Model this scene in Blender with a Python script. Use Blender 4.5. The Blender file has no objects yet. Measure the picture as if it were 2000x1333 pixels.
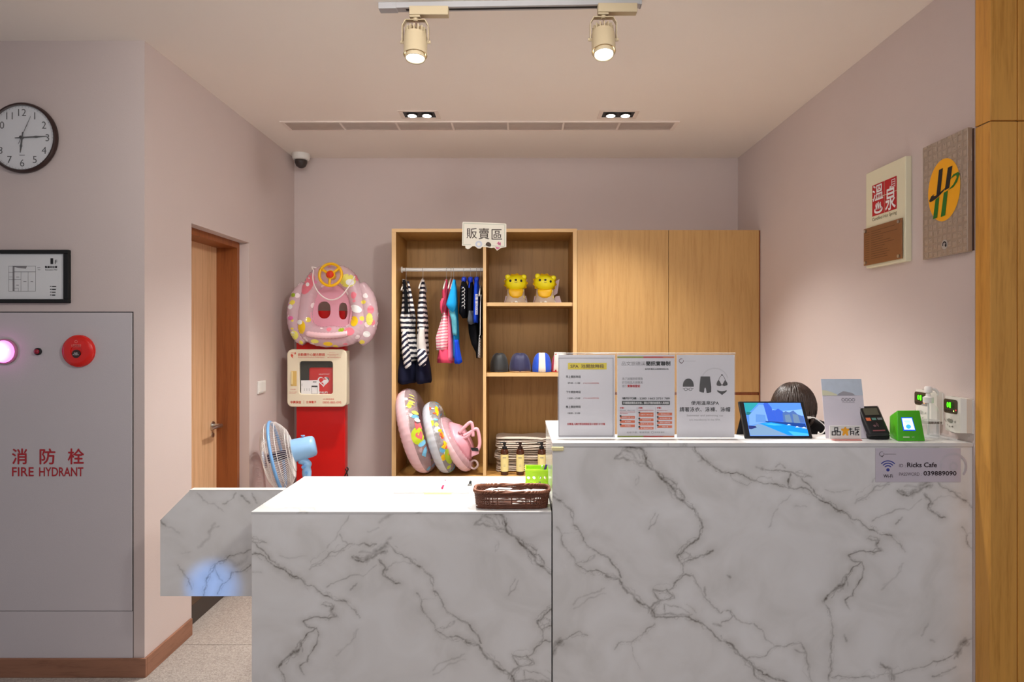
import bpy, bmesh, math, random
import numpy as np
from mathutils import Vector, Matrix, Euler, noise
random.seed(7)
S = bpy.context.scene
COL = S.collection
PI = math.pi
# ------------------------------------------------------------------ camera (full frame 2000 x 1333)
F, EYE, CX, CY = 1200.0, 1.5, 1014.0, 653.0        # focal length in px, eye height in m, vanishing point
cam = bpy.data.objects.new('camera', bpy.data.cameras.new('camera'))
COL.objects.link(cam)
cam.location = (0, 0, EYE); cam.rotation_euler = (PI/2, 0, 0)
cam.data.sensor_width = 36; cam.data.lens = 36*F/2000
cam.data.shift_x = -(CX-1000)/2000; cam.data.shift_y = -(666.5-CY)/2000
cam.data.clip_start = 0.05
S.camera = cam
# ------------------------------------------------------------------ world, lights, exposure
S.view_settings.view_transform = 'Standard'; S.view_settings.look = 'None'
S.view_settings.gamma = 1; S.view_settings.use_curve_mapping = False
S.view_settings.exposure = 0.56
w = bpy.data.worlds.new('world'); S.world = w; w.use_nodes = True
w.node_tree.nodes['Background'].inputs[0].default_value = (0.84, 0.86, 0.96, 1)
w.node_tree.nodes['Background'].inputs[1].default_value = 0.23

def lamp(name, kind, loc, target, power, color, **kw):
    d = bpy.data.lights.new(name, kind); o = bpy.data.objects.new(name, d); COL.objects.link(o)
    d.energy = power; d.color = color
    o.location = loc
    o.rotation_euler = (Vector(target)-Vector(loc)).to_track_quat('-Z', 'Y').to_euler()
    for k, v in kw.items(): setattr(d, k, v)
    return o
WARM = (1.0, 0.975, 0.93)
# lobby ceiling lamps behind and above the camera
lamp('lobby_light', 'AREA', (0.3, 0.2, 2.74), (0.3, 0.6, 0), 10, (.95, .95, .99), shape='RECTANGLE', size=2.6, size_y=0.5)
lamp('lobby_light', 'AREA', (0.1, -1.6, 2.74), (0.1, 0.2, 0.6), 12, (.95, .95, .99), shape='RECTANGLE', size=2.8, size_y=0.8)
# two added fill lights that brighten the alcove's left and back walls
lamp('alcove_fill', 'AREA', (0.9, 0.7, 2.70), (-1.55, 3.6, 1.6), 3.2, WARM, shape='DISK', size=0.22, spread=math.radians(62))
lamp('alcove_fill', 'AREA', (-0.7, 0.7, 2.70), (0.3, 4.4, 2.35), 5.0, WARM, shape='RECTANGLE', size=1.8, size_y=0.25, spread=math.radians(85))
# the two track spots
lamp('track_beam', 'SPOT', (-0.395, 2.375, 2.50), (-0.50, 2.62, 0.875), 26, WARM, spot_size=math.radians(100), spot_blend=0.9, shadow_soft_size=0.035)
lamp('track_beam', 'SPOT', (0.325, 2.365, 2.50), (0.45, 2.55, 1.1), 64, WARM, spot_size=math.radians(100), spot_blend=0.9, shadow_soft_size=0.035)
# the twin downlights
for dx in (-0.625, -0.540, 0.535, 0.620):
    lamp('downlight_beam', 'SPOT', (dx, 3.59, 2.775), (dx, 3.05, 0), 225, WARM, spot_size=math.radians(98), spot_blend=1.0, shadow_soft_size=0.03)
# added blue spot standing in for a blue reflection on the swing gate
lamp('gate_glow_fill', 'SPOT', (-1.50, 1.72, 0.47), (-1.235, 2.465, 0.485), 10, (0.04, 0.34, 1.0), spot_size=math.radians(19), spot_blend=1.0, shadow_soft_size=0.01)

# ------------------------------------------------------------------ helpers
def lin(c):
    return tuple((v/255/12.92 if v/255 <= .04045 else ((v/255+.055)/1.055)**2.4) for v in c)
MATS = {}
def nodes(m):
    m.use_nodes = True
    return m.node_tree, m.node_tree.nodes['Principled BSDF']
def N(t, typ, **kw):
    n = t.nodes.new(typ)
    for k, v in kw.items(): setattr(n, k, v)
    return n
def mix(t, fac, a, b):
    n = N(t, 'ShaderNodeMix', data_type='RGBA')
    for i, v in ((0, fac), (6, a), (7, b)):
        if isinstance(v, (tuple, list)): n.inputs[i].default_value = (*v[:3], 1)
        elif isinstance(v, (int, float)): n.inputs[i].default_value = v
        else: t.links.new(v, n.inputs[i])
    return n.outputs[2]
def ramp(t, src, stops, interp='LINEAR'):
    n = N(t, 'ShaderNodeValToRGB'); n.color_ramp.interpolation = interp
    e = n.color_ramp.elements
    while len(e) < len(stops): e.new(1)
    for k, (p, c) in enumerate(stops):
        e[k].position = p; e[k].color = (*c[:3], 1) if isinstance(c, (tuple, list)) else (c, c, c, 1)
    t.links.new(src, n.inputs[0])
    return n.outputs[0]
def math_(t, op, a, b=None):
    n = N(t, 'ShaderNodeMath', operation=op)
    for i, v in enumerate((a, b)):
        if v is None: continue
        if isinstance(v, (int, float)): n.inputs[i].default_value = v
        else: t.links.new(v, n.inputs[i])
    return n.outputs[0]
def coords(t, scale=(1, 1, 1), rot=(0, 0, 0), which='Object'):
    tc = N(t, 'ShaderNodeTexCoord'); mp = N(t, 'ShaderNodeMapping')
    mp.inputs['Scale'].default_value = scale; mp.inputs['Rotation'].default_value = rot
    t.links.new(tc.outputs[which], mp.inputs[0])
    return mp.outputs[0]
def mat(name, c, rough=.5, metal=0, var=.06, nscale=18, bump=0, bscale=200, emit=0, ecol=None, alpha=1, trans=0, spec=.5, sheen=0):
    if name in MATS: return MATS[name]
    m = bpy.data.materials.new(name); MATS[name] = m
    t, b = nodes(m)
    v = coords(t)
    nz = N(t, 'ShaderNodeTexNoise'); nz.inputs['Scale'].default_value = nscale; nz.inputs['Detail'].default_value = 3
    t.links.new(v, nz.inputs[0])
    l = lin(c)
    col = mix(t, nz.outputs[0], tuple(x*(1-var) for x in l), tuple(min(1, x*(1+var)) for x in l))
    t.links.new(col, b.inputs['Base Color'])
    b.inputs['Roughness'].default_value = rough; b.inputs['Metallic'].default_value = metal
    b.inputs['Specular IOR Level'].default_value = spec
    b.inputs['Alpha'].default_value = alpha; b.inputs['Transmission Weight'].default_value = trans
    if sheen: b.inputs['Sheen Weight'].default_value = sheen
    if emit:
        b.inputs['Emission Color'].default_value = (*lin(ecol or c), 1); b.inputs['Emission Strength'].default_value = emit
    if bump:
        n2 = N(t, 'ShaderNodeTexNoise'); n2.inputs['Scale'].default_value = bscale; n2.inputs['Detail'].default_value = 4
        t.links.new(v, n2.inputs[0])
        bp = N(t, 'ShaderNodeBump'); bp.inputs['Strength'].default_value = bump; bp.inputs['Distance'].default_value = .002
        t.links.new(n2.outputs[0], bp.inputs['Height']); t.links.new(bp.outputs[0], b.inputs['Normal'])
    return m
def wood(name, c1, c2, rough=.45, scale=(30, 30, 1.6)):
    if name in MATS: return MATS[name]
    m = bpy.data.materials.new(name); MATS[name] = m
    t, b = nodes(m)
    v = coords(t, scale)
    n1 = N(t, 'ShaderNodeTexNoise'); n1.inputs['Scale'].default_value = 1.5; n1.inputs['Detail'].default_value = 7; n1.inputs['Distortion'].default_value = .6
    t.links.new(v, n1.inputs[0])
    v2 = coords(t, tuple(s*6 for s in scale))
    n2 = N(t, 'ShaderNodeTexNoise'); n2.inputs['Scale'].default_value = 2; n2.inputs['Detail'].default_value = 4
    t.links.new(v2, n2.inputs[0])
    f = math_(t, 'ADD', math_(t, 'MULTIPLY', n1.outputs[0], .7), math_(t, 'MULTIPLY', n2.outputs[0], .3))
    col = ramp(t, f, [(.32, lin(c2)), (.5, lin(c1)), (.68, tuple(min(1, x*1.08) for x in lin(c1)))])
    t.links.new(col, b.inputs['Base Color']); b.inputs['Roughness'].default_value = rough
    bp = N(t, 'ShaderNodeBump'); bp.inputs['Strength'].default_value = .08; bp.inputs['Distance'].default_value = .001
    t.links.new(n2.outputs[0], bp.inputs['Height']); t.links.new(bp.outputs[0], b.inputs['Normal'])
    return m

ORG = {}
def thing(name, label, cat, loc=(0, 0, 0), group=None):
    o = bpy.data.objects.new(name, None); COL.objects.link(o); o.location = loc; o.empty_display_size = .05
    o['label'] = label; o['category'] = cat
    if group: o['group'] = group
    ORG[o.name] = Vector(loc)
    return o
def struct(name, loc=(0, 0, 0)):
    o = bpy.data.objects.new(name, None); COL.objects.link(o); o.location = loc; o['kind'] = 'structure'
    ORG[o.name] = Vector(loc)
    return o
def obj(name, bm, m, parent=None, smooth=False, mesh=None, label=None, kind=None, angle=None):
    """link a bmesh authored in WORLD coordinates as one object under parent"""
    if mesh is None:
        mesh = bpy.data.meshes.new(name)
        bm.normal_update(); bm.to_mesh(mesh); bm.free()
    if m is not None:
        for mm in (m if isinstance(m, (list, tuple)) else [m]): mesh.materials.append(mm)
    o = bpy.data.objects.new(name, mesh); COL.objects.link(o)
    org = Vector((0, 0, 0))
    if parent is not None:
        o.parent = parent; org = ORG[parent.name]
    if org.length: mesh.transform(Matrix.Translation(-org))
    ORG[o.name] = org
    if smooth:
        for p in mesh.polygons: p.use_smooth = True
        if angle: mesh.set_sharp_from_angle(angle=math.radians(angle))
    if label: o['label'] = label
    if kind: o['kind'] = kind
    return o
def sobj(name, bm, m, **kw):
    o = obj(name, bm, m, **kw); o['kind'] = 'structure'; return o
def tag(o, label, cat, group=None):
    o['label'] = label; o['category'] = cat
    if group: o['group'] = group
    return o
def copy_tree(o, loc, label=None, parent=None, depth=0):
    c = o.copy(); COL.objects.link(c)
    if parent is not None: c.parent = parent
    else: c.location = loc
    if label and parent is None: c['label'] = label
    ORG[c.name] = Vector(loc) if parent is None else ORG[parent.name]
    for ch in list(o.children): copy_tree(ch, None, None, c)
    return c

def BM(): return bmesh.new()
def box(bm, x0, x1, y0, y1, z0, z1, bev=0, seg=2, M=None):
    r = bmesh.ops.create_cube(bm, size=1)
    vs = r['verts']
    for v in vs:
        v.co = Vector((x0+(v.co.x+.5)*(x1-x0), y0+(v.co.y+.5)*(y1-y0), z0+(v.co.z+.5)*(z1-z0)))
    if M is not None:
        for v in vs: v.co = M @ v.co
    if bev:
        es = list({e for v in vs for e in v.link_edges})
        bmesh.ops.bevel(bm, geom=es, offset=bev, segments=seg, profile=.5, affect='EDGES')
    return bm
def basis(axis):
    a = Vector(axis).normalized()
    u = a.orthogonal().normalized(); return u, a.cross(u), a
def cyl(bm, p0, p1, r0, r1=None, seg=20, cap=True):
    p0, p1 = Vector(p0), Vector(p1); r1 = r0 if r1 is None else r1
    u, v, a = basis(p1-p0)
    A = [bm.verts.new(p0+(u*math.cos(2*PI*i/seg)+v*math.sin(2*PI*i/seg))*r0) for i in range(seg)]
    B = [bm.verts.new(p1+(u*math.cos(2*PI*i/seg)+v*math.sin(2*PI*i/seg))*r1) for i in range(seg)]
    for i in range(seg): bm.faces.new((A[i], A[(i+1) % seg], B[(i+1) % seg], B[i]))
    if cap: bm.faces.new(A[::-1]); bm.faces.new(B)
    return bm
def lathe(bm, prof, center, axis=(0, 0, 1), seg=28, cap=True):
    """prof: (radius, height along axis)"""
    c = Vector(center); u, v, a = basis(axis); rings = []
    for r, h in prof:
        r = max(r, 1e-4)
        rings.append([bm.verts.new(c+a*h+(u*math.cos(2*PI*i/seg)+v*math.sin(2*PI*i/seg))*r) for i in range(seg)])
    for A, B in zip(rings, rings[1:]):
        for i in range(seg): bm.faces.new((A[i], A[(i+1) % seg], B[(i+1) % seg], B[i]))
    if cap: bm.faces.new(rings[0][::-1]); bm.faces.new(rings[-1])
    return bm
def tube(bm, pts, r, seg=8, closed=False):
    pts = [Vector(p) for p in pts]; n = len(pts); rings = []
    rr = r if isinstance(r, (list, tuple)) else [r]*n
    up = None
    for i, p in enumerate(pts):
        d = (pts[(i+1) % n]-pts[i-1]) if (closed or 0 < i < n-1) else (pts[1]-pts[0] if i == 0 else pts[-1]-pts[-2])
        d.normalize()
        if up is None: up = d.orthogonal().normalized()
        up = (up-d*up.dot(d)).normalized(); s = d.cross(up)
        rings.append([bm.verts.new(p+(up*math.cos(2*PI*k/seg)+s*math.sin(2*PI*k/seg))*rr[i]) for k in range(seg)])
    for i in range(n if closed else n-1):
        A, B = rings[i], rings[(i+1) % n]
        for k in range(seg): bm.faces.new((A[k], A[(k+1) % seg], B[(k+1) % seg], B[k]))
    if not closed: bm.faces.new(rings[0][::-1]); bm.faces.new(rings[-1])
    return bm
def loft(bm, rings, cap=True):
    R = [[bm.verts.new(p) for p in ring] for ring in rings]; n = len(R[0])
    for A, B in zip(R, R[1:]):
        for k in range(n): bm.faces.new((A[k], A[(k+1) % n], B[(k+1) % n], B[k]))
    if cap: bm.faces.new(R[0][::-1]); bm.faces.new(R[-1])
    return bm
def ball(bm, c, rx, ry=None, rz=None, seg=20, rings=12, M=None):
    ry = rx if ry is None else ry; rz = rx if rz is None else rz
    r = bmesh.ops.create_uvsphere(bm, u_segments=seg, v_segments=rings, radius=1)
    for v in r['verts']:
        p = Vector((v.co.x*rx, v.co.y*ry, v.co.z*rz))
        if M is not None: p = M @ p
        v.co = p+Vector(c)
    return r['verts']
def spline(pts, n=8, closed=False):
    P = [Vector(p) for p in pts]; out = []; m = len(P)
    for i in range(m if closed else m-1):
        p0 = P[(i-1) % m] if closed or i > 0 else P[0]; p1 = P[i]; p2 = P[(i+1) % m]
        p3 = P[(i+2) % m] if closed or i+2 < m else P[-1]
        for k in range(n):
            t = k/n
            out.append(.5*((2*p1)+(p2-p0)*t+(2*p0-5*p1+4*p2-p3)*t*t+(3*p1-p0-3*p2+p3)*t**3))
    if not closed: out.append(P[-1])
    return out
def P(x, y, d): return Vector(((x-CX)*d/F, d, EYE-(y-CY)*d/F))

# --- flat print and lettering
TXT = {}
def glyphs(s, bold):
    k = (s, bold)
    if k not in TXT:
        c = bpy.data.curves.new('t', 'FONT'); c.body = s; c.resolution_u = 3; c.offset = bold
        o = bpy.data.objects.new('t', c); COL.objects.link(o)
        dg = bpy.context.evaluated_depsgraph_get()
        me = bpy.data.meshes.new_from_object(o.evaluated_get(dg))
        V = [(v.co.x, v.co.y) for v in me.vertices]; Fc = [tuple(p.vertices) for p in me.polygons]
        bpy.data.objects.remove(o); bpy.data.curves.remove(c); bpy.data.meshes.remove(me)
        xs = [v[0] for v in V]; ys = [v[1] for v in V]
        TXT[k] = (V, Fc, min(xs), max(xs), min(ys), max(ys))
    return TXT[k]
class Print:
    """flat shapes in a plane: origin O, axes U, V, normal N; coordinates are in units of U and V"""
    def __init__(s, O, U, V, Nn): s.O, s.U, s.V, s.N = Vector(O), Vector(U), Vector(V), Vector(Nn).normalized(); s.vs = []; s.fs = []
    def poly(s, pts):
        b = len(s.vs); s.vs += [(p[0], p[1], 0.0) for p in pts]; s.fs.append(tuple(range(b, b+len(pts)))); return s
    def rect(s, x0, y0, x1, y1): return s.poly([(x0, y0), (x1, y0), (x1, y1), (x0, y1)])
    def disc(s, cx, cy, rx, ry=None, n=28):
        ry = rx if ry is None else ry
        return s.poly([(cx+rx*math.cos(2*PI*i/n), cy+ry*math.sin(2*PI*i/n)) for i in range(n)])
    def ring(s, cx, cy, r0, r1, a0=0, a1=360, n=28, k=1):
        for i in range(n):
            a, b = math.radians(a0+(a1-a0)*i/n), math.radians(a0+(a1-a0)*(i+1)/n)
            s.poly([(cx+r0*math.cos(a), cy+k*r0*math.sin(a)), (cx+r1*math.cos(a), cy+k*r1*math.sin(a)), (cx+r1*math.cos(b), cy+k*r1*math.sin(b)), (cx+r0*math.cos(b), cy+k*r0*math.sin(b))])
        return s
    def line(s, pts, wd):
        for a, b in zip(pts, pts[1:]):
            dx, dy = b[0]-a[0], b[1]-a[1]; l = math.hypot(dx, dy) or 1
            ox, oy = -dy/l*wd/2, dx/l*wd/2
            s.poly([(a[0]+ox, a[1]+oy), (b[0]+ox, b[1]+oy), (b[0]-ox, b[1]-oy), (a[0]-ox, a[1]-oy)])
        return s
    def frame(s, x0, y0, x1, y1, wd):
        return s.rect(x0, y0, x1, y0+wd).rect(x0, y1-wd, x1, y1).rect(x0, y0+wd, x0+wd, y1-wd).rect(x1-wd, y0+wd, x1, y1-wd)
    def text(s, t, x0, y0, x1, y1, bold=0.0, shear=0, w=0.0):
        """fit the line into the box; y0 is the top edge, y1 the bottom edge. x1=None keeps the letters' own width"""
        if bold > 0 and x1 is not None:          # heavier weight: the same letters struck again a hair apart
            h = abs(y1-y0)*min(bold, .02)*1.6
            for i, (ox, oy) in enumerate(((-h, 0), (h, 0), (0, h), (0, -h))): s.text(t, x0+ox, y0+oy, x1+ox, y1+oy, 0, shear, .00012*(i+1))
            bold = 0
        V, Fc, a, b, c, d = glyphs(t, bold); n0 = len(s.vs)
        if x1 is None: x1 = x0+(b-a)*abs(y1-y0)/(d-c)
        for vx, vy in V:
            q = (vy-c)/(d-c or 1)
            s.vs.append((x0+(vx-a)/(b-a or 1)*(x1-x0)+shear*q, y1+(y0-y1)*q, w))
        s.fs += [tuple(i+n0 for i in f) for f in Fc]
        return s
    def build(s, name, m, parent, off=.0008, **kw):
        me = bpy.data.meshes.new(name)
        me.from_pydata([s.O+s.U*x+s.V*y+s.N*(off+w) for x, y, w in s.vs], [], s.fs)
        return obj(name, None, m, parent, mesh=me, **kw)
def facing(d): return (P(0, 0, d), (d/F, 0, 0), (0, 0, -d/F), (0, -1, 0))      # plane square to the room's depth, measured in photo px

def plate(bm, pr_pts, O, U, V, Nn, th):
    """prism of a plane outline with real thickness th behind the plane"""
    O, U, V, Nn = Vector(O), Vector(U), Vector(V), Vector(Nn).normalized()
    A = [bm.verts.new(O+U*x+V*y) for x, y in pr_pts]; B = [bm.verts.new(O+U*x+V*y-Nn*th) for x, y in pr_pts]
    n = len(A); bm.faces.new(A); bm.faces.new(B[::-1])
    for i in range(n): bm.faces.new((A[i], B[i], B[(i+1) % n], A[(i+1) % n]))
    bmesh.ops.recalc_face_normals(bm, faces=bm.faces[:])
    return bm
def rrect(x0, y0, x1, y1, r, n=5):
    o = []
    for cx, cy, a in ((x1-r, y1-r, 0), (x0+r, y1-r, 90), (x0+r, y0+r, 180), (x1-r, y0+r, 270)):
        for k in range(n+1):
            t = math.radians(a+90*k/n); o.append((cx+r*math.cos(t), cy+r*math.sin(t)))
    return o
# ------------------------------------------------------------------ materials of the room
XL, XR, YB, ZC, YC = -1.64, 1.595, 4.48, 2.785, 2.69      # left wall, right wall, back wall, ceiling, corner of the grey wall
M_wall = mat('mauve_paint', (210, 194, 189), .85, var=.03, nscale=3, bump=.25, bscale=350)
M_grey = mat('grey_paint', (200, 192, 194), .8, var=.03, nscale=3, bump=.2, bscale=300)
M_ceil = mat('ceiling_paint', (250, 240, 230), .9, var=.015, nscale=2)
M_base = wood('baseboard_wood', (150, 104, 80), (128, 86, 64), .5, (3, 3, 30))
M_oak = wood('oak_laminate', (196, 152, 94), (182, 136, 78), .42)
M_oakin = wood('oak_interior', (176, 130, 68), (156, 110, 52), .5)
M_oakedge = mat('oak_edge', (226, 184, 128), .45, var=.05)
M_pillar = wood('honey_wood', (222, 160, 72), (200, 138, 54), .5)
M_door = wood('door_oak', (222, 178, 136), (200, 150, 106), .45, (40, 40, 1.2))
M_jamb = wood('door_jamb_wood', (150, 84, 40), (128, 66, 28), .45)
M_dark = mat('dark_stone', (58, 48, 42), .4)
M_black = mat('black_plastic', (18, 18, 20), .4)
M_blackm = mat('black_matte', (14, 14, 15), .7)
M_white = mat('white_plastic', (232, 228, 222), .4, var=.02)
M_paper = mat('white_paper', (238, 236, 236), .7, var=.015)
M_cream = mat('cream_plastic', (236, 222, 192), .4, var=.02)
M_chrome = mat('brushed_metal', (190, 188, 184), .3, metal=1)
M_red = mat('red_enamel', (206, 20, 14), .35, var=.05)
M_ink = mat('black_ink', (30, 28, 30), .7)
M_grayink = mat('grey_ink', (132, 128, 130), .7)
M_redink = mat('red_ink', (206, 30, 40), .7)
M_acryl = mat('clear_acrylic', (244, 248, 248), .04, alpha=.06, spec=.6, var=.0)
M_glow = mat('lamp_lens', (255, 250, 242), .3, emit=14)

# ------------------------------------------------------------------ room shell
fl = struct('floor')
bm = BM(); box(bm, -4.2, 3.2, -2.2, YB+.15, -.1, -.004); obj('grout_bed', bm, mat('grout', (120, 110, 100), .9), fl)
def terrazzo():
    m = bpy.data.materials.new('granite_tile'); t, b = nodes(m); v = coords(t)
    vo = N(t, 'ShaderNodeTexVoronoi'); vo.inputs['Scale'].default_value = 210; t.links.new(v, vo.inputs['Vector'])
    nz = N(t, 'ShaderNodeTexNoise'); nz.inputs['Scale'].default_value = 60; nz.inputs['Detail'].default_value = 6; t.links.new(v, nz.inputs[0])
    sp = N(t, 'ShaderNodeSeparateColor'); t.links.new(vo.outputs['Color'], sp.inputs[0])
    c = ramp(t, sp.outputs[0], [(0, lin((142, 134, 128))), (.35, lin((164, 155, 148))), (.7, lin((174, 165, 158))), (1, lin((188, 180, 172)))])
    c = mix(t, math_(t, 'MULTIPLY', nz.outputs[0], .35), c, lin((140, 126, 114)))
    t.links.new(c, b.inputs['Base Color']); b.inputs['Roughness'].default_value = .55
    return m
M_tile = terrazzo()
TW = .8
tm = None
x = -4.13
while x < 3.1:
    y = 2.965-TW*6
    while y < YB:
        if tm is None:
            bm = BM(); box(bm, .0015, TW-.0015, .0015, TW-.0015, -.012, 0)
            tm = bpy.data.meshes.new('tile'); bm.to_mesh(tm); bm.free(); tm.materials.append(M_tile)
        o = bpy.data.objects.new('tile', tm); COL.objects.link(o); o.parent = fl; o.location = (x, y, 0)
        y += TW
    x += TW

bm = BM(); box(bm, -4.2, 3.2, -2.2, YB+.15, ZC, ZC+.1); sobj('ceiling', bm, M_ceil)
bm = BM(); box(bm, XL-.3, XR+.15, YB, YB+.12, -.05, ZC); sobj('wall_back', bm, M_wall)
DY0, DY1, DZ = 3.075, 3.734, 2.055          # door opening in the left wall
bm = BM()
box(bm, XL-.06, XL, YC+.12, DY0, 0, ZC); box(bm, XL-.06, XL, DY1, YB, 0, ZC); box(bm, XL-.06, XL, DY0, DY1, DZ, ZC)
sobj('wall_left', bm, M_wall)
bm = BM(); box(bm, -4.2, XL, YC, YC+.12, 0, ZC); sobj('wall_front_left', bm, M_wall)
bm = BM(); box(bm, XR, XR+.12, 2.15, YB, 0, ZC); sobj('wall_right', bm, M_wall)
# backing behind the door recess
bm = BM(); box(bm, XL-.36, XL-.3, YC+.12, YB, 0, ZC); sobj('wall_corridor', bm, M_wall)

bm = BM(); box(bm, -4.2, XL+.012, YC-.012, YC, 0, .083, .002); sobj('baseboard_front', bm, M_base)
bm = BM(); box(bm, XL, XL+.012, YC, DY0-.012, 0, .083, .002); sobj('baseboard_left', bm, M_base)
bm = BM(); box(bm, XL, XL+.012, DY1, YB, 0, .083, .002); sobj('baseboard_left', bm, M_base)
bm = BM(); box(bm, XL+.012, -.86, YB-.012, YB, 0, .083, .002); sobj('baseboard_back', bm, M_base)

# wooden lining at the right edge, in four panels with open joints
tr = struct('trim_1', (XR, 2.07, 0))
bm = BM(); box(bm, XR+.004, 2.9, 2.09, 2.14, 0, ZC); obj('backing', bm, M_dark, tr)
ZS = 2.223
for x0, x1 in ((XR, 1.686), (1.689, 2.9)):
    for z0, z1 in ((0, ZS-.0015), (ZS+.0015, ZC)):
        bm = BM(); box(bm, x0, x1, 2.08, 2.15, z0, z1, .003); obj('wood_panel', bm, M_pillar, tr)

# ------------------------------------------------------------------ door in the left wall
dr = struct('door_1', (XL-.06, DY0, 0))
bm = BM(); box(bm, -1.825, -1.70, DY1-.03, DY1, .1, DZ); box(bm, -1.825, -1.70, DY0, DY1-.03, DZ-.035, DZ); box(bm, -1.825, -1.70, DY0, DY0+.03, .1, DZ-.035)
obj('door_frame', bm, M_jamb, dr)
leaf = obj('door_leaf', box(BM(), -1.862, -1.825, DY0-.1, DY1-.0, .1, DZ, .002), M_door, dr)
bm = BM()
lathe(bm, [(.026, 0), (.026, .006), (.012, .008), (.011, .05), (.013, .055)], (-1.825, 3.655, .955), (1, 0, 0), 20)
tube(bm, [(-1.775, 3.655, .955), (-1.772, 3.63, .956), (-1.771, 3.58, .957), (-1.772, 3.54, .955)], [.012, .011, .0095, .008], 12)
obj('door_handle', bm, M_chrome, leaf, True, angle=40)
bm = BM(); cyl(bm, (-1.825, 3.655, .90), (-1.819, 3.655, .90), .014); obj('keyhole', bm, M_chrome, leaf)
bm = BM(); box(bm, -1.86, XL-.045, DY0, DY1, 0, .1, .002); obj('threshold', bm, M_dark, dr)

# light switch
sw = thing('light_switch', 'white two-gang light switch on the left wall past the door', 'switch', (XL, 3.90, 1.16))
obj('cover_plate', box(BM(), XL, XL+.009, 3.845, 3.955, 1.125, 1.203, .002), M_white, sw)
obj('rocker', box(BM(), XL+.009, XL+.013, 3.853, 3.899, 1.133, 1.195, .0015), M_white, sw)
obj('rocker', box(BM(), XL+.009, XL+.013, 3.901, 3.947, 1.133, 1.195, .0015), M_white, sw)

# ------------------------------------------------------------------ ceiling fittings
gr = thing('ventilation_grille', 'long linear air conditioning grille of seven louvre sections in the ceiling', 'grille', (-.24, 3.78, ZC))
GX0, GX1, GY0, GY1 = -1.445, .968, 3.700, 3.860
M_gr = mat('grille_paint', (246, 232, 222), .6); M_grd = mat('grille_dark', (224, 204, 192), .8)
bm = BM()
for a in ((GX0, GX1, GY0, GY0+.012), (GX0, GX1, GY1-.012, GY1), (GX0, GX0+.02, GY0+.012, GY1-.012), (GX1-.02, GX1, GY0+.012, GY1-.012)): box(bm, *a, ZC-.007, ZC, .001)
obj('grille_frame', bm, M_gr, gr)
obj('duct_backing', box(BM(), GX0+.02, GX1-.02, GY0+.012, GY1-.012, ZC-.0015, ZC-.0005), M_grd, gr)
gw = (GX1-GX0-.04)/7
for i in range(7):
    x0 = GX0+.02+i*gw
    bm = BM()
    box(bm, x0, x0+.006, GY0+.012, GY1-.012, ZC-.008, ZC-.002); box(bm, x0+gw-.006, x0+gw, GY0+.012, GY1-.012, ZC-.008, ZC-.002)
    tilt = .7 if i in (0, 2, 4) else .25
    for k in range(9):
        y = GY0+.02+k*.0150
        M = Matrix.Translation((0, y, ZC-.0055)) @ Matrix.Rotation(tilt, 4, 'X')
        box(bm, x0+.006, x0+gw-.006, -.0052, .0052, -.0006, .0006, M=M)
    obj('louvre_section', bm, M_gr, gr)

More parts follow.
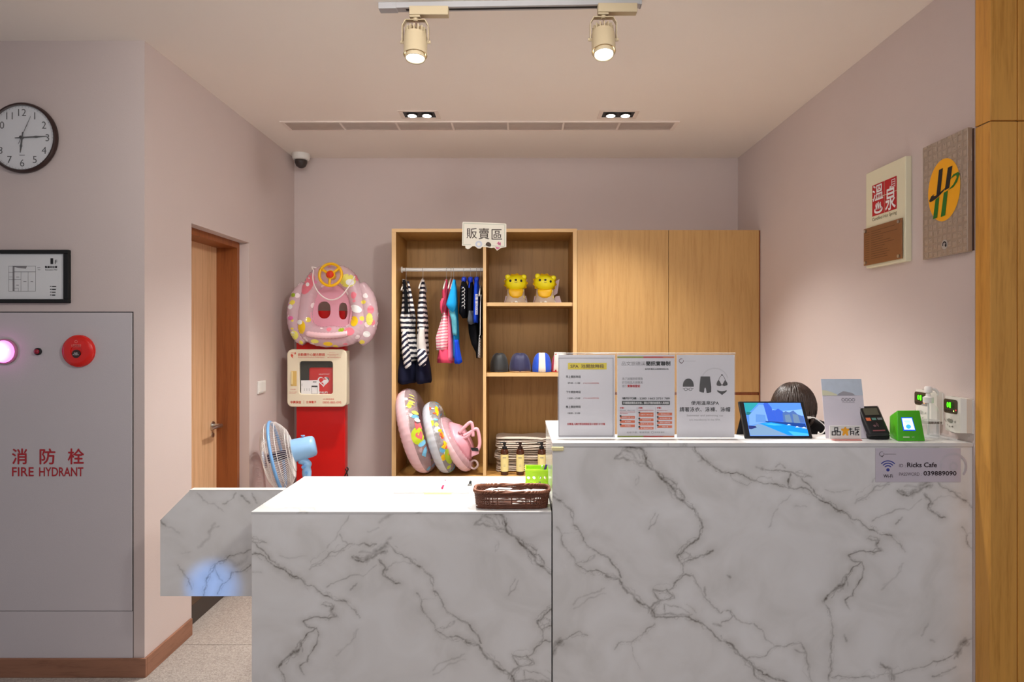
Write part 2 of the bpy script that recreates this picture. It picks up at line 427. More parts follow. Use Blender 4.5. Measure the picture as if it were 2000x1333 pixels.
M_trk = mat('track_grey', (176, 174, 176), .45); M_lampw = mat('lamp_body_white', (196, 178, 146), .5, var=.02)
tk = thing('lighting_track', 'grey ceiling lighting track carrying two white spotlights', 'track', (-.04, 2.38, ZC))
Mt = Matrix.Translation((-.04, 2.38, ZC)) @ Matrix.Rotation(-.03, 4, 'Z')
obj('track_rail', box(BM(), -.50, .505, -.018, .018, -.022, 0, .002, M=Mt), M_trk, tk)
obj('track_slot', box(BM(), -.40, .49, -.006, .006, -.0228, -.0215, M=Mt), M_blackm, tk)
obj('power_feed', box(BM(), -.505, -.435, -.0195, .0195, -.0245, 0, .002, M=Mt), M_trk, tk)
obj('end_cap', box(BM(), .503, .510, -.0195, .0195, -.0235, 0, .001, M=Mt), M_trk, tk)
def track_spot(x, y, tilt, label):
    t = thing('track_spotlight', label, 'spotlight', (x, y, ZC-.024), 'track spotlights over the counter')
    zt = ZC-.024
    bm = BM(); box(bm, x-.022, x+.128, y-.017, y+.017, zt-.034, zt, .003); box(bm, x-.022, x+.02, y-.014, y+.014, zt-.042, zt-.034, .003)
    obj('driver_box', bm, M_lampw, t)
    zb = zt-.050
    bm = BM(); pts = [(x-.050, y, zb-.085), (x-.050, y, zb-.022), (x-.037, y, zb), (x+.037, y, zb), (x+.050, y, zb-.022), (x+.050, y, zb-.085)]
    for a, b in zip(pts, pts[1:]):
        a, b = Vector(a), Vector(b); d = (b-a); n = Vector((-d.z, 0, d.x)).normalized()*.0015
        vs = []
        for q in (a, b):
            for sgn in (-1, 1):
                for yy in (-.011, .011): vs.append(bm.verts.new(q+n*sgn+Vector((0, yy, 0))))
        bmesh.ops.convex_hull(bm, input=vs)
    obj('yoke', bm, M_lampw, t)
    obj('swivel', cyl(BM(), (x, y, zb-.004), (x, y, zt-.040), .009), M_lampw, t)
    c = Vector((x, y, zb-.083)); R = Matrix.Translation(c) @ Matrix.Rotation(tilt, 4, 'X')
    def local(bm):
        for v in bm.verts: v.co = R @ v.co
        return bm
    bm = BM(); lathe(bm, [(.043, .024), (.045, .018), (.045, -.046), (.046, -.050), (.046, -.054), (.043, -.054), (.0405, -.046), (.040, .0)], (0, 0, 0), (0, 0, 1), 32)
    obj('housing', local(bm), M_lampw, t, True, angle=35)
    bm = BM(); lathe(bm, [(.038, -.046), (.039, -.066), (.0375, -.070), (.034, -.064), (.033, -.05)], (0, 0, 0), (0, 0, 1), 32, cap=False)
    obj('bezel', local(bm), M_lampw, t, True)
    bm = BM(); lathe(bm, [(.0345, -.0645), (.034, -.063)], (0, 0, 0), (0, 0, 1), 32)
    obj('lens', local(bm), M_glow, t)
    bm = BM(); lathe(bm, [(.042, .024), (.042, .030), (.030, .030)], (0, 0, 0), (0, 0, 1), 28)
    for k in range(16):
        a = k*PI/8; M = Matrix.Rotation(a, 4, 'Z')
        box(bm, .012, .041, -.0022, .0022, .029, .052-.0*k, M=M)
    obj('heat_sink', local(bm), M_lampw, t)
    for s in (-1, 1): obj('pivot_knob', cyl(BM(), (x+s*.045, y, zb-.083), (x+s*.058, y, zb-.083), .006, seg=12), M_lampw, t)
    obj('lamp_cable', tube(BM(), spline([(x, y, zb+.004), (x+.004, y+.002, zb-.02), (x+.012, y, zb-.05)], 5), .003, 6), mat('cable_brown', (120, 96, 80), .6), t)
track_spot(-.400, 2.372, -.10, 'left spotlight of the pair on the ceiling track')
track_spot(.322, 2.352, -.24, 'right spotlight of the pair on the ceiling track')

def downlight(x, label):
    t = thing('recessed_downlight', label, 'downlight', (x, 3.59, ZC), 'twin recessed downlights')
    y = 3.59
    bm = BM()
    for a in ((x-.115, x+.115, y-.068, y-.048), (x-.115, x+.115, y+.048, y+.068), (x-.115, x-.092, y-.048, y+.048), (x+.092, x+.115, y-.048, y+.048)): box(bm, *a, ZC-.004, ZC, .001)
    obj('trim_frame', bm, mat('downlight_trim', (236, 220, 208), .6), t)
    obj('recess_tray', box(BM(), x-.092, x+.092, y-.048, y+.048, ZC-.001, ZC), M_black, t)
    for s in (-.043, .043):
        bm = BM(); lathe(bm, [(.033, 0), (.033, -.006), (.026, -.009)], (x+s, y, ZC-.001), (0, 0, 1), 24); b = obj('lamp_holder', bm, M_black, t)
        bm = BM(); lathe(bm, [(.026, -.0085), (.020, -.0125), (.002, -.014)], (x+s, y, ZC-.001), (0, 0, 1), 24); obj('lens', bm, M_glow, b)
downlight(-.582, 'twin downlight in a black recess above the hanging swimsuits')
downlight(.578, 'twin downlight in a black recess above the closed cabinet doors')

cc = thing('security_camera', 'white dome security camera in the far left ceiling corner', 'camera', (-1.555, 4.38, ZC))
bm = BM(); lathe(bm, [(.060, 0), (.060, -.030), (.055, -.042), (.045, -.046)], (-1.555, 4.38, ZC), (0, 0, 1), 30); obj('housing', bm, M_white, cc, True, angle=40)
bm = BM(); lathe(bm, [(.044, -.045), (.042, -.066), (.032, -.088), (.016, -.099), (.001, -.102)], (-1.555, 4.38, ZC), (0, 0, 1), 30); obj('dome', bm, mat('smoked_dome', (60, 50, 48), .1), cc, True)

# ------------------------------------------------------------------ grey wall: clock, floor plan, hydrant cabinet
dc = YC-.03
ck = thing('wall_clock', 'round wall clock with brown rim on the grey wall', 'clock', P(48, 271, YC))
c0 = P(48, 271, YC-.0); sC = dc/F
R0 = .153
bm = BM(); lathe(bm, [(R0-.004, 0), (R0, .005), (R0, .016), (R0-.005, .023), (R0-.010, .023), (R0-.014, .017)], c0, (0, -1, 0), 56, cap=False); obj('rim', bm, mat('clock_rim', (52, 30, 26), .4), ck, True, angle=50)
bm = BM(); lathe(bm, [(R0-.006, .002), (R0-.012, .0125)], c0, (0, -1, 0), 56); obj('dial', bm, mat('clock_dial', (226, 226, 228), .6, var=.01), ck)
pr = Print(c0-Vector((0, .0125, 0)), (1, 0, 0), (0, 0, 1), (0, -1, 0))
for h in range(1, 13):
    a = math.radians(90-30*h); r = .110; cx, cy = r*math.cos(a), r*math.sin(a)
    hh = .0155; V, Fc, a0, a1, b0, b1 = glyphs(str(h), -.004); ww = (a1-a0)/(b1-b0)*hh
    pr.text(str(h), cx-ww, cy+hh, cx+ww, cy-hh, -.004)
for k in range(60):
    a = math.radians(6*k); r1 = .1365; r0 = .133 if k % 5 else .130
    pr.line([(r0*math.cos(a), r0*math.sin(a)), (r1*math.cos(a), r1*math.sin(a))], .0012)
pr.rect(-.012, -.0775, .012, -.075)
pr.build('numerals', M_ink, ck, .0008)
def hand(ang, L, wd, tail, off, nm):
    a = math.radians(ang); p = Print(c0-Vector((0, .0125, 0)), (math.cos(a), 0, math.sin(a)), (-math.sin(a), 0, math.cos(a)), (0, -1, 0))
    p.poly([(-tail, -wd*.6), (-tail, wd*.6), (0, wd*.9), (L*.45, wd), (L*.55, wd*1.7), (L*.65, wd), (L, wd*.4), (L, -wd*.4), (L*.65, -wd), (L*.55, -wd*1.7), (L*.45, -wd), (0, -wd*.9)])
    bm = BM(); plate(bm, [p.vs[i][:2] for i in p.fs[0]], p.O+p.N*off, p.U, p.V, p.N, .0012); obj(nm, bm, M_black, ck)
hand(3, .112, .0028, .03, .004, 'minute_hand'); hand(-97, .066, .0034, .025, .0022, 'hour_hand'); hand(66, .10, .0008, .03, .006, 'second_hand')
bm = BM(); cyl(bm, c0-Vector((0, .0125, 0)), c0-Vector((0, .0215, 0)), .007); obj('hub', bm, M_black, ck)
bm = BM(); lathe(bm, [(R0-.011, .0215), (R0-.011, .0223)], c0, (0, -1, 0), 48); obj('glass', bm, mat('thin_glass', (255, 255, 255), .03, alpha=.06, var=0), ck)

fp = thing('framed_floor_plan', 'black-framed floor plan marked 1F below the clock', 'picture', P(30, 540, YC))
d = YC-.018; sc = d/F
bm = BM()
x0, x1, z1, z0 = P(-65, 488, d).x, P(133, 488, d).x, P(0, 488, d).z, P(0, 592, d).z
fw = 10*sc
for a in ((x0, x1, z1-fw*.75, z1), (x0, x1, z0, z0+fw*.75), (x0, x0+fw, z0+fw*.75, z1-fw*.75), (x1-fw, x1, z0+fw*.75, z1-fw*.75)): box(bm, a[0], a[1], d, YC, a[2], a[3], .002)
obj('picture_frame', bm, M_blackm, fp)
obj('sheet', box(BM(), x0+fw, x1-fw, YC-.008, YC, z0+fw*.75, z1-fw*.75), mat('plan_paper', (226, 226, 226), .6, var=.01), fp)
pr = Print(*facing(YC-.008))
pr.text('1', 99, 505, 104, 516, .01); pr.build('floor_number', M_ink, fp); pr = Print(*facing(YC-.008)); pr.text('F', 107.5, 508, 112, 516); pr.build('floor_letter', M_ink, fp); pr = Print(*facing(YC-.008)); pr.text('整層的位置', 88, 520, 112, 524, .03).text('Evacuation Plan', 89, 526, 112, 528.5)
for k in range(4): pr.rect(98, 559+k*5.6, 101, 560.4+k*5.6); pr.rect(102, 559+k*5.6, 110-k*.6, 561+k*5.6)
pr.build('lettering', M_ink, fp)
pr = Print(*facing(YC-.008))
pr.frame(17, 520, 70, 569.5, .5)
for a in ((25, 520, 28.5, 569), (28, 531, 70, 532), (55, 532, 55.5, 569), (41, 532, 41.5, 569), (17, 546, 41, 546.6), (17, 532, 28, 532.5), (28, 563, 36, 563.6), (36, 563, 36.5, 569), (17, 541, 25, 541.5)): pr.rect(*a)
pr.poly([(24, 520), (53, 520), (51, 525), (36, 524)])
for a in ((32, 541, 38, 542), (46, 550, 52, 551), (60, 550, 65, 551), (32, 557, 37, 558), (73, 523, 79, 524), (74, 527, 79, 528)): pr.rect(*a)
pr.build('plan_drawing', M_grayink, fp)

hc = thing('fire_hydrant_cabinet', 'grey flush wall cabinet lettered FIRE HYDRANT in red', 'cabinet', (-2.2, YC, .29))
hx = P(259, 0, YC).x; ht = P(0, 611, YC).z; hb = P(0, 1194, YC).z
obj('door_gap_shade', box(BM(), -3.1, hx+.004, YC-.001, YC, .083, ht+.004), mat('shadow_gap', (40, 38, 42), .9), hc)  # dark sheet behind the door, colours in the shadow line of its gap
obj('cabinet_door', box(BM(), -3.1, hx, YC-.004, YC, hb+.002, ht, .001), M_grey, hc)
obj('access_panel', box(BM(), -3.1, hx+.002, YC-.004, YC, .083, hb-.0005, .001), M_grey, hc)
pr = Print(*facing(YC-.004))
M_dr = mat('dark_red_paint', (176, 34, 44), .6)
for ch, x0_, x1_ in (('消', 24, 53), ('防', 78, 108), ('栓', 133, 164)):
    pr = Print(*facing(YC-.004)); pr.text(ch, x0_, 877, x1_, 907, .012); pr.build('character', M_dr, hc)
for wd_, x0_, x1_ in (('FIRE', 24, 66), ('HYDRANT', 77, 163)):
    pr = Print(*facing(YC-.004)); pr.text(wd_, x0_, 913.5, x1_, 930.5, .012); pr.build('word', M_dr, hc)
al = thing('alarm_strobe', 'glowing pink alarm strobe lamp at the left frame edge', 'alarm lamp', P(12, 687, YC))
cc0 = P(11, 687, YC-.004)
bm = BM(); lathe(bm, [(.056, 0), (.056, .008), (.050, .012)], cc0, (0, -1, 0), 32); obj('base_ring', bm, mat('strobe_base', (170, 120, 140), .4), al, True, angle=40)
def strobe():
    m = bpy.data.materials.new('strobe_lens'); t, b = nodes(m); v = coords(t)
    g = N(t, 'ShaderNodeTexGradient', gradient_type='SPHERICAL'); mp = N(t, 'ShaderNodeMapping'); tc = N(t, 'ShaderNodeTexCoord')
    mp.inputs['Scale'].default_value = (12, 8, 12); t.links.new(tc.outputs['Object'], mp.inputs[0]); t.links.new(mp.outputs[0], g.inputs[0])
    c = ramp(t, g.outputs[0], [(0.05, lin((190, 10, 150))), (.35, lin((240, 60, 210))), (.7, (1, .8, 1))])
    t.links.new(c, b.inputs['Base Color']); t.links.new(c, b.inputs['Emission Color']); b.inputs['Emission Strength'].default_value = 2.2
    b.inputs['Roughness'].default_value = .2
    return m
bm = BM(); lathe(bm, [(.049, .010), (.046, .024), (.036, .036), (.02, .043), (.001, .045)], cc0, (0, -1, 0), 32); obj('lens', bm, strobe(), al, True)
il = thing('indicator_lamp', 'small dark red indicator lamp between strobe and red alarm button', 'indicator', P(75, 687, YC))
bm = BM(); lathe(bm, [(.016, 0), (.016, .006), (.012, .008)], P(75, 687, YC-.004), (0, -1, 0), 20); obj('bezel', bm, M_black, il, True, angle=40)
bm = BM(); lathe(bm, [(.011, .007), (.010, .014), (.005, .017), (.001, .018)], P(75, 687, YC-.004), (0, -1, 0), 20); obj('lens', bm, mat('dark_red_lens', (150, 24, 50), .15), il, True)
fb = thing('fire_alarm_button', 'round red fire alarm call button on the hydrant cabinet', 'alarm button', P(155, 686, YC))
ca = P(155.5, 686, YC-.004)
bm = BM(); lathe(bm, [(.070, 0), (.0705, .008), (.066, .016), (.05, .020), (.026, .021), (.024, .017)], ca, (0, -1, 0), 44); obj('button_disc', bm, mat('alarm_red', (222, 34, 26), .25), fb, True, angle=50)
bm = BM(); cyl(bm, ca-Vector((0, .015, .012)), ca-Vector((0, .022, .012)), .018, seg=24); bt = obj('push_plate', bm, mat('dark_brown_plastic', (60, 30, 26), .4), fb)
pr = Print(ca-Vector((0, .0225, 0)), (1, 0, 0), (0, 0, 1), (0, -1, 0)); pr.text('強壓', -.008, -.006, .008, -.0115).text('PUSH', -.012, -.013, .012, -.018)
pr.build('lettering', M_paper, bt)
pr = Print(ca-Vector((0, .0205, 0)), (1, 0, 0), (0, 0, 1), (0, -1, 0)); pr.text('火警發信機', -.022, .030, .022, .023).text('FIRE ALARM', -.02, .021, .02, .017).ring(0, .041, .005, .0065, n=16)
pr.build('lettering', mat('pink_print', (240, 150, 140), .6), fb, .001)

# ------------------------------------------------------------------ plaques on the right wall
p1 = thing('hot_spring_plaque', 'cream plaque with red seal panel and brown plate on right wall', 'plaque', (XR, 2.635, 2.01))
fx = XR-.026; ya, yb, za, zb = 2.78, 2.495, 1.797, 2.225
obj('board', box(BM(), fx, XR, yb, ya, za, zb, .003), mat('plaque_cream', (232, 226, 196), .5, var=.02), p1)
def wallprint(ya, yb, zb, za, x): return Print((x, ya, zb), (0, yb-ya, 0), (0, 0, za-zb), (-1, 0, 0))    # 0..1 across, 0..1 down
pr = wallprint(ya, yb, zb, za, fx); pr.rect(.18, .155, .49, .295); pr.rect(.50, .155, .80, .295); pr.rect(.18, .301, .49, .475); pr.rect(.50, .301, .80, .475); pr.build('seal_panel', mat('seal_red', (190, 24, 34), .5), p1, .001)
pr = wallprint(ya, yb, zb, za, fx)
pr.text('溫', .20, .165, .47, .325, .01); pr.text('泉', .53, .235, .78, .465, .01); pr.text('♨', .24, .345, .46, .46, .01); pr.text('目', .68, .175, .77, .255)
pr.build('calligraphy', M_paper, p1, .002)
pr = wallprint(ya, yb, zb, za, fx); pr.text('Certified Hot Spring', .18, .49, .80, .535, .0); pr.build('lettering', mat('olive_ink', (92, 84, 50), .6), p1)
bpl = obj('brown_plate', box(BM(), fx-.008, fx-.004, yb+.012, ya+.004, za+.012, za+.178, .001), mat('bronze_plate', (150, 104, 66), .4, metal=.35), p1)
pr = wallprint(ya+.004, yb+.012, za+.178, za+.012, fx-.008)
for k in range(13):
    r = random.Random(k); pr.rect(.05, .12+k*.06, .17, .13+k*.06); pr.rect(.22, .12+k*.06, .22+.2+.5*r.random(), .132+k*.06)
pr.build('lettering', mat('dark_bronze_ink', (104, 70, 44), .6), bpl)
for yy in (yb+.03, ya-.012):
    for zz in (za+.024, za+.166):
        bm = BM(); cyl(bm, (fx-.013, yy, zz), (fx, yy, zz), .007, seg=14); obj('standoff', bm, M_chrome, bpl)

p2 = thing('logo_plaque', 'metal plaque with orange oval logo beside the wooden lining', 'plaque', (XR, 2.27, 2.01))
fx = XR-.022; ya, yb, za, zb = 2.395, 2.156, 1.790, 2.226
def relief():
    m = bpy.data.materials.new('stamped_metal'); t, b = nodes(m); v = coords(t)
    br = N(t, 'ShaderNodeTexVoronoi', distance='CHEBYCHEV'); br.inputs['Scale'].default_value = 38; br.inputs['Randomness'].default_value = .25; t.links.new(v, br.inputs['Vector'])
    v2 = N(t, 'ShaderNodeTexVoronoi', distance='MANHATTAN'); v2.inputs['Scale'].default_value = 95; t.links.new(v, v2.inputs['Vector'])
    f = math_(t, 'MULTIPLY', ramp(t, br.outputs[0], [(.25, 1), (.42, 0)]), ramp(t, v2.outputs[0], [(.2, 0), (.45, 1)]))
    bp = N(t, 'ShaderNodeBump'); bp.inputs['Strength'].default_value = .5; bp.inputs['Distance'].default_value = .003
    t.links.new(f, bp.inputs['Height']); t.links.new(bp.outputs[0], b.inputs['Normal'])
    t.links.new(mix(t, f, lin((176, 162, 148)), lin((188, 174, 160))), b.inputs['Base Color'])
    b.inputs['Metallic'].default_value = .55; b.inputs['Roughness'].default_value = .42
    return m
obj('board', box(BM(), fx, XR-.004, yb, ya, za, zb, .0015), relief(), p2)
obj('backing_board', box(BM(), XR-.004, XR, yb-.004, ya-.006, za+.004, zb-.004), mat('dark_brown_board', (80, 52, 40), .6), p2)
pr = wallprint(ya, yb, zb, za, fx)
pr.disc(.50, .44, .36, .265, 44); pr.build('oval', mat('signal_orange', (255, 178, 10), .5, var=.02), p2, .001)
pr = wallprint(ya, yb, zb, za, fx)
pr.poly([(.40, .255), (.49, .252), (.43, .46), (.34, .462)]); pr.poly([(.60, .265), (.70, .262), (.63, .44), (.53, .448)])
pr.poly([(.17, .495), (.22, .46), (.30, .448), (.27, .462), (.31, .468), (.42, .452), (.53, .43), (.60, .41), (.50, .452), (.38, .485), (.26, .505), (.19, .508)])
pr.build('logo_black', M_ink, p2, .002)
pr = wallprint(ya, yb, zb, za, fx)
pr.poly([(.32, .50), (.41, .485), (.36, .66), (.26, .665)]); pr.poly([(.51, .465), (.60, .455), (.54, .66), (.44, .665)])
pr.poly([(.60, .455), (.72, .42), (.79, .375), (.78, .352), (.70, .362), (.64, .372), (.72, .338), (.82, .332), (.85, .352), (.80, .41), (.72, .445)])
pr.build('logo_green', mat('logo_green_ink', (30, 110, 26), .6), p2, .002)
pr = wallprint(ya, yb, zb, za, fx); pr.disc(.52, .905, .07, .042, 20); pr.build('emblem', mat('emblem_grey', (200, 200, 200), .3, metal=.5), p2, .001)
pr = wallprint(ya, yb, zb, za, fx); pr.ring(.52, .905, .028, .045, 150, 400, k=.6).disc(.55, .915, .018, .012); pr.build('emblem_mark', M_ink, p2, .002)
# ------------------------------------------------------------------ marble counters
K = .0018                                  # m per photo px on the counter fronts
def Hz(*p): return [(1070+x*.42, 850+y*.42) for x, y in p]
def Lz(o, *p): return [(480+x/3.279+o, 980+y/3.279-129) for x, y in p]
VEINS = [   # (points in px of the tall counter's front, width px, strength)
 (Hz((330,45),(380,55),(430,62),(450,90),(455,125),(480,160),(540,212),(580,250),(630,305)), 5.5, .95),
 (Hz((630,305),(680,345),(705,385),(722,430),(705,475),(650,520),(603,560),(625,600),(680,575),(730,560),(768,540)), 4.2, .8),
 (Hz((310,112),(345,75),(375,48)), 5, .5), (Hz((310,112),(350,105),(400,118),(450,135)), 5, .5), (Hz((345,75),(385,80),(410,110)), 5, .4), (Hz((385,55),(430,110)), 3, .5),
 (Hz((530,180),(560,230),(610,250),(640,300)), 3, .7), (Hz((520,200),(560,205),(600,230),(590,280)), 3, .6), (Hz((560,250),(610,300),(640,320)), 3, .6),
 (Hz((600,560),(640,545),(680,575)), 2.5, .5), (Hz((625,600),(632,640),(600,680)), 2.5, .6),
 (Hz((675,45),(690,80),(720,110),(770,148)), 3.6, .7), (Hz((770,148),(850,180),(960,212),(1050,230),(1110,245),(1180,245),(1240,285),(1290,315)), 3, .95),
 (Hz((700,80),(715,120),(700,125)), 4, .3),
 (Hz((1290,315),(1350,352),(1410,390)), 3.6, 1.1), (Hz((1410,390),(1470,420),(1530,452),(1600,470)), 2.6, .9), (Hz((1600,470),(1640,510),(1665,545)), 2.4, .5),
 (Hz((1130,180),(1118,215),(1125,245)), 4, .9), (Hz((1150,180),(1200,222),(1240,268),(1290,312)), 2.6, .8), (Hz((980,155),(1060,165),(1100,168),(1150,182),(1228,196)), 3, .6), (Hz((1060,150),(1080,135),(1105,155)), 2.5, .5), (Hz((970,150),(1000,160)), 6, .35), (Hz((1290,255),(1410,258)), 2.5, .35), (Hz((1150,332),(1205,335)), 2, .3),
 (Hz((1490,482),(1540,490),(1528,512),(1555,540)), 4, .7), (Hz((1530,500),(1540,540)), 7, .5), (Hz((1555,540),(1480,545),(1400,560),(1408,580),(1460,592)), 3.4, .8), (Hz((1460,592),(1430,612),(1400,650),(1388,680)), 3.2, .9),
 (Hz((1388,660),(1375,700),(1340,718)), 8, .85), (Hz((1340,718),(1305,745),(1285,775)), 5, .85), (Hz((1285,775),(1300,800),(1320,850),(1326,910)), 2.6, .5), (Hz((1326,910),(1320,960),(1315,1020),(1320,1100),(1310,1150)), 4, .6),
 (Hz((1462,592),(1466,640),(1442,700),(1420,750),(1385,768)), 3, .8), (Hz((1385,768),(1405,812)), 3, .6), (Hz((1340,720),(1320,760)), 2.5, .35),
 (Hz((25,288),(70,315),(108,350),(122,385)), 2.6, .5), (Hz((42,430),(65,470),(75,520)), 3.2, .65), (Hz((75,520),(110,562),(130,600)), 2.4, .5), (Hz((130,600),(180,635),(250,640),(330,670)), 3, .7),
 (Hz((120,420),(150,450),(165,492),(210,532),(250,560),(290,580),(322,622),(342,665)), 3, .75), (Hz((130,602),(180,592),(215,560)), 2.6, .5), (Hz((180,592),(218,562)), 5, .35), (Hz((70,460),(150,450)), 2, .2),
 (Hz((270,655),(330,670),(350,710),(400,750)), 5.5, .75), (Hz((400,750),(440,790),(482,810)), 5, .8), (Hz((482,810),(500,850),(560,850),(640,845)), 4, .8), (Hz((640,845),(700,870),(760,912),(830,965)), 3.6, .85), (Hz((830,965),(880,1002),(920,1045)), 5, .95), (Hz((920,1045),(970,1090),(1040,1130),(1110,1150),(1160,1200)), 4, .8), (Hz((920,1050),(960,1110),(1010,1150)), 3.4, .6),
 (Hz((490,720),(580,715),(600,680),(640,650),(670,655)), 3.2, .75), (Hz((670,655),(690,690),(720,740),(760,790),(805,832)), 2.8, .5), (Hz((730,710),(735,750)), 6, .4), (Hz((805,832),(850,820),(860,845),(810,872),(800,890)), 2.6, .55), (Hz((835,655),(850,665)), 5, .5),
 (Hz((850,820),(880,860),(960,880),(1000,912),(1012,950),(1060,985)), 2.8, .45), (Hz((1060,985),(1110,985),(1180,970),(1196,1000),(1206,1060),(1230,1150)), 3.4, .55), (Hz((1060,985),(1010,1032),(930,1042)), 3, .55), (Hz((1150,1000),(1200,1020)), 4, .4),
 (Hz((490,720),(520,770),(580,752),(552,720)), 3, .7), (Hz((520,770),(500,800),(482,830),(500,850)), 5, .55), (Hz((540,790),(552,835)), 2.6, .5), (Hz((540,790),(600,800),(660,832)), 2.4, .45), (Hz((770,880),(805,890)), 6, .4), (Hz((560,770),(590,760),(580,735)), 2.4, .5), (Hz((640,790),(690,830)), 2.2, .4),
 (Hz((20,1030),(40,990),(60,960)), 8, .6), (Hz((60,960),(100,940),(150,915),(185,935),(100,940)), 2.4, .5), (Hz((498,880),(440,930),(390,965),(330,970),(312,1000)), 3, .5), (Hz((390,965),(396,1022),(430,1090)), 1.8, .3), (Hz((120,810),(180,770),(270,740)), 4, .22),
 (Hz((1640,262),(1700,272),(1750,245),(1790,237)), 6, .65), (Hz((1660,240),(1730,250),(1770,240)), 6, .4), (Hz((1750,275),(1782,310),(1768,342),(1800,365),(1850,385)), 4, .8), (Hz((1770,330),(1790,320)), 5, .6), (Hz((1430,320),(1500,272),(1590,230)), 4, .35), (Hz((1510,402),(1600,362),(1740,300)), 3, .4), (Hz((1620,415),(1650,385)), 4, .6),
 (Hz((1070,345),(1050,375),(1030,430)), 4, .3), (Hz((1130,280),(1070,345)), 3, .22), (Hz((470,440),(515,372)), 3, .35), (Hz((420,190),(415,230)), 4, .2), (Hz((1770,880),(1740,935)), 5, .35), (Hz((1780,955),(1800,965)), 6, .4), (Hz((1560,700),(1650,600)), 4, .2),
 (Hz((1320,1130),(1450,1130),(1560,1115),(1700,1090),(1830,1052),(1900,1010)), 3, .55), (Hz((1900,1015),(1945,962)), 11, .7), (Hz((1550,1070),(1600,1090),(1612,1145)), 6, .6), (Hz((1790,1125),(1850,1105),(1900,1080)), 4, .5), (Hz((1380,930),(1390,960)), 6, .4), (Hz((1600,1140),(1580,1090)), 3, .5),
 (Lz(1066,(900,270),(932,292),(990,340),(1050,370)), 2.8, .6), (Lz(1066,(1050,370),(1085,405),(1120,418)), 4.5, .7), (Lz(1066,(1120,418),(1180,470),(1195,530),(1200,565)), 2.6, .45), (Lz(1066,(900,440),(960,390),(1060,400)), 4, .3),
 (Lz(1066,(760,270),(790,287),(835,275)), 3.5, .7), (Lz(1066,(420,410),(550,322),(680,272),(760,268)), 2.8, .5), (Lz(1066,(600,212),(620,255),(655,276)), 2.6, .4), (Lz(1066,(520,300),(585,205),(660,90)), 4, .25), (Lz(1066,(770,375),(830,320),(905,265)), 11, .55), (Lz(1066,(900,265),(930,230)), 7, .35), (Lz(1066,(855,135),(900,100),(940,80)), 8, .3), (Lz(1066,(680,355),(700,375),(750,390),(780,370)), 4, .8), (Lz(1066,(780,195),(850,170)), 6, .2), (Lz(1066,(30,235),(120,262)), 2.4, .5), (Lz(1066,(580,990),(680,900),(720,820)), 4, .22),
 (Lz(274,(1850,760),(1890,720),(1950,680)), 2.2, .4), (Lz(274,(1875,810),(1950,760)), 2.2, .45), (Lz(274,(1200,1085),(1270,1030),(1400,980)), 4, .25), (Lz(274,(1680,600),(1725,500)), 3, .3), (Lz(274,(1600,320),(1605,280)), 4, .25), (Lz(274,(1680,1140),(1700,1100),(1760,1060)), 5, .5), (Lz(274,(1700,1140),(1800,1145),(1960,1150)), 5, .4),
]
def fract(pts, lv, amp, r):
    for _ in range(lv):
        o = [pts[0]]
        for a, b in zip(pts, pts[1:]):
            l = math.hypot(b[0]-a[0], b[1]-a[1]); k = amp*l*r.uniform(-1, 1)
            o += [((a[0]+b[0])/2-(b[1]-a[1])/(l or 1)*k, (a[1]+b[1])/2+(b[0]-a[0])/(l or 1)*k), b]
        pts = o
    return pts
def make_segs(veins, seed):
    SG = []; _r = random.Random(seed)
    for pts, wd, st in veins:
        strands_ = [(pts, wd, st, .15, 0)]
        L_ = sum(math.hypot(b[0]-a[0], b[1]-a[1]) for a, b in zip(pts, pts[1:]))
        if st > .45 and L_ > 18:
            for k in range(3 if wd > 3.3 else 2): strands_.append((pts, wd*.5, st*_r.uniform(.3, .6), .26, wd*.9))
        for p_, w_, s_t, amp, jit in strands_:
            if jit: p_ = [(x+_r.uniform(-jit, jit), y+_r.uniform(-jit, jit)) for x, y in p_]
            q = fract(p_, 3, amp, _r); n = len(q); skip = 0; f0, f1 = _r.uniform(0, 6), _r.uniform(.25, .6)
            for i, (a, b) in enumerate(zip(q, q[1:])):
                if jit:
                    if skip > 0: skip -= 1; continue
                    if _r.random() < .05: skip = _r.randint(2, 6); continue
                md = .78+.32*math.sin(f0+f1*i)*math.sin(f0*2+.17*i); SG.append((*a, *b, w_*_r.uniform(.45, 1.15)*(.6+.5*md), s_t*md))
    return np.array(SG, dtype=np.float32)
SEG = make_segs(VEINS, 3)
def Gz(*p): return [(CX+(x/3.392-CX)*2.465/F/K, CY+(940+y/3.392-CY)*2.465/F/K) for x, y in p]
GATE = [(Gz((1062, 258), (1080, 285), (1100, 302)), 4, .7), (Gz((1100, 300), (1150, 318), (1190, 345)), 4, .25), (Gz((1305, 80), (1345, 128), (1420, 152), (1485, 205)), 4, .3), (Gz((1425, 280), (1400, 320), (1385, 380), (1315, 440)), 9, .28), (Gz((1400, 320), (1450, 300)), 7, .25),
 (Gz((1660, 455), (1600, 478), (1515, 498), (1482, 530), (1425, 558)), 3.5, .7), (Gz((1425, 558), (1385, 620), (1370, 690), (1350, 760)), 3.5, .7), (Gz((1425, 558), (1440, 620), (1475, 665)), 3, .55), (Gz((1660, 555), (1580, 602), (1535, 605), (1500, 670), (1440, 750)), 3, .65), (Gz((1180, 558), (1212, 600), (1250, 650), (1270, 720)), 3, .5), (Gz((1475, 152), (1520, 130), (1562, 80)), 4, .4), (Gz((1600, 98), (1625, 125), (1652, 146)), 5, .65), (Gz((1668, 78), (1690, 120), (1704, 148)), 3, .5), (Gz((1500, 500), (1560, 560), (1640, 500)), 10, .22), (Gz((1200, 480), (1260, 470)), 5, .15)]
GSEG = make_segs(GATE, 8)
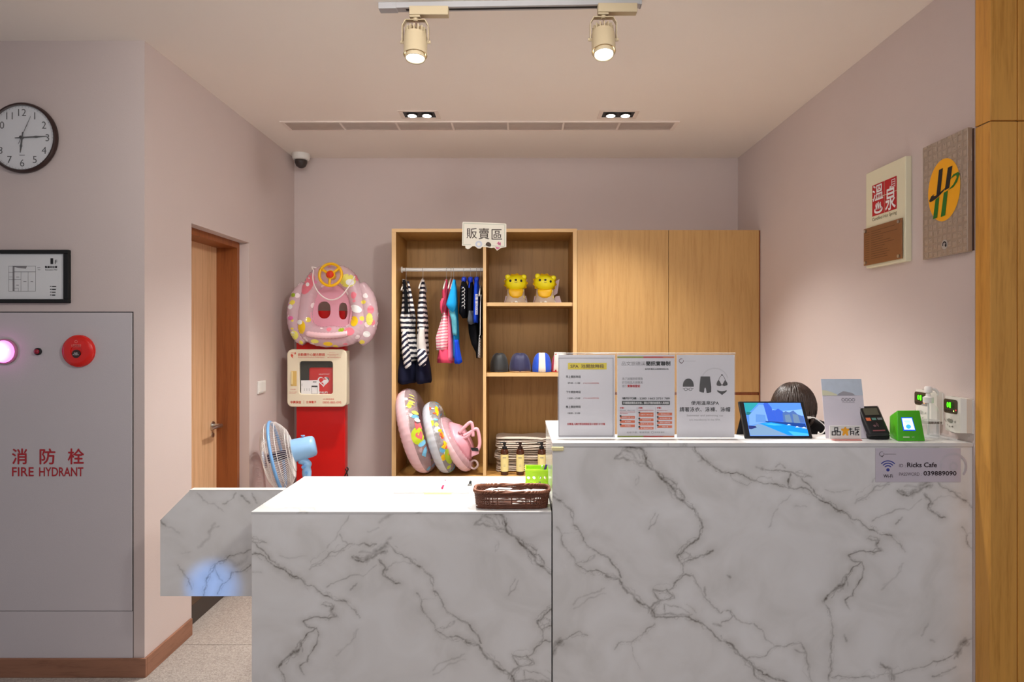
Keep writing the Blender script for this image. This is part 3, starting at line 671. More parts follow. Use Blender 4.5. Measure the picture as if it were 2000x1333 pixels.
def vein_field(px_, py_, period=792.0, segs=None):
    """0..1 darkness of the printed veins at pattern coordinates in px (the printed slab repeats)"""
    best = np.zeros(px_.shape, np.float32); halo = np.zeros(px_.shape, np.float32)
    lo = [px_.min()-40, py_.min()-40]; hi = [px_.max()+40, py_.max()+40]
    for sh in (-2, -1, 0, 1, 2):
        for ax, ay, bx, by, wd, st in (SEG if segs is None else segs):
            ax2, bx2 = ax+sh*period, bx+sh*period
            if max(ax2, bx2) < lo[0] or min(ax2, bx2) > hi[0] or max(ay, by) < lo[1] or min(ay, by) > hi[1]: continue
            R = 4*wd+4
            m = (px_ > min(ax2, bx2)-R) & (px_ < max(ax2, bx2)+R) & (py_ > min(ay, by)-R) & (py_ < max(ay, by)+R)
            ix = np.nonzero(m)[0]
            if not len(ix): continue
            x, y = px_[ix], py_[ix]; dx, dy = bx2-ax2, by-ay
            t = np.clip(((x-ax2)*dx+(y-ay)*dy)/(dx*dx+dy*dy+1e-6), 0, 1)
            dd = np.hypot(x-ax2-t*dx, y-ay-t*dy)
            best[ix] = np.maximum(best[ix], 1.05*st*np.clip(1.25-dd/(wd*.48), 0, 1))
            halo[ix] = np.maximum(halo[ix], st*np.clip(1-dd/(4*wd+3), 0, 1)**1.5)
    return best, halo
def marble():
    m = bpy.data.materials.new('veined_marble'); t, b = nodes(m); v = coords(t)
    at = N(t, 'ShaderNodeAttribute', attribute_name='vein'); sp = N(t, 'ShaderNodeSeparateColor'); t.links.new(at.outputs['Color'], sp.inputs[0])
    n1 = N(t, 'ShaderNodeTexNoise'); n1.inputs['Scale'].default_value = 4.5; n1.inputs['Detail'].default_value = 5; n1.inputs['Distortion'].default_value = 1.2; t.links.new(v, n1.inputs[0])
    n2 = N(t, 'ShaderNodeTexNoise'); n2.inputs['Scale'].default_value = 130; n2.inputs['Detail'].default_value = 4; t.links.new(v, n2.inputs[0])
    base = ramp(t, n1.outputs[0], [(.3, lin((230, 227, 223))), (.48, lin((240, 237, 234))), (.7, lin((246, 244, 242)))])
    base = mix(t, math_(t, 'MULTIPLY', sp.outputs[1], .34), base, lin((146, 136, 120)))
    k = math_(t, 'MULTIPLY', sp.outputs[0], math_(t, 'ADD', math_(t, 'MULTIPLY', n2.outputs[0], 1.2), .25))
    k = math_(t, 'MINIMUM', k, .92)
    base = mix(t, k, base, lin((98, 89, 79)))
    t.links.new(base, b.inputs['Base Color']); b.inputs['Roughness'].default_value = .32; b.inputs['Specular IOR Level'].default_value = .35
    return m
M_marble = marble()
def marble2():
    """plain slab with faint procedural veins, for tops, sides and the gate"""
    m = bpy.data.materials.new('pale_marble'); t, b = nodes(m); v = coords(t, rot=(.3, .2, .9))
    n1 = N(t, 'ShaderNodeTexNoise'); n1.inputs['Scale'].default_value = 2.6; n1.inputs['Detail'].default_value = 8; n1.inputs['Distortion'].default_value = .8; t.links.new(v, n1.inputs[0])
    ve = ramp(t, math_(t, 'ABSOLUTE', math_(t, 'SUBTRACT', n1.outputs[0], .5)), [(0, 1), (.006, .6), (.03, 0)])
    n2 = N(t, 'ShaderNodeTexNoise'); n2.inputs['Scale'].default_value = 5; t.links.new(v, n2.inputs[0])
    c = mix(t, math_(t, 'MULTIPLY', ve, ramp(t, n2.outputs[0], [(.45, 0), (.65, .5)])), lin((226, 224, 222)), lin((120, 114, 108)))
    t.links.new(c, b.inputs['Base Color']); b.inputs['Roughness'].default_value = .3; b.inputs['Specular IOR Level'].default_value = .4
    return m
M_marble2 = marble2()
def vein_panel(name, x0, x1, z0, z1, y, th, parent, ox, oy, step=.0026, clip=None, m=None, segs=None):
    """a slab whose front is a fine grid carrying the vein print as a colour attribute; ox, oy move the print"""
    nx, nz = int((x1-x0)/step)+1, int((z1-z0)/step)+1
    X, Z = np.meshgrid(np.linspace(x0, x1, nx+1), np.linspace(z0, z1, nz+1)); X = X.ravel(); Z = Z.ravel()
    if clip: X, Z = clip(X, Z)
    front = [(a, y, c) for a, c in zip(X, Z)]
    n = len(front); W = nx+1
    vs = list(front); fs = []
    for j in range(nz):
        for i in range(nx):
            q = j*W+i; fs.append((q, q+1, q+W+1, q+W))
    rim = [i for i in range(W)]+[j*W+nx for j in range(1, nz+1)]+[nz*W+i for i in range(nx-1, -1, -1)]+[j*W for j in range(nz-1, 0, -1)]
    b0 = len(vs); vs += [(front[i][0], y+th, front[i][2]) for i in rim]; L = len(rim)
    for i in range(L): fs.append((rim[i], b0+i, b0+(i+1) % L, rim[(i+1) % L]))
    fs.append(tuple(range(b0, b0+L))[::-1])
    me = bpy.data.meshes.new(name); me.from_pydata(vs, [], fs)
    bt, hl = vein_field((CX+X/K+ox).astype(np.float32), (CY+(EYE-Z)/K+oy).astype(np.float32), 792.0 if segs is None else 9000.0, segs)
    col = np.zeros((len(vs), 4), np.float32); col[:, 3] = 1; col[:n, 0] = bt; col[:n, 1] = hl
    a = me.color_attributes.new('vein', 'FLOAT_COLOR', 'POINT'); a.data.foreach_set('color', col.ravel())
    return obj(name, None, m or M_marble, parent, mesh=me)
YF = 2.16
ZL, ZH = .875, 1.117
xl0, xl1 = -.943, .1135
lc = thing('reception_counter', 'lower white marble reception counter with gate at its left end', 'counter', (-.4, 2.43, 0))
vein_panel('front_panel', xl0+.002, xl1, 0, ZL-.008, YF+.002, .02, lc, 274-0, -129)
obj('countertop', box(BM(), xl0, xl1, YF, 2.70, ZL-.008, ZL, .0012), M_marble2, lc)
obj('side_panel', box(BM(), xl0+.002, xl0+.022, YF+.022, 2.695, 0, ZL-.008), M_marble2, lc)
obj('inner_panel', box(BM(), xl0+.022, xl1, 2.66, 2.69, 0, ZL-.008), M_marble2, lc)
hcn = thing('reception_counter', 'taller white veined marble counter carrying the acrylic signs', 'counter', (.86, 2.43, 0))
xh0, xh1 = .1165, XR-.001
vein_panel('front_panel', xh0+.002, xh1, 0, ZH-.012, YF+.002, .02, hcn, 0, 0)
YL = 2.345                                 # back of the shallow ledge; the left end panel runs further back
bm = BM(); plate(bm, [(xh0, YF-.003), (xh1, YF-.003), (xh1, YL), (xh0+.19, YL), (xh0+.19, 2.72), (xh0, 2.72)], (0, 0, ZH), (1, 0, 0), (0, 1, 0), (0, 0, 1), .012); obj('countertop', bm, M_marble2, hcn)
obj('side_panel', box(BM(), xh0+.001, xh0+.021, YF+.022, 2.71, 0, ZH-.012), mat('gloss_white_panel', (226, 224, 220), .12, var=.01), hcn)
obj('inner_panel', box(BM(), xh0+.165, xh1, YL-.03, YL-.01, .74, ZH-.012), M_marble2, hcn); obj('inner_return', box(BM(), xh0+.165, xh0+.185, YL-.01, 2.71, 0, ZH-.012), M_marble2, hcn); obj('return_end', box(BM(), xh0+.021, xh0+.165, 2.69, 2.71, 0, ZH-.012), M_marble2, hcn)
obj('inner_desk', box(BM(), xh0+.185, xh1, YF+.022, 2.70, .715, .74, .001), M_white, hcn)
obj('corner_guard', box(BM(), xh0-.002, xh0+.040, YF-.008, YF+.012, ZH-.027, ZH-.0125, .003), mat('foam_cream', (255, 238, 180), .6), hcn, label='cream foam corner guard')

gt = thing('swing_gate', 'grey marble swing gate with chamfered corner between wall and counter', 'gate', (xl0, 2.48, .448))
gx0, gx1, gz0, gz1, gy = -1.440, xl0-.004, .448, .875, 2.465
cz, cx_ = .756, -1.323
def gclip(X, Z):
    top = np.where(X < cx_, cz+(X-gx0)/(cx_-gx0)*(gz1-cz), gz1)
    return X, gz0+(Z-gz0)/(gz1-gz0)*(top-gz0)
M_gate = M_marble
vein_panel('gate_leaf', gx0, gx1, gz0, gz1-.004, gy, .034, gt, 0, 0, clip=gclip, segs=GSEG)
obj('top_edge', box(BM(), cx_, gx1, gy-.001, gy+.035, gz1-.004, gz1, .001), M_white, gt)
bm = BM()
for z in (.53, .80): cyl(bm, (gx1-.001, gy+.017, z-.035), (gx1-.001, gy+.017, z+.035), .006, seg=12)
obj('hinge', bm, M_chrome, gt)

# ------------------------------------------------------------------ cabinet units on the back wall
CYF, CYB = 4.06, 4.465
s_ = CYF/F
def X_(p): return (p-CX)*s_
def Z_(p): return EYE-(p-CY)*s_
wz = Z_(447)
zb0 = .563
wd = thing('wardrobe', 'open oak display wardrobe with swimwear rail and shelves', 'wardrobe', (-.24, 4.26, 0))
xa, xb, xc, xd = X_(765), X_(943.5), X_(1119), X_(1127.5)
def oak(nm, *a, m=None, p=wd, bev=.001): return obj(nm, box(BM(), *a, bev), m or M_oakin, p)
oak('side_panel', xa, xa+.028, CYF+.004, CYB, 0, wz-.022); oak('side_panel', xc, xd-.0015, CYF+.004, CYB, 0, wz-.022)
oak('top_panel', xa, xd-.0015, CYF+.004, CYB, wz-.022, wz); oak('back_panel', xa+.028, xc, CYB-.012, CYB, zb0, wz-.022)
oak('divider', xb, xb+.020, CYF+.004, CYB-.012, zb0, wz-.022)
oak('base_panel', xa+.028, xc, CYF+.004, CYB-.012, zb0-.022, zb0)
def edge(nm, *a): oak(nm, *a, m=M_oakedge, bev=.0005)
edge('edge_strip', xa, xa+.028, CYF, CYF+.004, 0, wz-.022); edge('edge_strip', xc, xd-.0015, CYF, CYF+.004, 0, wz-.022); edge('edge_strip', xa, xd-.0015, CYF, CYF+.004, wz-.022, wz)
edge('edge_strip', xb, xb+.020, CYF, CYF+.004, zb0, wz-.022); edge('edge_strip', xa+.028, xc, CYF, CYF+.004, zb0-.022, zb0)
for zp in (591, 729):
    z = Z_(zp)
    oak('shelf', xb+.020, xc, CYF+.016, CYB-.012, z-.024, z); edge('edge_strip', xb+.020, xc, CYF+.012, CYF+.016, z-.024, z)
for x0, x1 in ((xa+.03, (xa+xc)/2-.002), ((xa+xc)/2+.002, xc-.002)): oak('door', x0, x1, CYF+.002, CYF+.02, .08, zb0-.025, m=M_oak)
RZ, RY = 1.946, 4.25
bm = BM(); cyl(bm, (xa+.028, RY, RZ), (xb, RY, RZ), .0125, seg=18)
rl = obj('hanging_rail', bm, mat('rail_white', (252, 248, 242), .3), wd, True, angle=40)
bm = BM()
for x0, x1 in ((xa+.028, xa+.036), (xb-.008, xb)): cyl(bm, (x0, RY, RZ), (x1, RY, RZ), .021, seg=18)
obj('rail_socket', bm, M_white, rl)
cb = thing('cabinet', 'tall closed oak cabinet with two flush doors in right corner', 'cabinet', (1.0, 4.26, 0))
xm, xe = X_(1306), XR-.006
zt = Z_(449.5); zg = Z_(767)
obj('carcass', box(BM(), xd, xe, CYF+.022, CYB, 0, zt-.002), M_oakin, cb)
for x0, x1 in ((xd, xm-.0015), (xm+.0015, xe-.004)):
    obj('door', box(BM(), x0, x1, CYF, CYF+.020, zg+.001, zt, .0015), M_oak, cb)
    obj('door', box(BM(), x0, x1, CYF, CYF+.020, .08, zg-.018, .0015), M_oak, cb)
obj('finger_groove', box(BM(), xd, xe-.004, CYF+.012, CYF+.022, zg-.018, zg+.001), M_jamb, cb)
obj('end_filler', box(BM(), xe-.003, xe+.004, CYF+.002, CYB, 0, zt-.002), M_jamb, cb)

# for-sale sign
sg = thing('sales_area_sign', 'small white sign board lettered over the wardrobe divider', 'sign', P(945, 460, CYF))
d = CYF-.004
O, U, V, Nn = P(0, 0, d), Vector((d/F, 0, 0)), Vector((0, 0, -d/F)), (0, -1, 0)
def rotp(q, a=math.radians(1.6), c=(945, 460)):
    return [(c[0]+(x-c[0])*math.cos(a)-(y-c[1])*math.sin(a), c[1]+(x-c[0])*math.sin(a)+(y-c[1])*math.cos(a)) for x, y in q]
zz = lambda pts: [(890+x/18.18, 425+y/18.18) for x, y in pts]
outline = zz([(265, 155), (900, 170), (1770, 215), (1800, 250), (1795, 1050), (1600, 1085), (1470, 1180), (1370, 1070), (1270, 1085), (1060, 1050), (950, 1045), (870, 1105), (780, 1100), (680, 1020), (590, 1020), (500, 1100), (430, 1130), (350, 1085), (340, 1010), (225, 1000), (240, 180)])
obj('board', plate(BM(), outline, O, U, V, Nn, .0035), mat('sign_white', (248, 243, 228), .5, var=.01), sg)
pr = Print(O, U, V, Nn)
for a, b in (((290, 205), (1745, 265)), ((1745, 265), (1735, 1025)), ((1735, 1025), (1000, 1005)), ((540, 965), (260, 965)), ((260, 965), (290, 205))): pr.line(zz([a, b]), .9)
pr.build('border_line', mat('sage_ink', (196, 204, 186), .6), sg)
pr = Print(O, U, V, Nn)
for ch, x0, x1, y0, y1 in (('販', 385, 755, 380, 750), ('賣', 815, 1195, 385, 775), ('區', 1275, 1645, 420, 785)):
    (a, b), (c, e) = zz([(x0, y0), (x1, y1)]); pr.text(ch, a, b, c, e, .004)
pr.build('lettering', mat('brown_ink', (78, 66, 58), .6), sg)
pr = Print(O, U, V, Nn); (a, b), = zz([(820, 950)]); pr.ring(a, b, 3.4, 6.6); pr.build('swim_ring_print', mat('pale_blue_print', (206, 214, 232), .6), sg)
pr = Print(O, U, V, Nn); pr.poly(zz([(1060, 985), (1075, 920), (1120, 880), (1170, 875), (1225, 900), (1260, 960), (1255, 1010), (1230, 1040), (1150, 1030)])); pr.build('cap_print', mat('brown_print', (80, 62, 50), .6), sg)
pr = Print(O, U, V, Nn); pr.poly(zz([(1450, 925), (1540, 850), (1560, 950)])); pr.poly(zz([(1560, 900), (1600, 880), (1600, 1000), (1490, 960)])); pr.poly(zz([(1400, 1035), (1590, 1075), (1465, 1145)])); pr.build('swimsuit_print', mat('pink_swim_print', (222, 120, 160), .6), sg)
# ------------------------------------------------------------------ swimwear on the rail
def stripes(name, c1, c2, period, duty=.5, rot=(0, 0, 0), dist=1.2):
    if name in MATS: return MATS[name]
    m = bpy.data.materials.new(name); MATS[name] = m; t, b = nodes(m); v = coords(t, rot=rot)
    wv = N(t, 'ShaderNodeTexWave', wave_type='BANDS', bands_direction='Z', wave_profile='SIN')
    wv.inputs['Scale'].default_value = .31416/period; wv.inputs['Distortion'].default_value = dist; wv.inputs['Detail'].default_value = 1; wv.inputs['Detail Scale'].default_value = 3
    t.links.new(v, wv.inputs[0])
    t.links.new(ramp(t, wv.outputs['Fac'], [(max(0, duty-.06), lin(c1)), (duty+.06, lin(c2))]), b.inputs['Base Color'])
    b.inputs['Roughness'].default_value = .8
    return m
def cloth(name, c, var=.12): return mat(name, c, .85, var=var, nscale=30, bump=.3, bscale=500, spec=.2)
M_hook = mat('hanger_wire', (206, 200, 192), .35, metal=.6)
hang_i = [0]
def hanger(pxx, ty, label, col=None, yy=RY, wdt=.17):
    x = (pxx-CX)*yy/F
    h = thing('clothes_hanger', label, 'hanger', (x, yy, RZ), 'hangers on the white rail')
    r = .0145
    pts = [(x, yy+r*math.cos(a), RZ+.001+r*math.sin(a)) for a in [math.radians(d_) for d_ in range(200, -91, -30)]]
    zt_ = EYE-(ty-CY)*yy/F
    pts = [(x, yy+r*math.cos(math.radians(q)), RZ+r*math.sin(math.radians(q))) for q in range(215, -61, -25)]+[(x, yy+.004, RZ-.03), (x, yy, zt_+.002)]
    obj('hook', tube(BM(), pts, .0019, 6), M_hook, h)
    bm = BM(); tube(bm, spline([(x, yy-wdt, zt_-.075), (x, yy-wdt*.6, zt_-.035), (x, yy-.02, zt_), (x, yy+.02, zt_), (x, yy+wdt*.6, zt_-.035), (x, yy+wdt, zt_-.075)], 4), .005, 8)
    obj('arms', bm, col or mat('clear_hanger', (220, 214, 206), .2), h)
    return h
def drape(rows, yy, seed, fold=.15, n=22, capb=True):
    """closed draped cloth: rows of (photo y, left x, right x, half depth); widths measured at depth yy"""
    bm = BM(); r = random.Random(seed); ph = [r.uniform(0, 6.28) for _ in range(4)]; rings = []
    fine = []
    for a, b in zip(rows, rows[1:]):
        k = max(1, int(abs(b[0]-a[0])/5))
        fine += [tuple(a[i]+(b[i]-a[i])*j/k for i in range(4)) for j in range(k)]
    fine.append(rows[-1])
    for i, (py, xl, xr, dp) in enumerate(fine):
        z = EYE-(py-CY)*yy/F; cx = ((xl+xr)/2-CX)*yy/F; hw = (xr-xl)/2*yy/F; q = i/len(fine)
        ring = []
        for k in range(n):
            a = 2*PI*k/n
            f = 1+fold*(math.sin(3*a+ph[0]+q*1.5)+.7*math.sin(7*a+ph[1]-q*2))*min(1, .25+q)
            ring.append(Vector((cx+hw*f*math.cos(a), yy+dp*(1+fold*.6*math.sin(4*a+ph[2]))*math.sin(a), z+.004*math.sin(3*a+ph[3])*q)))
        rings.append(ring)
    return loft(bm, rings)
M_navystripe = stripes('navy_white_stripes', (12, 12, 36), (232, 226, 222), .034)
M_navystripe2 = stripes('diagonal_navy_stripes', (14, 14, 48), (232, 228, 226), .030, rot=(0, .75, 0))
M_navy = cloth('navy_cloth', (16, 18, 42)); M_pink = cloth('pink_cloth', (246, 120, 150)); M_rose = cloth('rose_cloth', (232, 78, 110))
M_pinkstripe = stripes('pink_white_stripes', (240, 140, 160), (250, 228, 226), .020, rot=(0, .12, 0))
M_cyan = cloth('cyan_cloth', (30, 160, 226)); M_blackc = cloth('black_cloth', (9, 9, 14)); M_blue = cloth('royal_blue_cloth', (24, 70, 206)); M_teal = cloth('teal_print', (92, 168, 186), .4)
def checker():
    m = bpy.data.materials.new('black_white_check'); t, b = nodes(m); v = coords(t)
    c = N(t, 'ShaderNodeTexChecker'); c.inputs['Scale'].default_value = 110; c.inputs[1].default_value = (*lin((20, 20, 22)), 1); c.inputs[2].default_value = (*lin((232, 226, 220)), 1)
    t.links.new(v, c.inputs[0]); t.links.new(c.outputs[0], b.inputs['Base Color']); b.inputs['Roughness'].default_value = .8
    return m
M_check = checker()
def garment(name, label, cat, px0, py0, yy=RY): return thing(name, label, cat, P(px0, py0, yy), 'swimwear hanging on the rail')
# 1 striped one-piece with navy skirt, far left
g = garment('swimsuit', 'navy and white striped swimsuit with knotted sash, leftmost on rail', 'swimsuit', 793, 545)
obj('bodice', drape([(546, 786, 790, .02), (575, 787, 799, .06), (607, 786, 808, .10), (625, 783, 811, .12), (650, 786, 810, .12), (690, 787, 815, .12), (704, 788, 815, .12)], RY-.03, 1), M_navystripe, g, True)
obj('strap', drape([(547, 786, 792, .012), (575, 789, 795, .014), (612, 790, 797, .016)], RY-.14, 31), M_blackc, g, True)
obj('strap', drape([(550, 795, 799, .012), (580, 799, 805, .014), (612, 801, 810, .016)], RY-.13, 32), M_navystripe, g, True)
obj('sash', drape([(648, 786, 796, .016), (670, 784, 796, .03), (690, 785, 800, .03), (716, 789, 803, .02), (720, 792, 801, .01)], RY-.165, 2), M_navystripe2, g, True)
obj('skirt', drape([(700, 783, 814, .12), (725, 778, 815, .14), (744, 778, 813, .145), (748, 781, 810, .13)], RY-.03, 3, .06), M_navy, g, True)
g = garment('swimsuit', 'striped swim top edge squeezed against the wardrobe side panel', 'swimsuit', 781, 560)
obj('bodice', drape([(550, 779, 782, .02), (575, 778, 783, .06), (620, 777.5, 786, .12), (660, 778, 785, .12), (701, 778, 786, .12)], RY+.03, 4), M_navystripe, g, True)
# 2 second striped suit
g = garment('swimsuit', 'striped swimsuit with diagonal frill and navy skirt, second from left', 'swimsuit', 826, 545)
obj('bodice', drape([(547, 823, 829, .02), (570, 820, 831, .06), (605, 817, 833, .10), (640, 817, 835, .11), (660, 816, 834, .11), (695, 817, 836, .12)], RY-.03, 5), M_navystripe, g, True)
obj('lining', drape([(640, 819, 829, .02), (665, 815, 830, .03), (690, 815, 833, .03)], RY-.145, 6), cloth('white_lining', (216, 210, 204)), g, True)
obj('frill', drape([(682, 815, 829, .02), (697, 815, 835, .035), (712, 818, 832, .03), (716, 821, 825, .01)], RY-.160, 7), M_navystripe2, g, True)
obj('skirt', drape([(690, 817, 834, .12), (720, 814, 840, .14), (743, 813, 843, .145), (747, 816, 842, .13)], RY-.03, 8, .06), M_navy, g, True)
# pink children suits
g = garment('swimsuit', 'pink striped girls swimsuit with rose skirt and bow', 'swimsuit', 872, 548)
obj('bodice', drape([(610, 866, 872, .05), (635, 860, 877, .08), (660, 853, 880, .09), (683, 854, 877, .09)], RY-.04, 9), M_pinkstripe, g, True)
obj('straps', drape([(547, 870, 874, .02), (570, 864, 876, .05), (590, 865, 874, .05), (614, 866, 873, .05)], RY-.04, 10), M_rose, g, True)
obj('bow', drape([(583, 863, 868, .01), (590, 860, 867, .016), (604, 860, 864, .012), (612, 862, 865, .006)], RY-.12, 11), M_rose, g, True)
obj('skirt', drape([(682, 858, 877, .09), (700, 857, 884, .10), (708, 858, 888, .10)], RY-.04, 12), M_rose, g, True)
g = garment('swimsuit', 'light pink swim dress with side bow beside the cyan shirt', 'swimsuit', 881, 548)
obj('straps', drape([(546, 878, 883, .02), (570, 877, 884, .05), (620, 875, 886, .07)], RY, 13), M_rose, g, True)
obj('dress', drape([(618, 875, 884, .07), (660, 876, 885, .08), (700, 876, 887, .09), (704, 877, 886, .08)], RY-.05, 14), M_pink, g, True)
g = garment('swim_shirt', 'cyan rash shirt with drooping sleeve on the clothes rail', 'shirt', 886, 548)
obj('sleeve', drape([(547, 885, 888, .01), (565, 880, 891, .02), (595, 871, 892, .03), (603, 876, 890, .02), (609, 883, 886, .006)], RY-.16, 15, .05), M_cyan, g, True)
obj('body', drape([(547, 885, 890, .03), (570, 884, 893, .08), (610, 881, 894, .11), (640, 886, 896, .11), (675, 887, 897, .11), (700, 887, 900, .11)], RY-.03, 16), M_cyan, g, True)
obj('print_panel', drape([(606, 876, 888, .01), (625, 882, 892, .015), (655, 885, 893, .012)], RY-.150, 17), M_teal, g, True)
obj('trunks', drape([(664, 887, 895, .02), (690, 888, 899, .03), (708, 888, 902, .03), (711, 891, 898, .01)], RY-.145, 18), M_blue, g, True)
# boys wear
g = garment('swim_shirt', 'short black rash shirt with white script beneath a blue hanger', 'shirt', 906, 548)
obj('body', drape([(545, 903, 909, .02), (560, 900, 914, .07), (590, 899, 915, .09), (612, 897, 913, .09), (621, 903, 911, .06)], RY-.05, 19), M_blackc, g, True)
pr = Print(*facing(RY-.155))
for y0 in range(564, 606, 7): pr.line([(902, y0), (905, y0-3), (908, y0+2), (910, y0-2), (907, y0+4)], .9)
pr.build('script_print', mat('white_print', (228, 226, 226), .7), g, 0)
g = garment('swim_shirt', 'dark rash shirt with grey hem between two blue hangers', 'shirt', 919, 548)
obj('body', drape([(546, 916, 923, .02), (562, 913, 926, .07), (600, 912, 925, .09), (625, 913, 927, .09)], RY-.03, 20), M_blackc, g, True)
obj('hem', drape([(608, 915, 926, .09), (628, 913, 928, .10), (634, 916, 927, .08)], RY-.03, 21), cloth('grey_cloth', (92, 94, 98)), g, True)
g = garment('swim_shirt', 'royal blue rash shirt with white lettering over black trunks', 'shirt', 931, 550)
obj('body', drape([(546, 928, 933, .02), (558, 926, 936, .07), (590, 925, 936, .09), (629, 925, 935, .09), (631, 926, 934, .07)], RY-.06, 22, .04), M_blue, g, True)
obj('trunks', drape([(626, 914, 936, .06), (650, 916, 938, .08), (672, 921, 938, .08), (688, 929, 938, .06), (699, 930, 937, .04)], RY-.0, 23), M_blackc, g, True)
pr = Print(*facing(RY-.160))
for k in range(9): pr.rect(928.4, 575+k*2.6-(k > 4)*0, 933.4, 576.4+k*2.6)
for k in range(5): pr.frame(928.6, 598.4+k*3.4, 932.8, 601.2+k*3.4, .7)
pr.build('lettering', MATS['white_print'], g, 0)
g = garment('swimsuit', 'narrow black and white checked suit against the wardrobe divider', 'swimsuit', 939, 575)
obj('body', drape([(562, 938, 940, .02), (580, 937, 941.5, .07), (640, 937, 941.5, .09), (662, 937, 941.5, .09)], RY-.05, 24, .04), M_blackc, g, True)
obj('skirt', drape([(655, 936, 941.5, .09), (680, 934.5, 941.5, .10), (698, 933.5, 941.5, .10)], RY-.05, 25, .04), M_check, g, True)
obj('piping', tube(BM(), [P(939.5, 576, RY-.15), P(938.5, 600, RY-.152), P(937.8, 655, RY-.152)], .0022, 6), M_paper, g)
for a in ((793, 549, 'wire hanger of the leftmost striped swimsuit'), (826, 546, 'hanger standing alone of the second striped swimsuit'), (872, 547, 'hanger of the pink striped swimsuit'), (881, 546, 'hanger of the light pink swim dress'), (886, 547, 'hanger of the cyan rash shirt')): hanger(*a)
M_bh = mat('blue_hanger', (36, 70, 214), .35)
for px_, l in ((906, 'blue-shouldered hanger of the short black shirt'), (919, 'blue-shouldered hanger of the dark grey-hemmed shirt'), (931, 'blue-shouldered hanger of the royal blue shirt')):
    h = hanger(px_, 543, l, M_bh, wdt=.12)
    obj('collar_clip', drape([(541, px_-3, px_+4, .012), (545, px_-5, px_+5, .03), (551, px_-4.5, px_+4, .03), (553, px_-3, px_+2, .01)], RY-.06, px_), M_bh, h, True)
hanger(939, 560, 'hanger of the narrow checked suit by the divider')

# ------------------------------------------------------------------ inflatables
def vinyl(name, c, alpha, rough=.16, var=.05):
    m = mat(name, c, rough, alpha=alpha, var=var, spec=.6); return m
def printed(name, base, alpha, pal, scale, thr=.36, rough=.16):
    if name in MATS: return MATS[name]
    m = bpy.data.materials.new(name); MATS[name] = m; t, b = nodes(m); v = coords(t)
    nz = N(t, 'ShaderNodeTexNoise'); nz.inputs['Scale'].default_value = scale*.9; t.links.new(v, nz.inputs[0])
    ad = N(t, 'ShaderNodeVectorMath', operation='ADD'); sc = N(t, 'ShaderNodeVectorMath', operation='SCALE'); sc.inputs['Scale'].default_value = .5/scale
    t.links.new(nz.outputs['Color'], sc.inputs[0]); t.links.new(v, ad.inputs[0]); t.links.new(sc.outputs[0], ad.inputs[1])
    vo = N(t, 'ShaderNodeTexVoronoi'); vo.inputs['Scale'].default_value = scale; t.links.new(ad.outputs[0], vo.inputs['Vector'])
    sp = N(t, 'ShaderNodeSeparateColor'); t.links.new(vo.outputs['Color'], sp.inputs[0])
    k = ramp(t, vo.outputs['Distance'], [(thr-.015, 1), (thr+.015, 0)])
    pc = ramp(t, sp.outputs[0], [(i/len(pal), lin(c)) for i, c in enumerate(pal)], 'CONSTANT')
    t.links.new(mix(t, k, lin(base), pc), b.inputs['Base Color'])
    mx = N(t, 'ShaderNodeMix'); t.links.new(k, mx.inputs[0]); mx.inputs[2].default_value = alpha; mx.inputs[3].default_value = .97
    t.links.new(mx.outputs[0], b.inputs['Alpha']); b.inputs['Roughness'].default_value = rough
    return m
def ring_surface(A, c, R, r, u, v, crimp=.10, nc=30, ang=0):
    """torus point: u round the ring, v round the tube (v=0 outward, 90 deg toward +axis)"""
    X, Y, Z = A
    rr = r*(1-crimp*(.5+.5*math.cos(nc*u))*(.3+.7*max(0, -math.cos(v)))-.02*(.5+.5*math.cos(nc*u)))
    q = R+rr*math.cos(v)
    return Vector(c)+X*(q*math.cos(u))+Y*(q*math.sin(u))+Z*(rr*math.sin(v))
def torus_part(A, c, R, r, v0, v1, nu=120, nv=10, **k):
    bm = BM(); G = [[bm.verts.new(ring_surface(A, c, R, r, 2*PI*i/nu, v0+(v1-v0)*j/nv, **k)) for j in range(nv+1)] for i in range(nu)]
    for i in range(nu):
        for j in range(nv): bm.faces.new((G[i][j], G[(i+1) % nu][j], G[(i+1) % nu][j+1], G[i][j+1]))
    return bm
PO = [0]
def torus_patch(A, c, R, r, u0, v0, pts, off=.002):
    """print conforming to the torus: pts in (metres round, metres across)"""
    PO[0] += 1; off += .0004*(PO[0] % 9); bm = BM(); n = len(pts)
    def p(a, b_): return ring_surface(A, c, R, r+off, u0+a/(R+r), v0+b_/r)
    ce = (sum(q[0] for q in pts)/n, sum(q[1] for q in pts)/n); rows = [[bm.verts.new(p(*ce))]]
    for f in (.34, .67, 1): rows.append([bm.verts.new(p(ce[0]+(a-ce[0])*f, ce[1]+(b_-ce[1])*f)) for a, b_ in pts])
    for i in range(n):
        bm.faces.new((rows[0][0], rows[1][i], rows[1][(i+1) % n]))
        for k in (1, 2): bm.faces.new((rows[k][i], rows[k+1][i], rows[k+1][(i+1) % n], rows[k][(i+1) % n]))
    return bm
def frame_axis(axis):
    Z = Vector(axis).normalized(); X = Vector((0, -1, 0)); X = (X-Z*X.dot(Z)).normalized(); Y = X.cross(Z)   # X faces the room, u grows upwards
    return X, Y, Z
M_pinkv = vinyl('pink_vinyl', (250, 206, 212), .96, .25); M_greyv = vinyl('silver_vinyl', (222, 224, 232), .93, .22)
def ell(a, b, n=16): return [(a*math.cos(2*PI*i/n), b*math.sin(2*PI*i/n)) for i in range(n)]
def heart(s, n=18):
    return [(s*.06*(13*math.cos(t)-5*math.cos(2*t)-2*math.cos(3*t)-math.cos(4*t)), s*.06*16*math.sin(t)**3) for t in [2*PI*i/n for i in range(n)]]
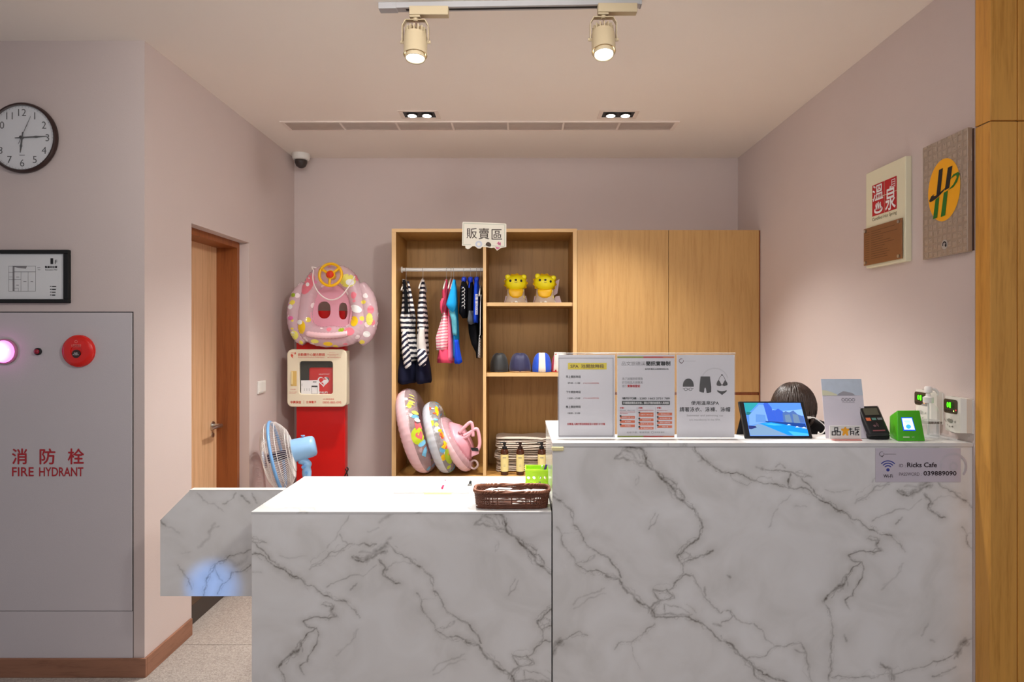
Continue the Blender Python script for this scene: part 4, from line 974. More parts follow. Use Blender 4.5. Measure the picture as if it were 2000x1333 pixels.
M_cl1 = printed('clear_print_a', (214, 190, 190), .38, [(214, 226, 80), (120, 190, 230), (250, 250, 250), (230, 110, 120)], 11, .22)
M_cl2 = printed('clear_print_b', (206, 200, 200), .38, [(250, 200, 20), (230, 90, 60), (250, 250, 240), (190, 210, 60), (110, 180, 220)], 17, .40)
d = 4.15
# ring 1
A = frame_axis((.96, .02, .27)); c = P(814, 841, d)
ar = thing('swim_ring', 'large pink swim ring with bee and leaf print, leftmost in wardrobe', 'swim ring', c, 'swim rings on the wardrobe floor')
R1, r1 = .219, .073
rad = math.radians
def flat_mat(nm, c): return mat(nm, c, .35, var=.03)
M_leaf = flat_mat('print_lime', (196, 214, 40)); M_heart = flat_mat('print_coral', (232, 104, 112)); M_sky = flat_mat('print_sky', (120, 190, 226)); M_yel = flat_mat('print_yellow', (250, 206, 30)); M_pyel = flat_mat('print_pale_yellow', (240, 232, 110)); M_wprint = flat_mat('print_white', (250, 248, 246)); M_lgreen = flat_mat('print_green', (160, 186, 40)); M_org = flat_mat('print_orange', (236, 100, 50)); M_mag = flat_mat('print_magenta', (226, 110, 170))
obj('pink_back', torus_part(A, c, R1, r1, rad(-172), rad(8), nc=40), M_pinkv, ar, True)
cf = obj('clear_front', torus_part(A, c, R1, r1, rad(8), rad(188), nc=40), M_cl1, ar, True)
for u, v, pts, m, nm in ((-2, 46, ell(.062, .052), M_leaf, 'leaf_print'), (-2, 54, [(a, b) for a, b in heart(.036)], M_heart, 'heart_print'), (-14, 58, ell(.018, .04), M_sky, 'blue_print'), (11, 62, [(-.022, -.03), (.022, -.03), (.026, .03), (-.026, .03)], M_heart, 'coral_print'), (-28, 50, [(-.035, -.01), (.0, -.03), (.03, .0), (.03, .03), (0, .02)], M_sky, 'blue_print'),
                         (31, 58, ell(.016, .03), M_pyel, 'bee_print'), (25, 56, ell(.014, .034), M_sky, 'wing_print'), (20, 62, ell(.018, .026), M_wprint, 'wing_print'), (44, 42, ell(.006, .024), M_pyel, 'bee_stripe'), (50, 46, ell(.006, .026), M_pyel, 'bee_stripe'), (56, 46, ell(.006, .024), M_pyel, 'bee_stripe'), (63, 46, ell(.005, .02), M_pyel, 'bee_stripe'), (27, 30, ell(.012, .012), M_wprint, 'flower_print')):
    obj(nm, torus_patch(A, c, R1, r1, rad(u), rad(v), pts), m, cf, True)
# ring 2
A = frame_axis((.955, .02, .28)); c = P(859, 854, d)
ar = thing('swim_ring', 'silver grey swim ring with yellow and green print, middle of the three', 'swim ring', c, 'swim rings on the wardrobe floor')
R2, r2 = .188, .060
obj('silver_back', torus_part(A, c, R2, r2, rad(-176), rad(4), nc=36), M_greyv, ar, True)
cf = obj('clear_front', torus_part(A, c, R2, r2, rad(4), rad(184), nc=36), M_cl2, ar, True)
for u, v, pts, m, nm in ((56, 52, ell(.055, .014), M_yel, 'yellow_print'), (-7, 52, [(-.03, -.01), (-.005, -.03), (.004, -.005), (.03, .0), (.012, .02), (-.01, .034)], M_yel, 'petal_print'), (-31, 54, ell(.07, .03), M_lgreen, 'green_print'), (-24, 52, ell(.012, .010), M_org, 'red_print'), (-36, 50, ell(.013, .013), M_wprint, 'flower_print'), (-20, 40, ell(.012, .012), M_wprint, 'flower_print'),
                         (10, 50, ell(.014, .013), M_org, 'strawberry_print'), (17, 48, ell(.010, .016), M_yel, 'yellow_print'), (27, 34, ell(.014, .014), M_pyel, 'flower_print'), (36, 36, ell(.009, .016), M_sky, 'blue_print'), (58, 26, ell(.010, .010), M_wprint, 'flower_print'), (48, 36, ell(.008, .014), M_org, 'orange_print')):
    obj(nm, torus_patch(A, c, R2, r2, rad(u), rad(v), pts), m, cf, True)
# baby float on the right: ring, seat and straps
A = frame_axis((.86, -.02, .50)); c = P(889, 868, d)
ar = thing('baby_float', 'pink baby seat float with looped straps against the wardrobe divider', 'baby float', c)
R3, r3 = .158, .044
obj('pink_ring', torus_part(A, c, R3, r3, rad(-170), rad(20), nc=30), M_pinkv, ar, True)
obj('clear_ring', torus_part(A, c, R3, r3, rad(20), rad(190), nc=30), vinyl('clear_pink_vinyl', (240, 196, 204), .5), ar, True)
M_seat = vinyl('seat_vinyl', (240, 168, 182), .9, .35); M_seat2 = vinyl('strap_vinyl', (244, 180, 192), .97, .4)
bm = BM(); Xa, Ya, Za = A; prof = []
for k, (hh, f) in enumerate(((.03, .92), (.055, .86), (.085, .70), (.10, .55), (.108, .2))):
    prof.append([c+Za*hh+(Xa*math.cos(2*PI*i/24)+Ya*math.sin(2*PI*i/24))*(R3*f*(1+.05*math.sin(5*2*PI*i/24+k))) for i in range(24)])
loft(bm, prof); obj('seat_cup', bm, M_seat, ar, True)
def pp(x, y, dd=d-.10): return P(x, y, dd)
for pts, nm in (([pp(897, 846), pp(908, 834), pp(919, 825.5), pp(923, 834), pp(924, 853)], 'leg_strap'), ([pp(905, 852), pp(917, 846), pp(930, 838), pp(935, 848), pp(937, 868), pp(932, 882)], 'leg_strap'), ([pp(902, 856), pp(912, 853), pp(921, 844)], 'cross_strap')):
    obj(nm, tube(BM(), spline(pts, 5), .0115, 10), M_seat2, ar, True)
bm = BM(); plate(bm, [(921, 877), (936, 874), (935, 887), (921, 893)], *facing(d-.10), .014); obj('back_pad', bm, M_seat2, ar)
bm = BM(); plate(bm, [(919, 875), (933, 875.5), (935, 882), (922, 881.5)], *facing(d-.117), .006); obj('buckle', bm, M_black, ar)
bm = BM(); lathe(bm, [(.030, -.01), (.034, 0), (.030, .012), (.022, .012), (.022, -.01)], pp(926, 908, d-.06), (-.3, -1, .25), 24, cap=False); obj('valve_cup', bm, vinyl('clear_vinyl', (236, 210, 208), .55), ar, True)

# baby boat above the defibrillator
by = 4.13
def q(x, y, dy=0): return P(x, y, by)+Vector((0, dy, 0))
bb = thing('baby_boat', 'pink printed baby boat float with yellow steering wheel above the defibrillator', 'baby boat', P(645, 680, by))
M_boat = printed('boat_print', (248, 212, 220), .62, [(246, 226, 90), (240, 140, 156), (250, 240, 240), (252, 232, 234), (250, 244, 244), (232, 150, 190)], 17, .30, .14)
M_boat2 = vinyl('boat_pink', (242, 172, 190), .93, .25)
sb = by/F
cb_ = (649, 598)
def sup(a, e): return math.copysign(abs(math.cos(a))**e, math.cos(a)), math.copysign(abs(math.sin(a))**e, math.sin(a))
BV = []
def hull():
    bm = BM(); nu, nv = 120, 20; G = []
    for i in range(nu):
        a = 2*PI*i/nu; cxx, cyy = sup(a, .68)
        py = cb_[1]-60*cyy; wx = 50-11*cyy
        nrm = Vector((cxx/44, 0, -cyy/60)).normalized(); r = 15+7*abs(cyy)**2; row = []
        for j in range(nv):
            v = 2*PI*j/nv; w_ = .06*(.5+.5*math.cos(44*a))
            rr = r*(1-w_*(.3+.7*(abs(math.cos(v)) > .5))); ox = rr*math.cos(v)
            row.append(bm.verts.new(P(cb_[0]+wx*cxx+nrm.x*ox, py+nrm.z*ox, by)+Vector((0, -rr*sb*math.sin(v)*.9, 0))))
        G.append(row)
    for i in range(nu):
        for j in range(nv): bm.faces.new((G[i][j], G[(i+1) % nu][j], G[(i+1) % nu][(j+1) % nv], G[i][(j+1) % nv]))
    bmesh.ops.recalc_face_normals(bm, faces=bm.faces[:])
    return bm
from mathutils.bvhtree import BVHTree
bm = hull(); BV.append(BVHTree.FromBMesh(bm)); obj('hull_tube', bm, M_boat, bb, True)
for pts in ([q(596, 556, .02), q(582, 578, .02), q(576.5, 603, .02), q(576.5, 630, .02), q(583, 654, .02), q(596, 668, .02)], [q(702, 556, .02), q(715, 578, .02), q(720, 603, .02), q(720, 630, .02), q(714, 654, .02), q(701, 668, .02)]):
    sp_ = spline(pts, 6); n = len(sp_)
    bm = tube(BM(), sp_, [(.060*math.sin(PI*min(1, (.14+.72*i/(n-1))))**.55)*(1-.06*(i % 2)) for i in range(n)], 18); bmesh.ops.recalc_face_normals(bm, faces=bm.faces[:])
    BV.append(BVHTree.FromBMesh(bm)); obj('side_tube', bm, M_boat, bb, True)
# seat insert with two leg holes
S0 = [(609, 562), (624, 556), (645, 554), (668, 556), (683, 563), (687, 590), (685, 622), (680, 638), (662, 645), (645, 646), (622, 644), (611, 636), (606, 610), (606, 585)]
def holed(outer, holes, dy):
    me = bpy.data.curves.new('h', 'CURVE'); me.dimensions = '2D'; me.fill_mode = 'BOTH'; me.extrude = .006; me.bevel_depth = .003
    for ring in [outer]+holes:
        s = me.splines.new('POLY'); s.points.add(len(ring)-1); s.use_cyclic_u = True
        for p_, (x, y) in zip(s.points, ring): p_.co = ((x-CX)*by/F, -(y-CY)*by/F, 0, 1)
    o = bpy.data.objects.new('h', me); COL.objects.link(o)
    m_ = bpy.data.meshes.new_from_object(o.evaluated_get(bpy.context.evaluated_depsgraph_get())); bpy.data.objects.remove(o)
    m_.transform(Matrix.Translation((0, by+dy, EYE)) @ Matrix.Rotation(PI/2, 4, 'X'))
    return m_
def oval(cx, cy, rx, ry, n=20): return [(cx+rx*math.copysign(abs(math.cos(2*PI*i/n))**.8, math.cos(2*PI*i/n)), cy+ry*math.copysign(abs(math.sin(2*PI*i/n))**.8, math.sin(2*PI*i/n))) for i in range(n)]
so = [tuple(v[:2]) for v in spline([(a, b, 0) for a, b in S0], 3, True)]
obj('seat_insert', None, M_boat2, bb, mesh=holed(so, [oval(633, 606, 13.5, 17.5), oval(670, 608, 9.5, 17.5)], .006), smooth=True, angle=40)
obj('seat_piping', tube(BM(), [P(x, y, by-.016) for x, y in so], .0085, 8, True), M_boat2, bb, True)
bm = BM(); tube(bm, spline([q(606, 652, -.070), q(625, 655, -.078), q(645, 656, -.08), q(665, 655, -.078), q(684, 652, -.070)], 6), [.016]*1+[.021*(1-.12*(i % 2)) for i in range(1, 25)], 12); obj('front_rest', bm, M_pinkv, bb, True)
# raised cartoon-free print patches on the hull: blobs standing 2 mm proud, built at their places
def boat_patch(x, y, pts, m, nm, lift=.0016):
    def drop(px_, py_):
        o = P(px_, py_, by)-Vector((0, .4, 0)); best = None
        for t_ in BV:
            h = t_.ray_cast(o, (0, 1, 0))
            if h[0] is not None and (best is None or h[0].y < best.y): best = h[0]
        return None if best is None else best-Vector((0, lift, 0))
    bm = BM(); n = len(pts); rows = []
    c_ = drop(x, y)
    if c_ is None: return
    rows = [[bm.verts.new(c_)]]
    for f in (.35, .7, 1):
        row = []
        for a, b_ in pts:
            p_ = drop(x+a*f, y+b_*f) or c_
            row.append(bm.verts.new(p_))
        rows.append(row)
    for i in range(n):
        bm.faces.new((rows[0][0], rows[1][i], rows[1][(i+1) % n]))
        for k in (1, 2): bm.faces.new((rows[k][i], rows[k+1][i], rows[k+1][(i+1) % n], rows[k][(i+1) % n]))
    obj(nm, bm, m, bb, True)
M_bp = flat_mat('print_boat_pink', (240, 128, 144))
boat_patch(683, 550, ell(15, 13), M_pyel, 'yellow_blob'); boat_patch(688, 553, ell(8, 6), M_wprint, 'white_blob', .0028)
boat_patch(606, 556, [(a*.8-b_*.5, b_+a*.3) for a, b_ in ell(13, 20)], M_bp, 'pink_blob'); boat_patch(606, 557, ell(4, 4, 10), M_wprint, 'white_blob', .0028)
boat_patch(594, 640, ell(8, 13), M_yel, 'yellow_blob'); boat_patch(590, 630, ell(6, 5), M_wprint, 'white_blob', .0028)
boat_patch(695, 628, ell(8, 10), M_yel, 'yellow_blob'); boat_patch(698, 604, [(a+b_*.5, b_) for a, b_ in ell(11, 8)], M_wprint, 'rabbit_print'); boat_patch(686, 648, ell(11, 8), M_bp, 'mushroom_print'); boat_patch(577, 655, ell(9, 9), M_pyel, 'yellow_blob'); boat_patch(575, 652, ell(4, 4), M_wprint, 'white_blob')
boat_patch(724, 624, [(a*.7, b_) for a, b_ in ell(9, 12)], M_pyel, 'yellow_blob'); boat_patch(726, 606, ell(6, 8), M_bp, 'pink_blob'); boat_patch(671, 645, ell(6, 4), M_lgreen, 'green_blob'); boat_patch(718, 653, ell(7, 6), M_wprint, 'white_blob'); boat_patch(570, 600, ell(5, 5), M_wprint, 'white_blob'); boat_patch(571, 622, ell(6, 4), M_mag, 'magenta_blob'); boat_patch(575, 577, ell(5, 4), M_lgreen, 'green_blob'); boat_patch(694, 578, ell(5, 7), M_bp, 'pink_blob'); boat_patch(645, 672, ell(9, 4), M_yel, 'yellow_blob'); boat_patch(620, 667, ell(8, 4), M_pyel, 'yellow_blob', .0028)
# steering wheel
wc = P(645.5, 537, by-.115)
M_wheel = mat('wheel_yellow', (250, 190, 10), .3); wh = obj('steering_wheel', None, M_wheel, bb, mesh=(lambda m_: m_)(bpy.data.meshes.new('steering_wheel')))
bm = BM(); ax = Vector((0, -1, .12)).normalized(); u_, v_, a_ = basis(ax); RW = .073
tube(bm, [wc+(Vector((1, 0, 0))*math.cos(2*PI*i/40)+Vector((0, .12, 1)).normalized()*math.sin(2*PI*i/40))*RW for i in range(40)], .0095, 10, True)
for an in (38, 148, 265):
    a = rad(an); tube(bm, [wc, wc+(Vector((1, 0, 0))*math.cos(a)+Vector((0, .12, 1)).normalized()*math.sin(a))*RW], .0095, 8)
lathe(bm, [(.03, -.006), (.03, .006), (.02, .012)], wc, ax, 24); lathe(bm, [(.022, -.06), (.026, -.006)], wc, ax, 20)
for v in bm.verts: v.co -= ORG[wh.name]
bm.normal_update(); bm.to_mesh(wh.data); bm.free()
for p_ in wh.data.polygons: p_.use_smooth = True
bm = BM(); lathe(bm, [(.0245, .008), (.0245, .014), (.019, .022), (.009, .027), (.001, .028)], wc, ax, 24); obj('horn_button', bm, mat('horn_red', (226, 50, 20), .25), wh, True)
st = [P(612, 528, by-.09), P(611, 545, by-.10), P(616, 562, by-.11), P(628, 578, by-.11), P(645, 586, by-.10), P(663, 581, by-.11), P(680, 562, by-.11), P(693, 540, by-.10)]
obj('cord', tube(BM(), spline(st, 8), .0042, 8), mat('white_cord', (240, 226, 222), .6), bb, True)
obj('cord_knot', tube(BM(), spline([P(612, 528, by-.09), P(609, 522, by-.07), P(618, 524, by-.06)], 4), .0042, 8), MATS['white_cord'], bb, True)

# ------------------------------------------------------------------ red stand and defibrillator box
ry0 = 4.19
rs = thing('red_stand', 'tall red metal stand panel behind the defibrillator box', 'stand', (-1.35, 4.32, 0))
M_rs = mat('red_stand_paint', (212, 16, 10), .35, var=.06, nscale=5)
obj('column', box(BM(), -1.520, -1.186, ry0, ry0+.06, .02, 1.66, .004), M_rs, rs)
obj('foot_plate', box(BM(), -1.56, -1.146, ry0-.08, YB-.03, 0, .02, .003), M_rs, rs)
ae = thing('defibrillator_box', 'cream defibrillator cabinet with clear window on the red stand', 'defibrillator box', (-1.35, 4.15, 1.015))
af = 4.10; s4 = af/F
x0, x1, z0, z1 = -1.548, -1.153, 1.015, 1.397
M_ae = mat('defib_cream', (238, 224, 196), .4, var=.02)
def W4(px_, py_): return ((px_-CX)*s4, EYE-(py_-CY)*s4)
wx0, wz1 = W4(583, 704.5); wx1, wz0 = W4(651, 772)
def curveplate(outer, holes, d0, th, bev):
    cu = bpy.data.curves.new('h', 'CURVE'); cu.dimensions = '2D'; cu.fill_mode = 'BOTH'; cu.extrude = th/2-bev; cu.bevel_depth = bev; cu.bevel_resolution = 2
    for ring in [outer]+holes:
        s = cu.splines.new('POLY'); s.points.add(len(ring)-1); s.use_cyclic_u = True
        for p_, (x, y) in zip(s.points, ring): p_.co = (x, y, 0, 1)
    o = bpy.data.objects.new('h', cu); COL.objects.link(o)
    m_ = bpy.data.meshes.new_from_object(o.evaluated_get(bpy.context.evaluated_depsgraph_get())); bpy.data.objects.remove(o)
    m_.transform(Matrix.Translation((0, d0+th/2, 0)) @ Matrix.Rotation(PI/2, 4, 'X'))
    return m_
dr_ = obj('door', None, M_ae, ae, mesh=curveplate(rrect(x0+.004, z0+.004, x1-.004, z1-.004, .03), [rrect(wx0, wz0, wx1, wz1, .022)], af, .022, .005), smooth=True, angle=40)
obj('window_pane', box(BM(), wx0-.004, wx1+.004, af+.012, af+.014, wz0-.004, wz1+.004), mat('window_acrylic', (255, 255, 255), .03, alpha=.025, var=0), dr_)
bm = BM(); zb = z0+.012
box(bm, x0+.010, x0+.016, af+.023, ry0-.001, z0+.01, z1-.01); box(bm, x1-.014, x1-.004, af+.023, ry0-.001, z0+.01, z1-.01, .002); box(bm, x0+.016, x1-.014, af+.023, ry0-.001, z0+.01, z0+.016); box(bm, x0+.016, x1-.014, af+.023, ry0-.001, z1-.016, z1-.01)
obj('housing', bm, M_ae, ae)
obj('dark_lining', box(BM(), x0+.016, x1-.014, ry0-.008, ry0-.002, z0+.016, z1-.016), mat('defib_lining', (66, 62, 50), .8), ae)
a, b = W4(568, 754.5); a2, b2 = W4(579.5, 725)
obj('latch_recess', box(BM(), a, a2, af-.001, af+.002, b, b2, .001), mat('latch_yellow', (222, 186, 110), .4), dr_)
obj('latch_handle', box(BM(), a+.002, a+.014, af-.008, af-.001, b+.01, b2-.004, .002), mat('latch_cream', (240, 218, 160), .35), dr_)
z_ = lambda x, y: (550+x*.12, 660+y*.12)
def tx(p, t, xa_, ya_, xb_, yb_, bo=0): A_, B_ = z_(xa_, ya_); C_, D_ = z_(xb_, yb_); p.text(t, A_, B_, C_, D_, bo)
M_ti = mat('terracotta_ink', (214, 78, 56), .6)
pr = Print(*facing(af))
tx(pr, '自動體外心臟去顫器', 270, 252, 705, 298, .01); tx(pr, 'Automated External Defibrillator', 270, 310, 700, 328); tx(pr, '請呼叫並打119', 775, 238, 870, 248); tx(pr, '■ 使用說明請參考內附', 750, 266, 925, 278); tx(pr, '操作手冊', 775, 288, 880, 298); tx(pr, '■ 使用後請通知管理人員', 750, 314, 965, 328)
tx(pr, '中興保全', 145, 1028, 320, 1072, .02); tx(pr, '立偉電子', 400, 1030, 565, 1068, .02); tx(pr, '24H服務專線', 672, 988, 855, 1014); tx(pr, '0800-885-095', 668, 1036, 972, 1072); tx(pr, '向右拉開門', 145, 834, 232, 850); tx(pr, 'PULL TO OPEN', 125, 880, 250, 890); tx(pr, '開啟會有警報', 125, 898, 230, 908)
A_, B_ = z_(360, 1020); C_, D_ = z_(364, 1080); pr.rect(A_, B_, C_, D_)
tx(pr, 'AED', 148, 238, 205, 256)
A_, B_ = z_(178, 296)
pr.poly([z_(*p_) for p_ in ((190, 340), (160, 312), (148, 290), (152, 268), (172, 266), (186, 280), (192, 300), (180, 306))]); pr.poly([z_(*p_) for p_ in ((215, 240), (236, 232), (226, 252), (240, 250), (212, 286), (220, 264), (206, 266))])
pr.build('lettering', M_ti, dr_)
db = thing('defibrillator_pack', 'red defibrillator pack with white heart behind the box window', 'defibrillator', (-1.31, 4.15, z0+.04))
bx0, bz1 = W4(598, 719); bx1, bz0 = W4(652, 773)
obj('pack', box(BM(), bx0+.003, bx1+.0, af+.035, ry0-.015, bz0-.004, bz1, .014, 3), mat('pack_red', (216, 24, 20), .45), db, True, angle=50)
dp = af+.035; pr = Print(*facing(dp))
def h2(cx, cy, s_, n=26): return [(cx+s_*.06*16*math.sin(t)**3, cy-s_*.06*(13*math.cos(t)-5*math.cos(2*t)-2*math.cos(3*t)-math.cos(4*t))) for t in [2*PI*i/n for i in range(n)]]
k_ = lambda x, y: ((550+x*.12-CX)*af/dp+CX, (660+y*.12-CY)*af/dp+CY)
ho = [k_(655+100*math.sin(t)**3*.95, 715-86*(13*math.cos(t)-5*math.cos(2*t)-2*math.cos(3*t)-math.cos(4*t))/14.5) for t in [2*PI*i/36 for i in range(36)]]
hi_ = [k_(655+100*math.sin(t)**3*.74, 712-86*(13*math.cos(t)-5*math.cos(2*t)-2*math.cos(3*t)-math.cos(4*t))/14.5*.76) for t in [2*PI*i/36 for i in range(36)]]
for i in range(36): pr.poly([ho[i], ho[(i+1) % 36], hi_[(i+1) % 36], hi_[i]])
pr.poly([k_(*p_) for p_ in ((690, 650), (740, 655), (745, 690), (715, 730), (660, 785), (650, 740), (610, 735), (660, 705), (640, 695), (710, 685), (680, 670))])
A_, B_ = k_(580, 592); C_, D_ = k_(755, 610); pr.text('HEARTSTART', A_, B_, C_, D_)
A_, B_ = k_(590, 884); C_, D_ = k_(724, 914); pr.text('PHILIPS', A_, B_, C_, D_, .02)
pr.build('lettering', M_paper, db, .001)
cdp = af+.022
cd = thing('instruction_card', 'white card with phone drawing inside the defibrillator window', 'card', P(604, 758, cdp))
k_ = lambda x, y: ((550+x*.12-CX)*af/cdp+CX, (660+y*.12-CY)*af/cdp+CY)
pc = [k_(298, 700), k_(590, 694), k_(598, 936), k_(300, 936)]
obj('card_sheet', plate(BM(), pc, P(0, 0, cdp), (cdp/F, 0, 0), (0, 0, -cdp/F), (0, -1, 0), .001), M_paper, cd)
pr = Print(*facing(cdp))
a1, b1 = k_(470, 785); a2, b2 = k_(568, 922); pr.frame(a1, b1, a2, b2, .5); pr.rect(a1, b1, a2, b1+2.8); A_, B_ = k_(490, 718); C_, D_ = k_(550, 730); pr.rect(A_, B_, C_, D_)
for x in (310, 350, 390, 430): A_, B_ = k_(x, 830 if x != 310 else 750); pr.rect(A_, B_, A_+.5, B_+5)
pr.build('phone_drawing', M_ink, cd)
cbk = thing('power_cable', 'short black cable end poking out beside the red stand', 'cable', P(676, 925, 4.2))
bm = BM(); tube(bm, spline([P(671, 934, 4.17), P(676, 925, 4.17), P(680, 917, 4.165), P(677, 913, 4.165)], 5), .0042, 8); tube(bm, spline([P(680, 934, 4.16), P(677, 922, 4.16), P(674, 916, 4.16)], 5), .004, 8)
tube(bm, [P(671, 934, 4.17), P(670, 960, 4.17), (P(670, 960, 4.17).x, 4.17, .005)], .004, 8); tube(bm, [P(680, 934, 4.16), (P(680, 934, 4.16).x, 4.16, .005)], .004, 8)
obj('cord', bm, M_black, cbk)

# ------------------------------------------------------------------ pedestal fan
fy = 3.72
fan = thing('pedestal_fan', 'light blue pedestal fan facing left behind the gate', 'fan', P(590, 0, fy)*1)
fan.location = (P(590, 0, fy).x, fy, 0); ORG[fan.name] = Vector(fan.location)
M_fb = mat('fan_blue', (150, 196, 238), .35, var=.02); M_fb2 = mat('fan_rim_blue', (120, 176, 232), .3); M_wire = mat('fan_wire', (232, 226, 222), .35)
fx_ = Vector((-.93, -.25, -.21)).normalized()              # facing direction
hub = P(541, 892, fy)+Vector((0, 0, 0)); Ru = .212
uu = Vector((0, 0, 1)); uu = (uu-fx_*uu.dot(fx_)).normalized(); vv = fx_.cross(uu)
def fpnt(r, a, h): return hub+fx_*h+(uu*math.cos(a)+vv*math.sin(a))*r
obj('rim', tube(BM(), [fpnt(Ru, 2*PI*i/64, 0) for i in range(64)], .0095, 8, True), M_fb2, fan, True)
def grille(prof, n, ringsr, nm):
    bm = BM()
    for i in range(n):
        a = 2*PI*i/n; tube(bm, [fpnt(r, a, h) for r, h in prof], .0011, 4)
    for r, h, w_ in ringsr: tube(bm, [fpnt(r, 2*PI*i/48, h) for i in range(48)], w_, 5, True)
    o = obj(nm, bm, M_wire, fan); o['kind'] = 'stuff'
rear = [(Ru, -.004), (Ru-.006, -.03), (Ru-.03, -.055), (.15, -.078), (.10, -.092), (.062, -.098)]
front = [(Ru, .004), (Ru-.006, .026), (Ru-.03, .046), (.15, .062), (.10, .072), (.05, .076)]
grille(rear, 96, [(.062, -.098, .003), (.15, -.078, .0018), (.115, -.089, .0018), (Ru-.006, -.03, .002)], 'rear_grille')
grille(front, 96, [(.05, .076, .003), (.13, .066, .0018), (Ru-.006, .026, .002)], 'front_grille')
bm = BM(); lathe(bm, [(.052, .072), (.05, .080), (.03, .084), (.001, .085)], hub, fx_, 28); obj('badge', bm, mat('fan_badge', (206, 212, 224), .3), fan, True)
bm = BM()
for k in range(5):
    rows = []
    for i in range(7):
        r = .03+(.185-.03)*i/6; wdt = .035+.05*math.sin(PI*min(1, .2+.75*i/6)); a0 = 2*PI*k/5+.25*i/6
        row = []
        for j in range(6):
            t_ = (j/5-.5)*2; aa = a0+t_*wdt/max(r, .05)*.9; row.append(bm.verts.new(fpnt(r, aa, .022*t_-.01)))
        rows.append(row)
    for i in range(6):
        for j in range(5): bm.faces.new((rows[i][j], rows[i+1][j], rows[i+1][j+1], rows[i][j+1]))
bmesh.ops.solidify(bm, geom=bm.faces[:], thickness=.0015)
obj('blades', bm, mat('fan_blade', (196, 204, 214), .2, alpha=.22), fan, True)
bm = BM(); cyl(bm, fpnt(0, 0, -.06), fpnt(0, 0, .05), .028, seg=20); obj('blade_hub', bm, mat('fan_hub_dark', (60, 50, 70), .4), fan)
bm = BM(); lathe(bm, [(.068, -.092), (.070, -.10), (.069, -.14), (.065, -.20), (.061, -.220), (.050, -.229), (.001, -.231)], hub+uu*.008, fx_, 28); mt = obj('motor_housing', bm, M_fb, fan, True, angle=60)
bm = BM(); c0 = hub-fx_*.165+uu*.062; lathe(bm, [(.004, 0), (.004, .020), (.012, .021), (.012, .026)], c0, (0, 0, 1), 14); obj('swing_knob', bm, M_fb, fan)
nb = hub-fx_*.155
bm = BM(); pts = spline([nb-uu*.05+fx_*.03, nb-uu*.085+Vector((.0, 0, 0)), Vector((nb.x+.02, nb.y, nb.z-.115)), Vector((nb.x+.022, nb.y, nb.z-.19)), Vector((nb.x+.022, nb.y, nb.z-.25))], 6); tube(bm, pts, [.026+.002*math.sin(i) for i in range(len(pts))], 14); obj('neck', bm, M_fb, fan, True)
bm = BM(); cyl(bm, (nb.x+.01, nb.y-.034, nb.z-.10), (nb.x+.01, nb.y-.02, nb.z-.10), .011, seg=14); cyl(bm, (nb.x+.028, nb.y-.033, nb.z-.135), (nb.x+.028, nb.y-.02, nb.z-.135), .010, seg=14); obj('tilt_screw', bm, M_fb2, fan)
px0 = nb.x+.022
bm = BM(); cyl(bm, (px0, nb.y, .03), (px0, nb.y, nb.z-.22), .014); obj('pole', bm, M_chrome, fan)
bm = BM(); lathe(bm, [(.17, 0), (.17, .012), (.12, .028), (.04, .038), (.022, .07)], (px0, nb.y, 0), (0, 0, 1), 36); obj('base', bm, M_fb, fan, True)

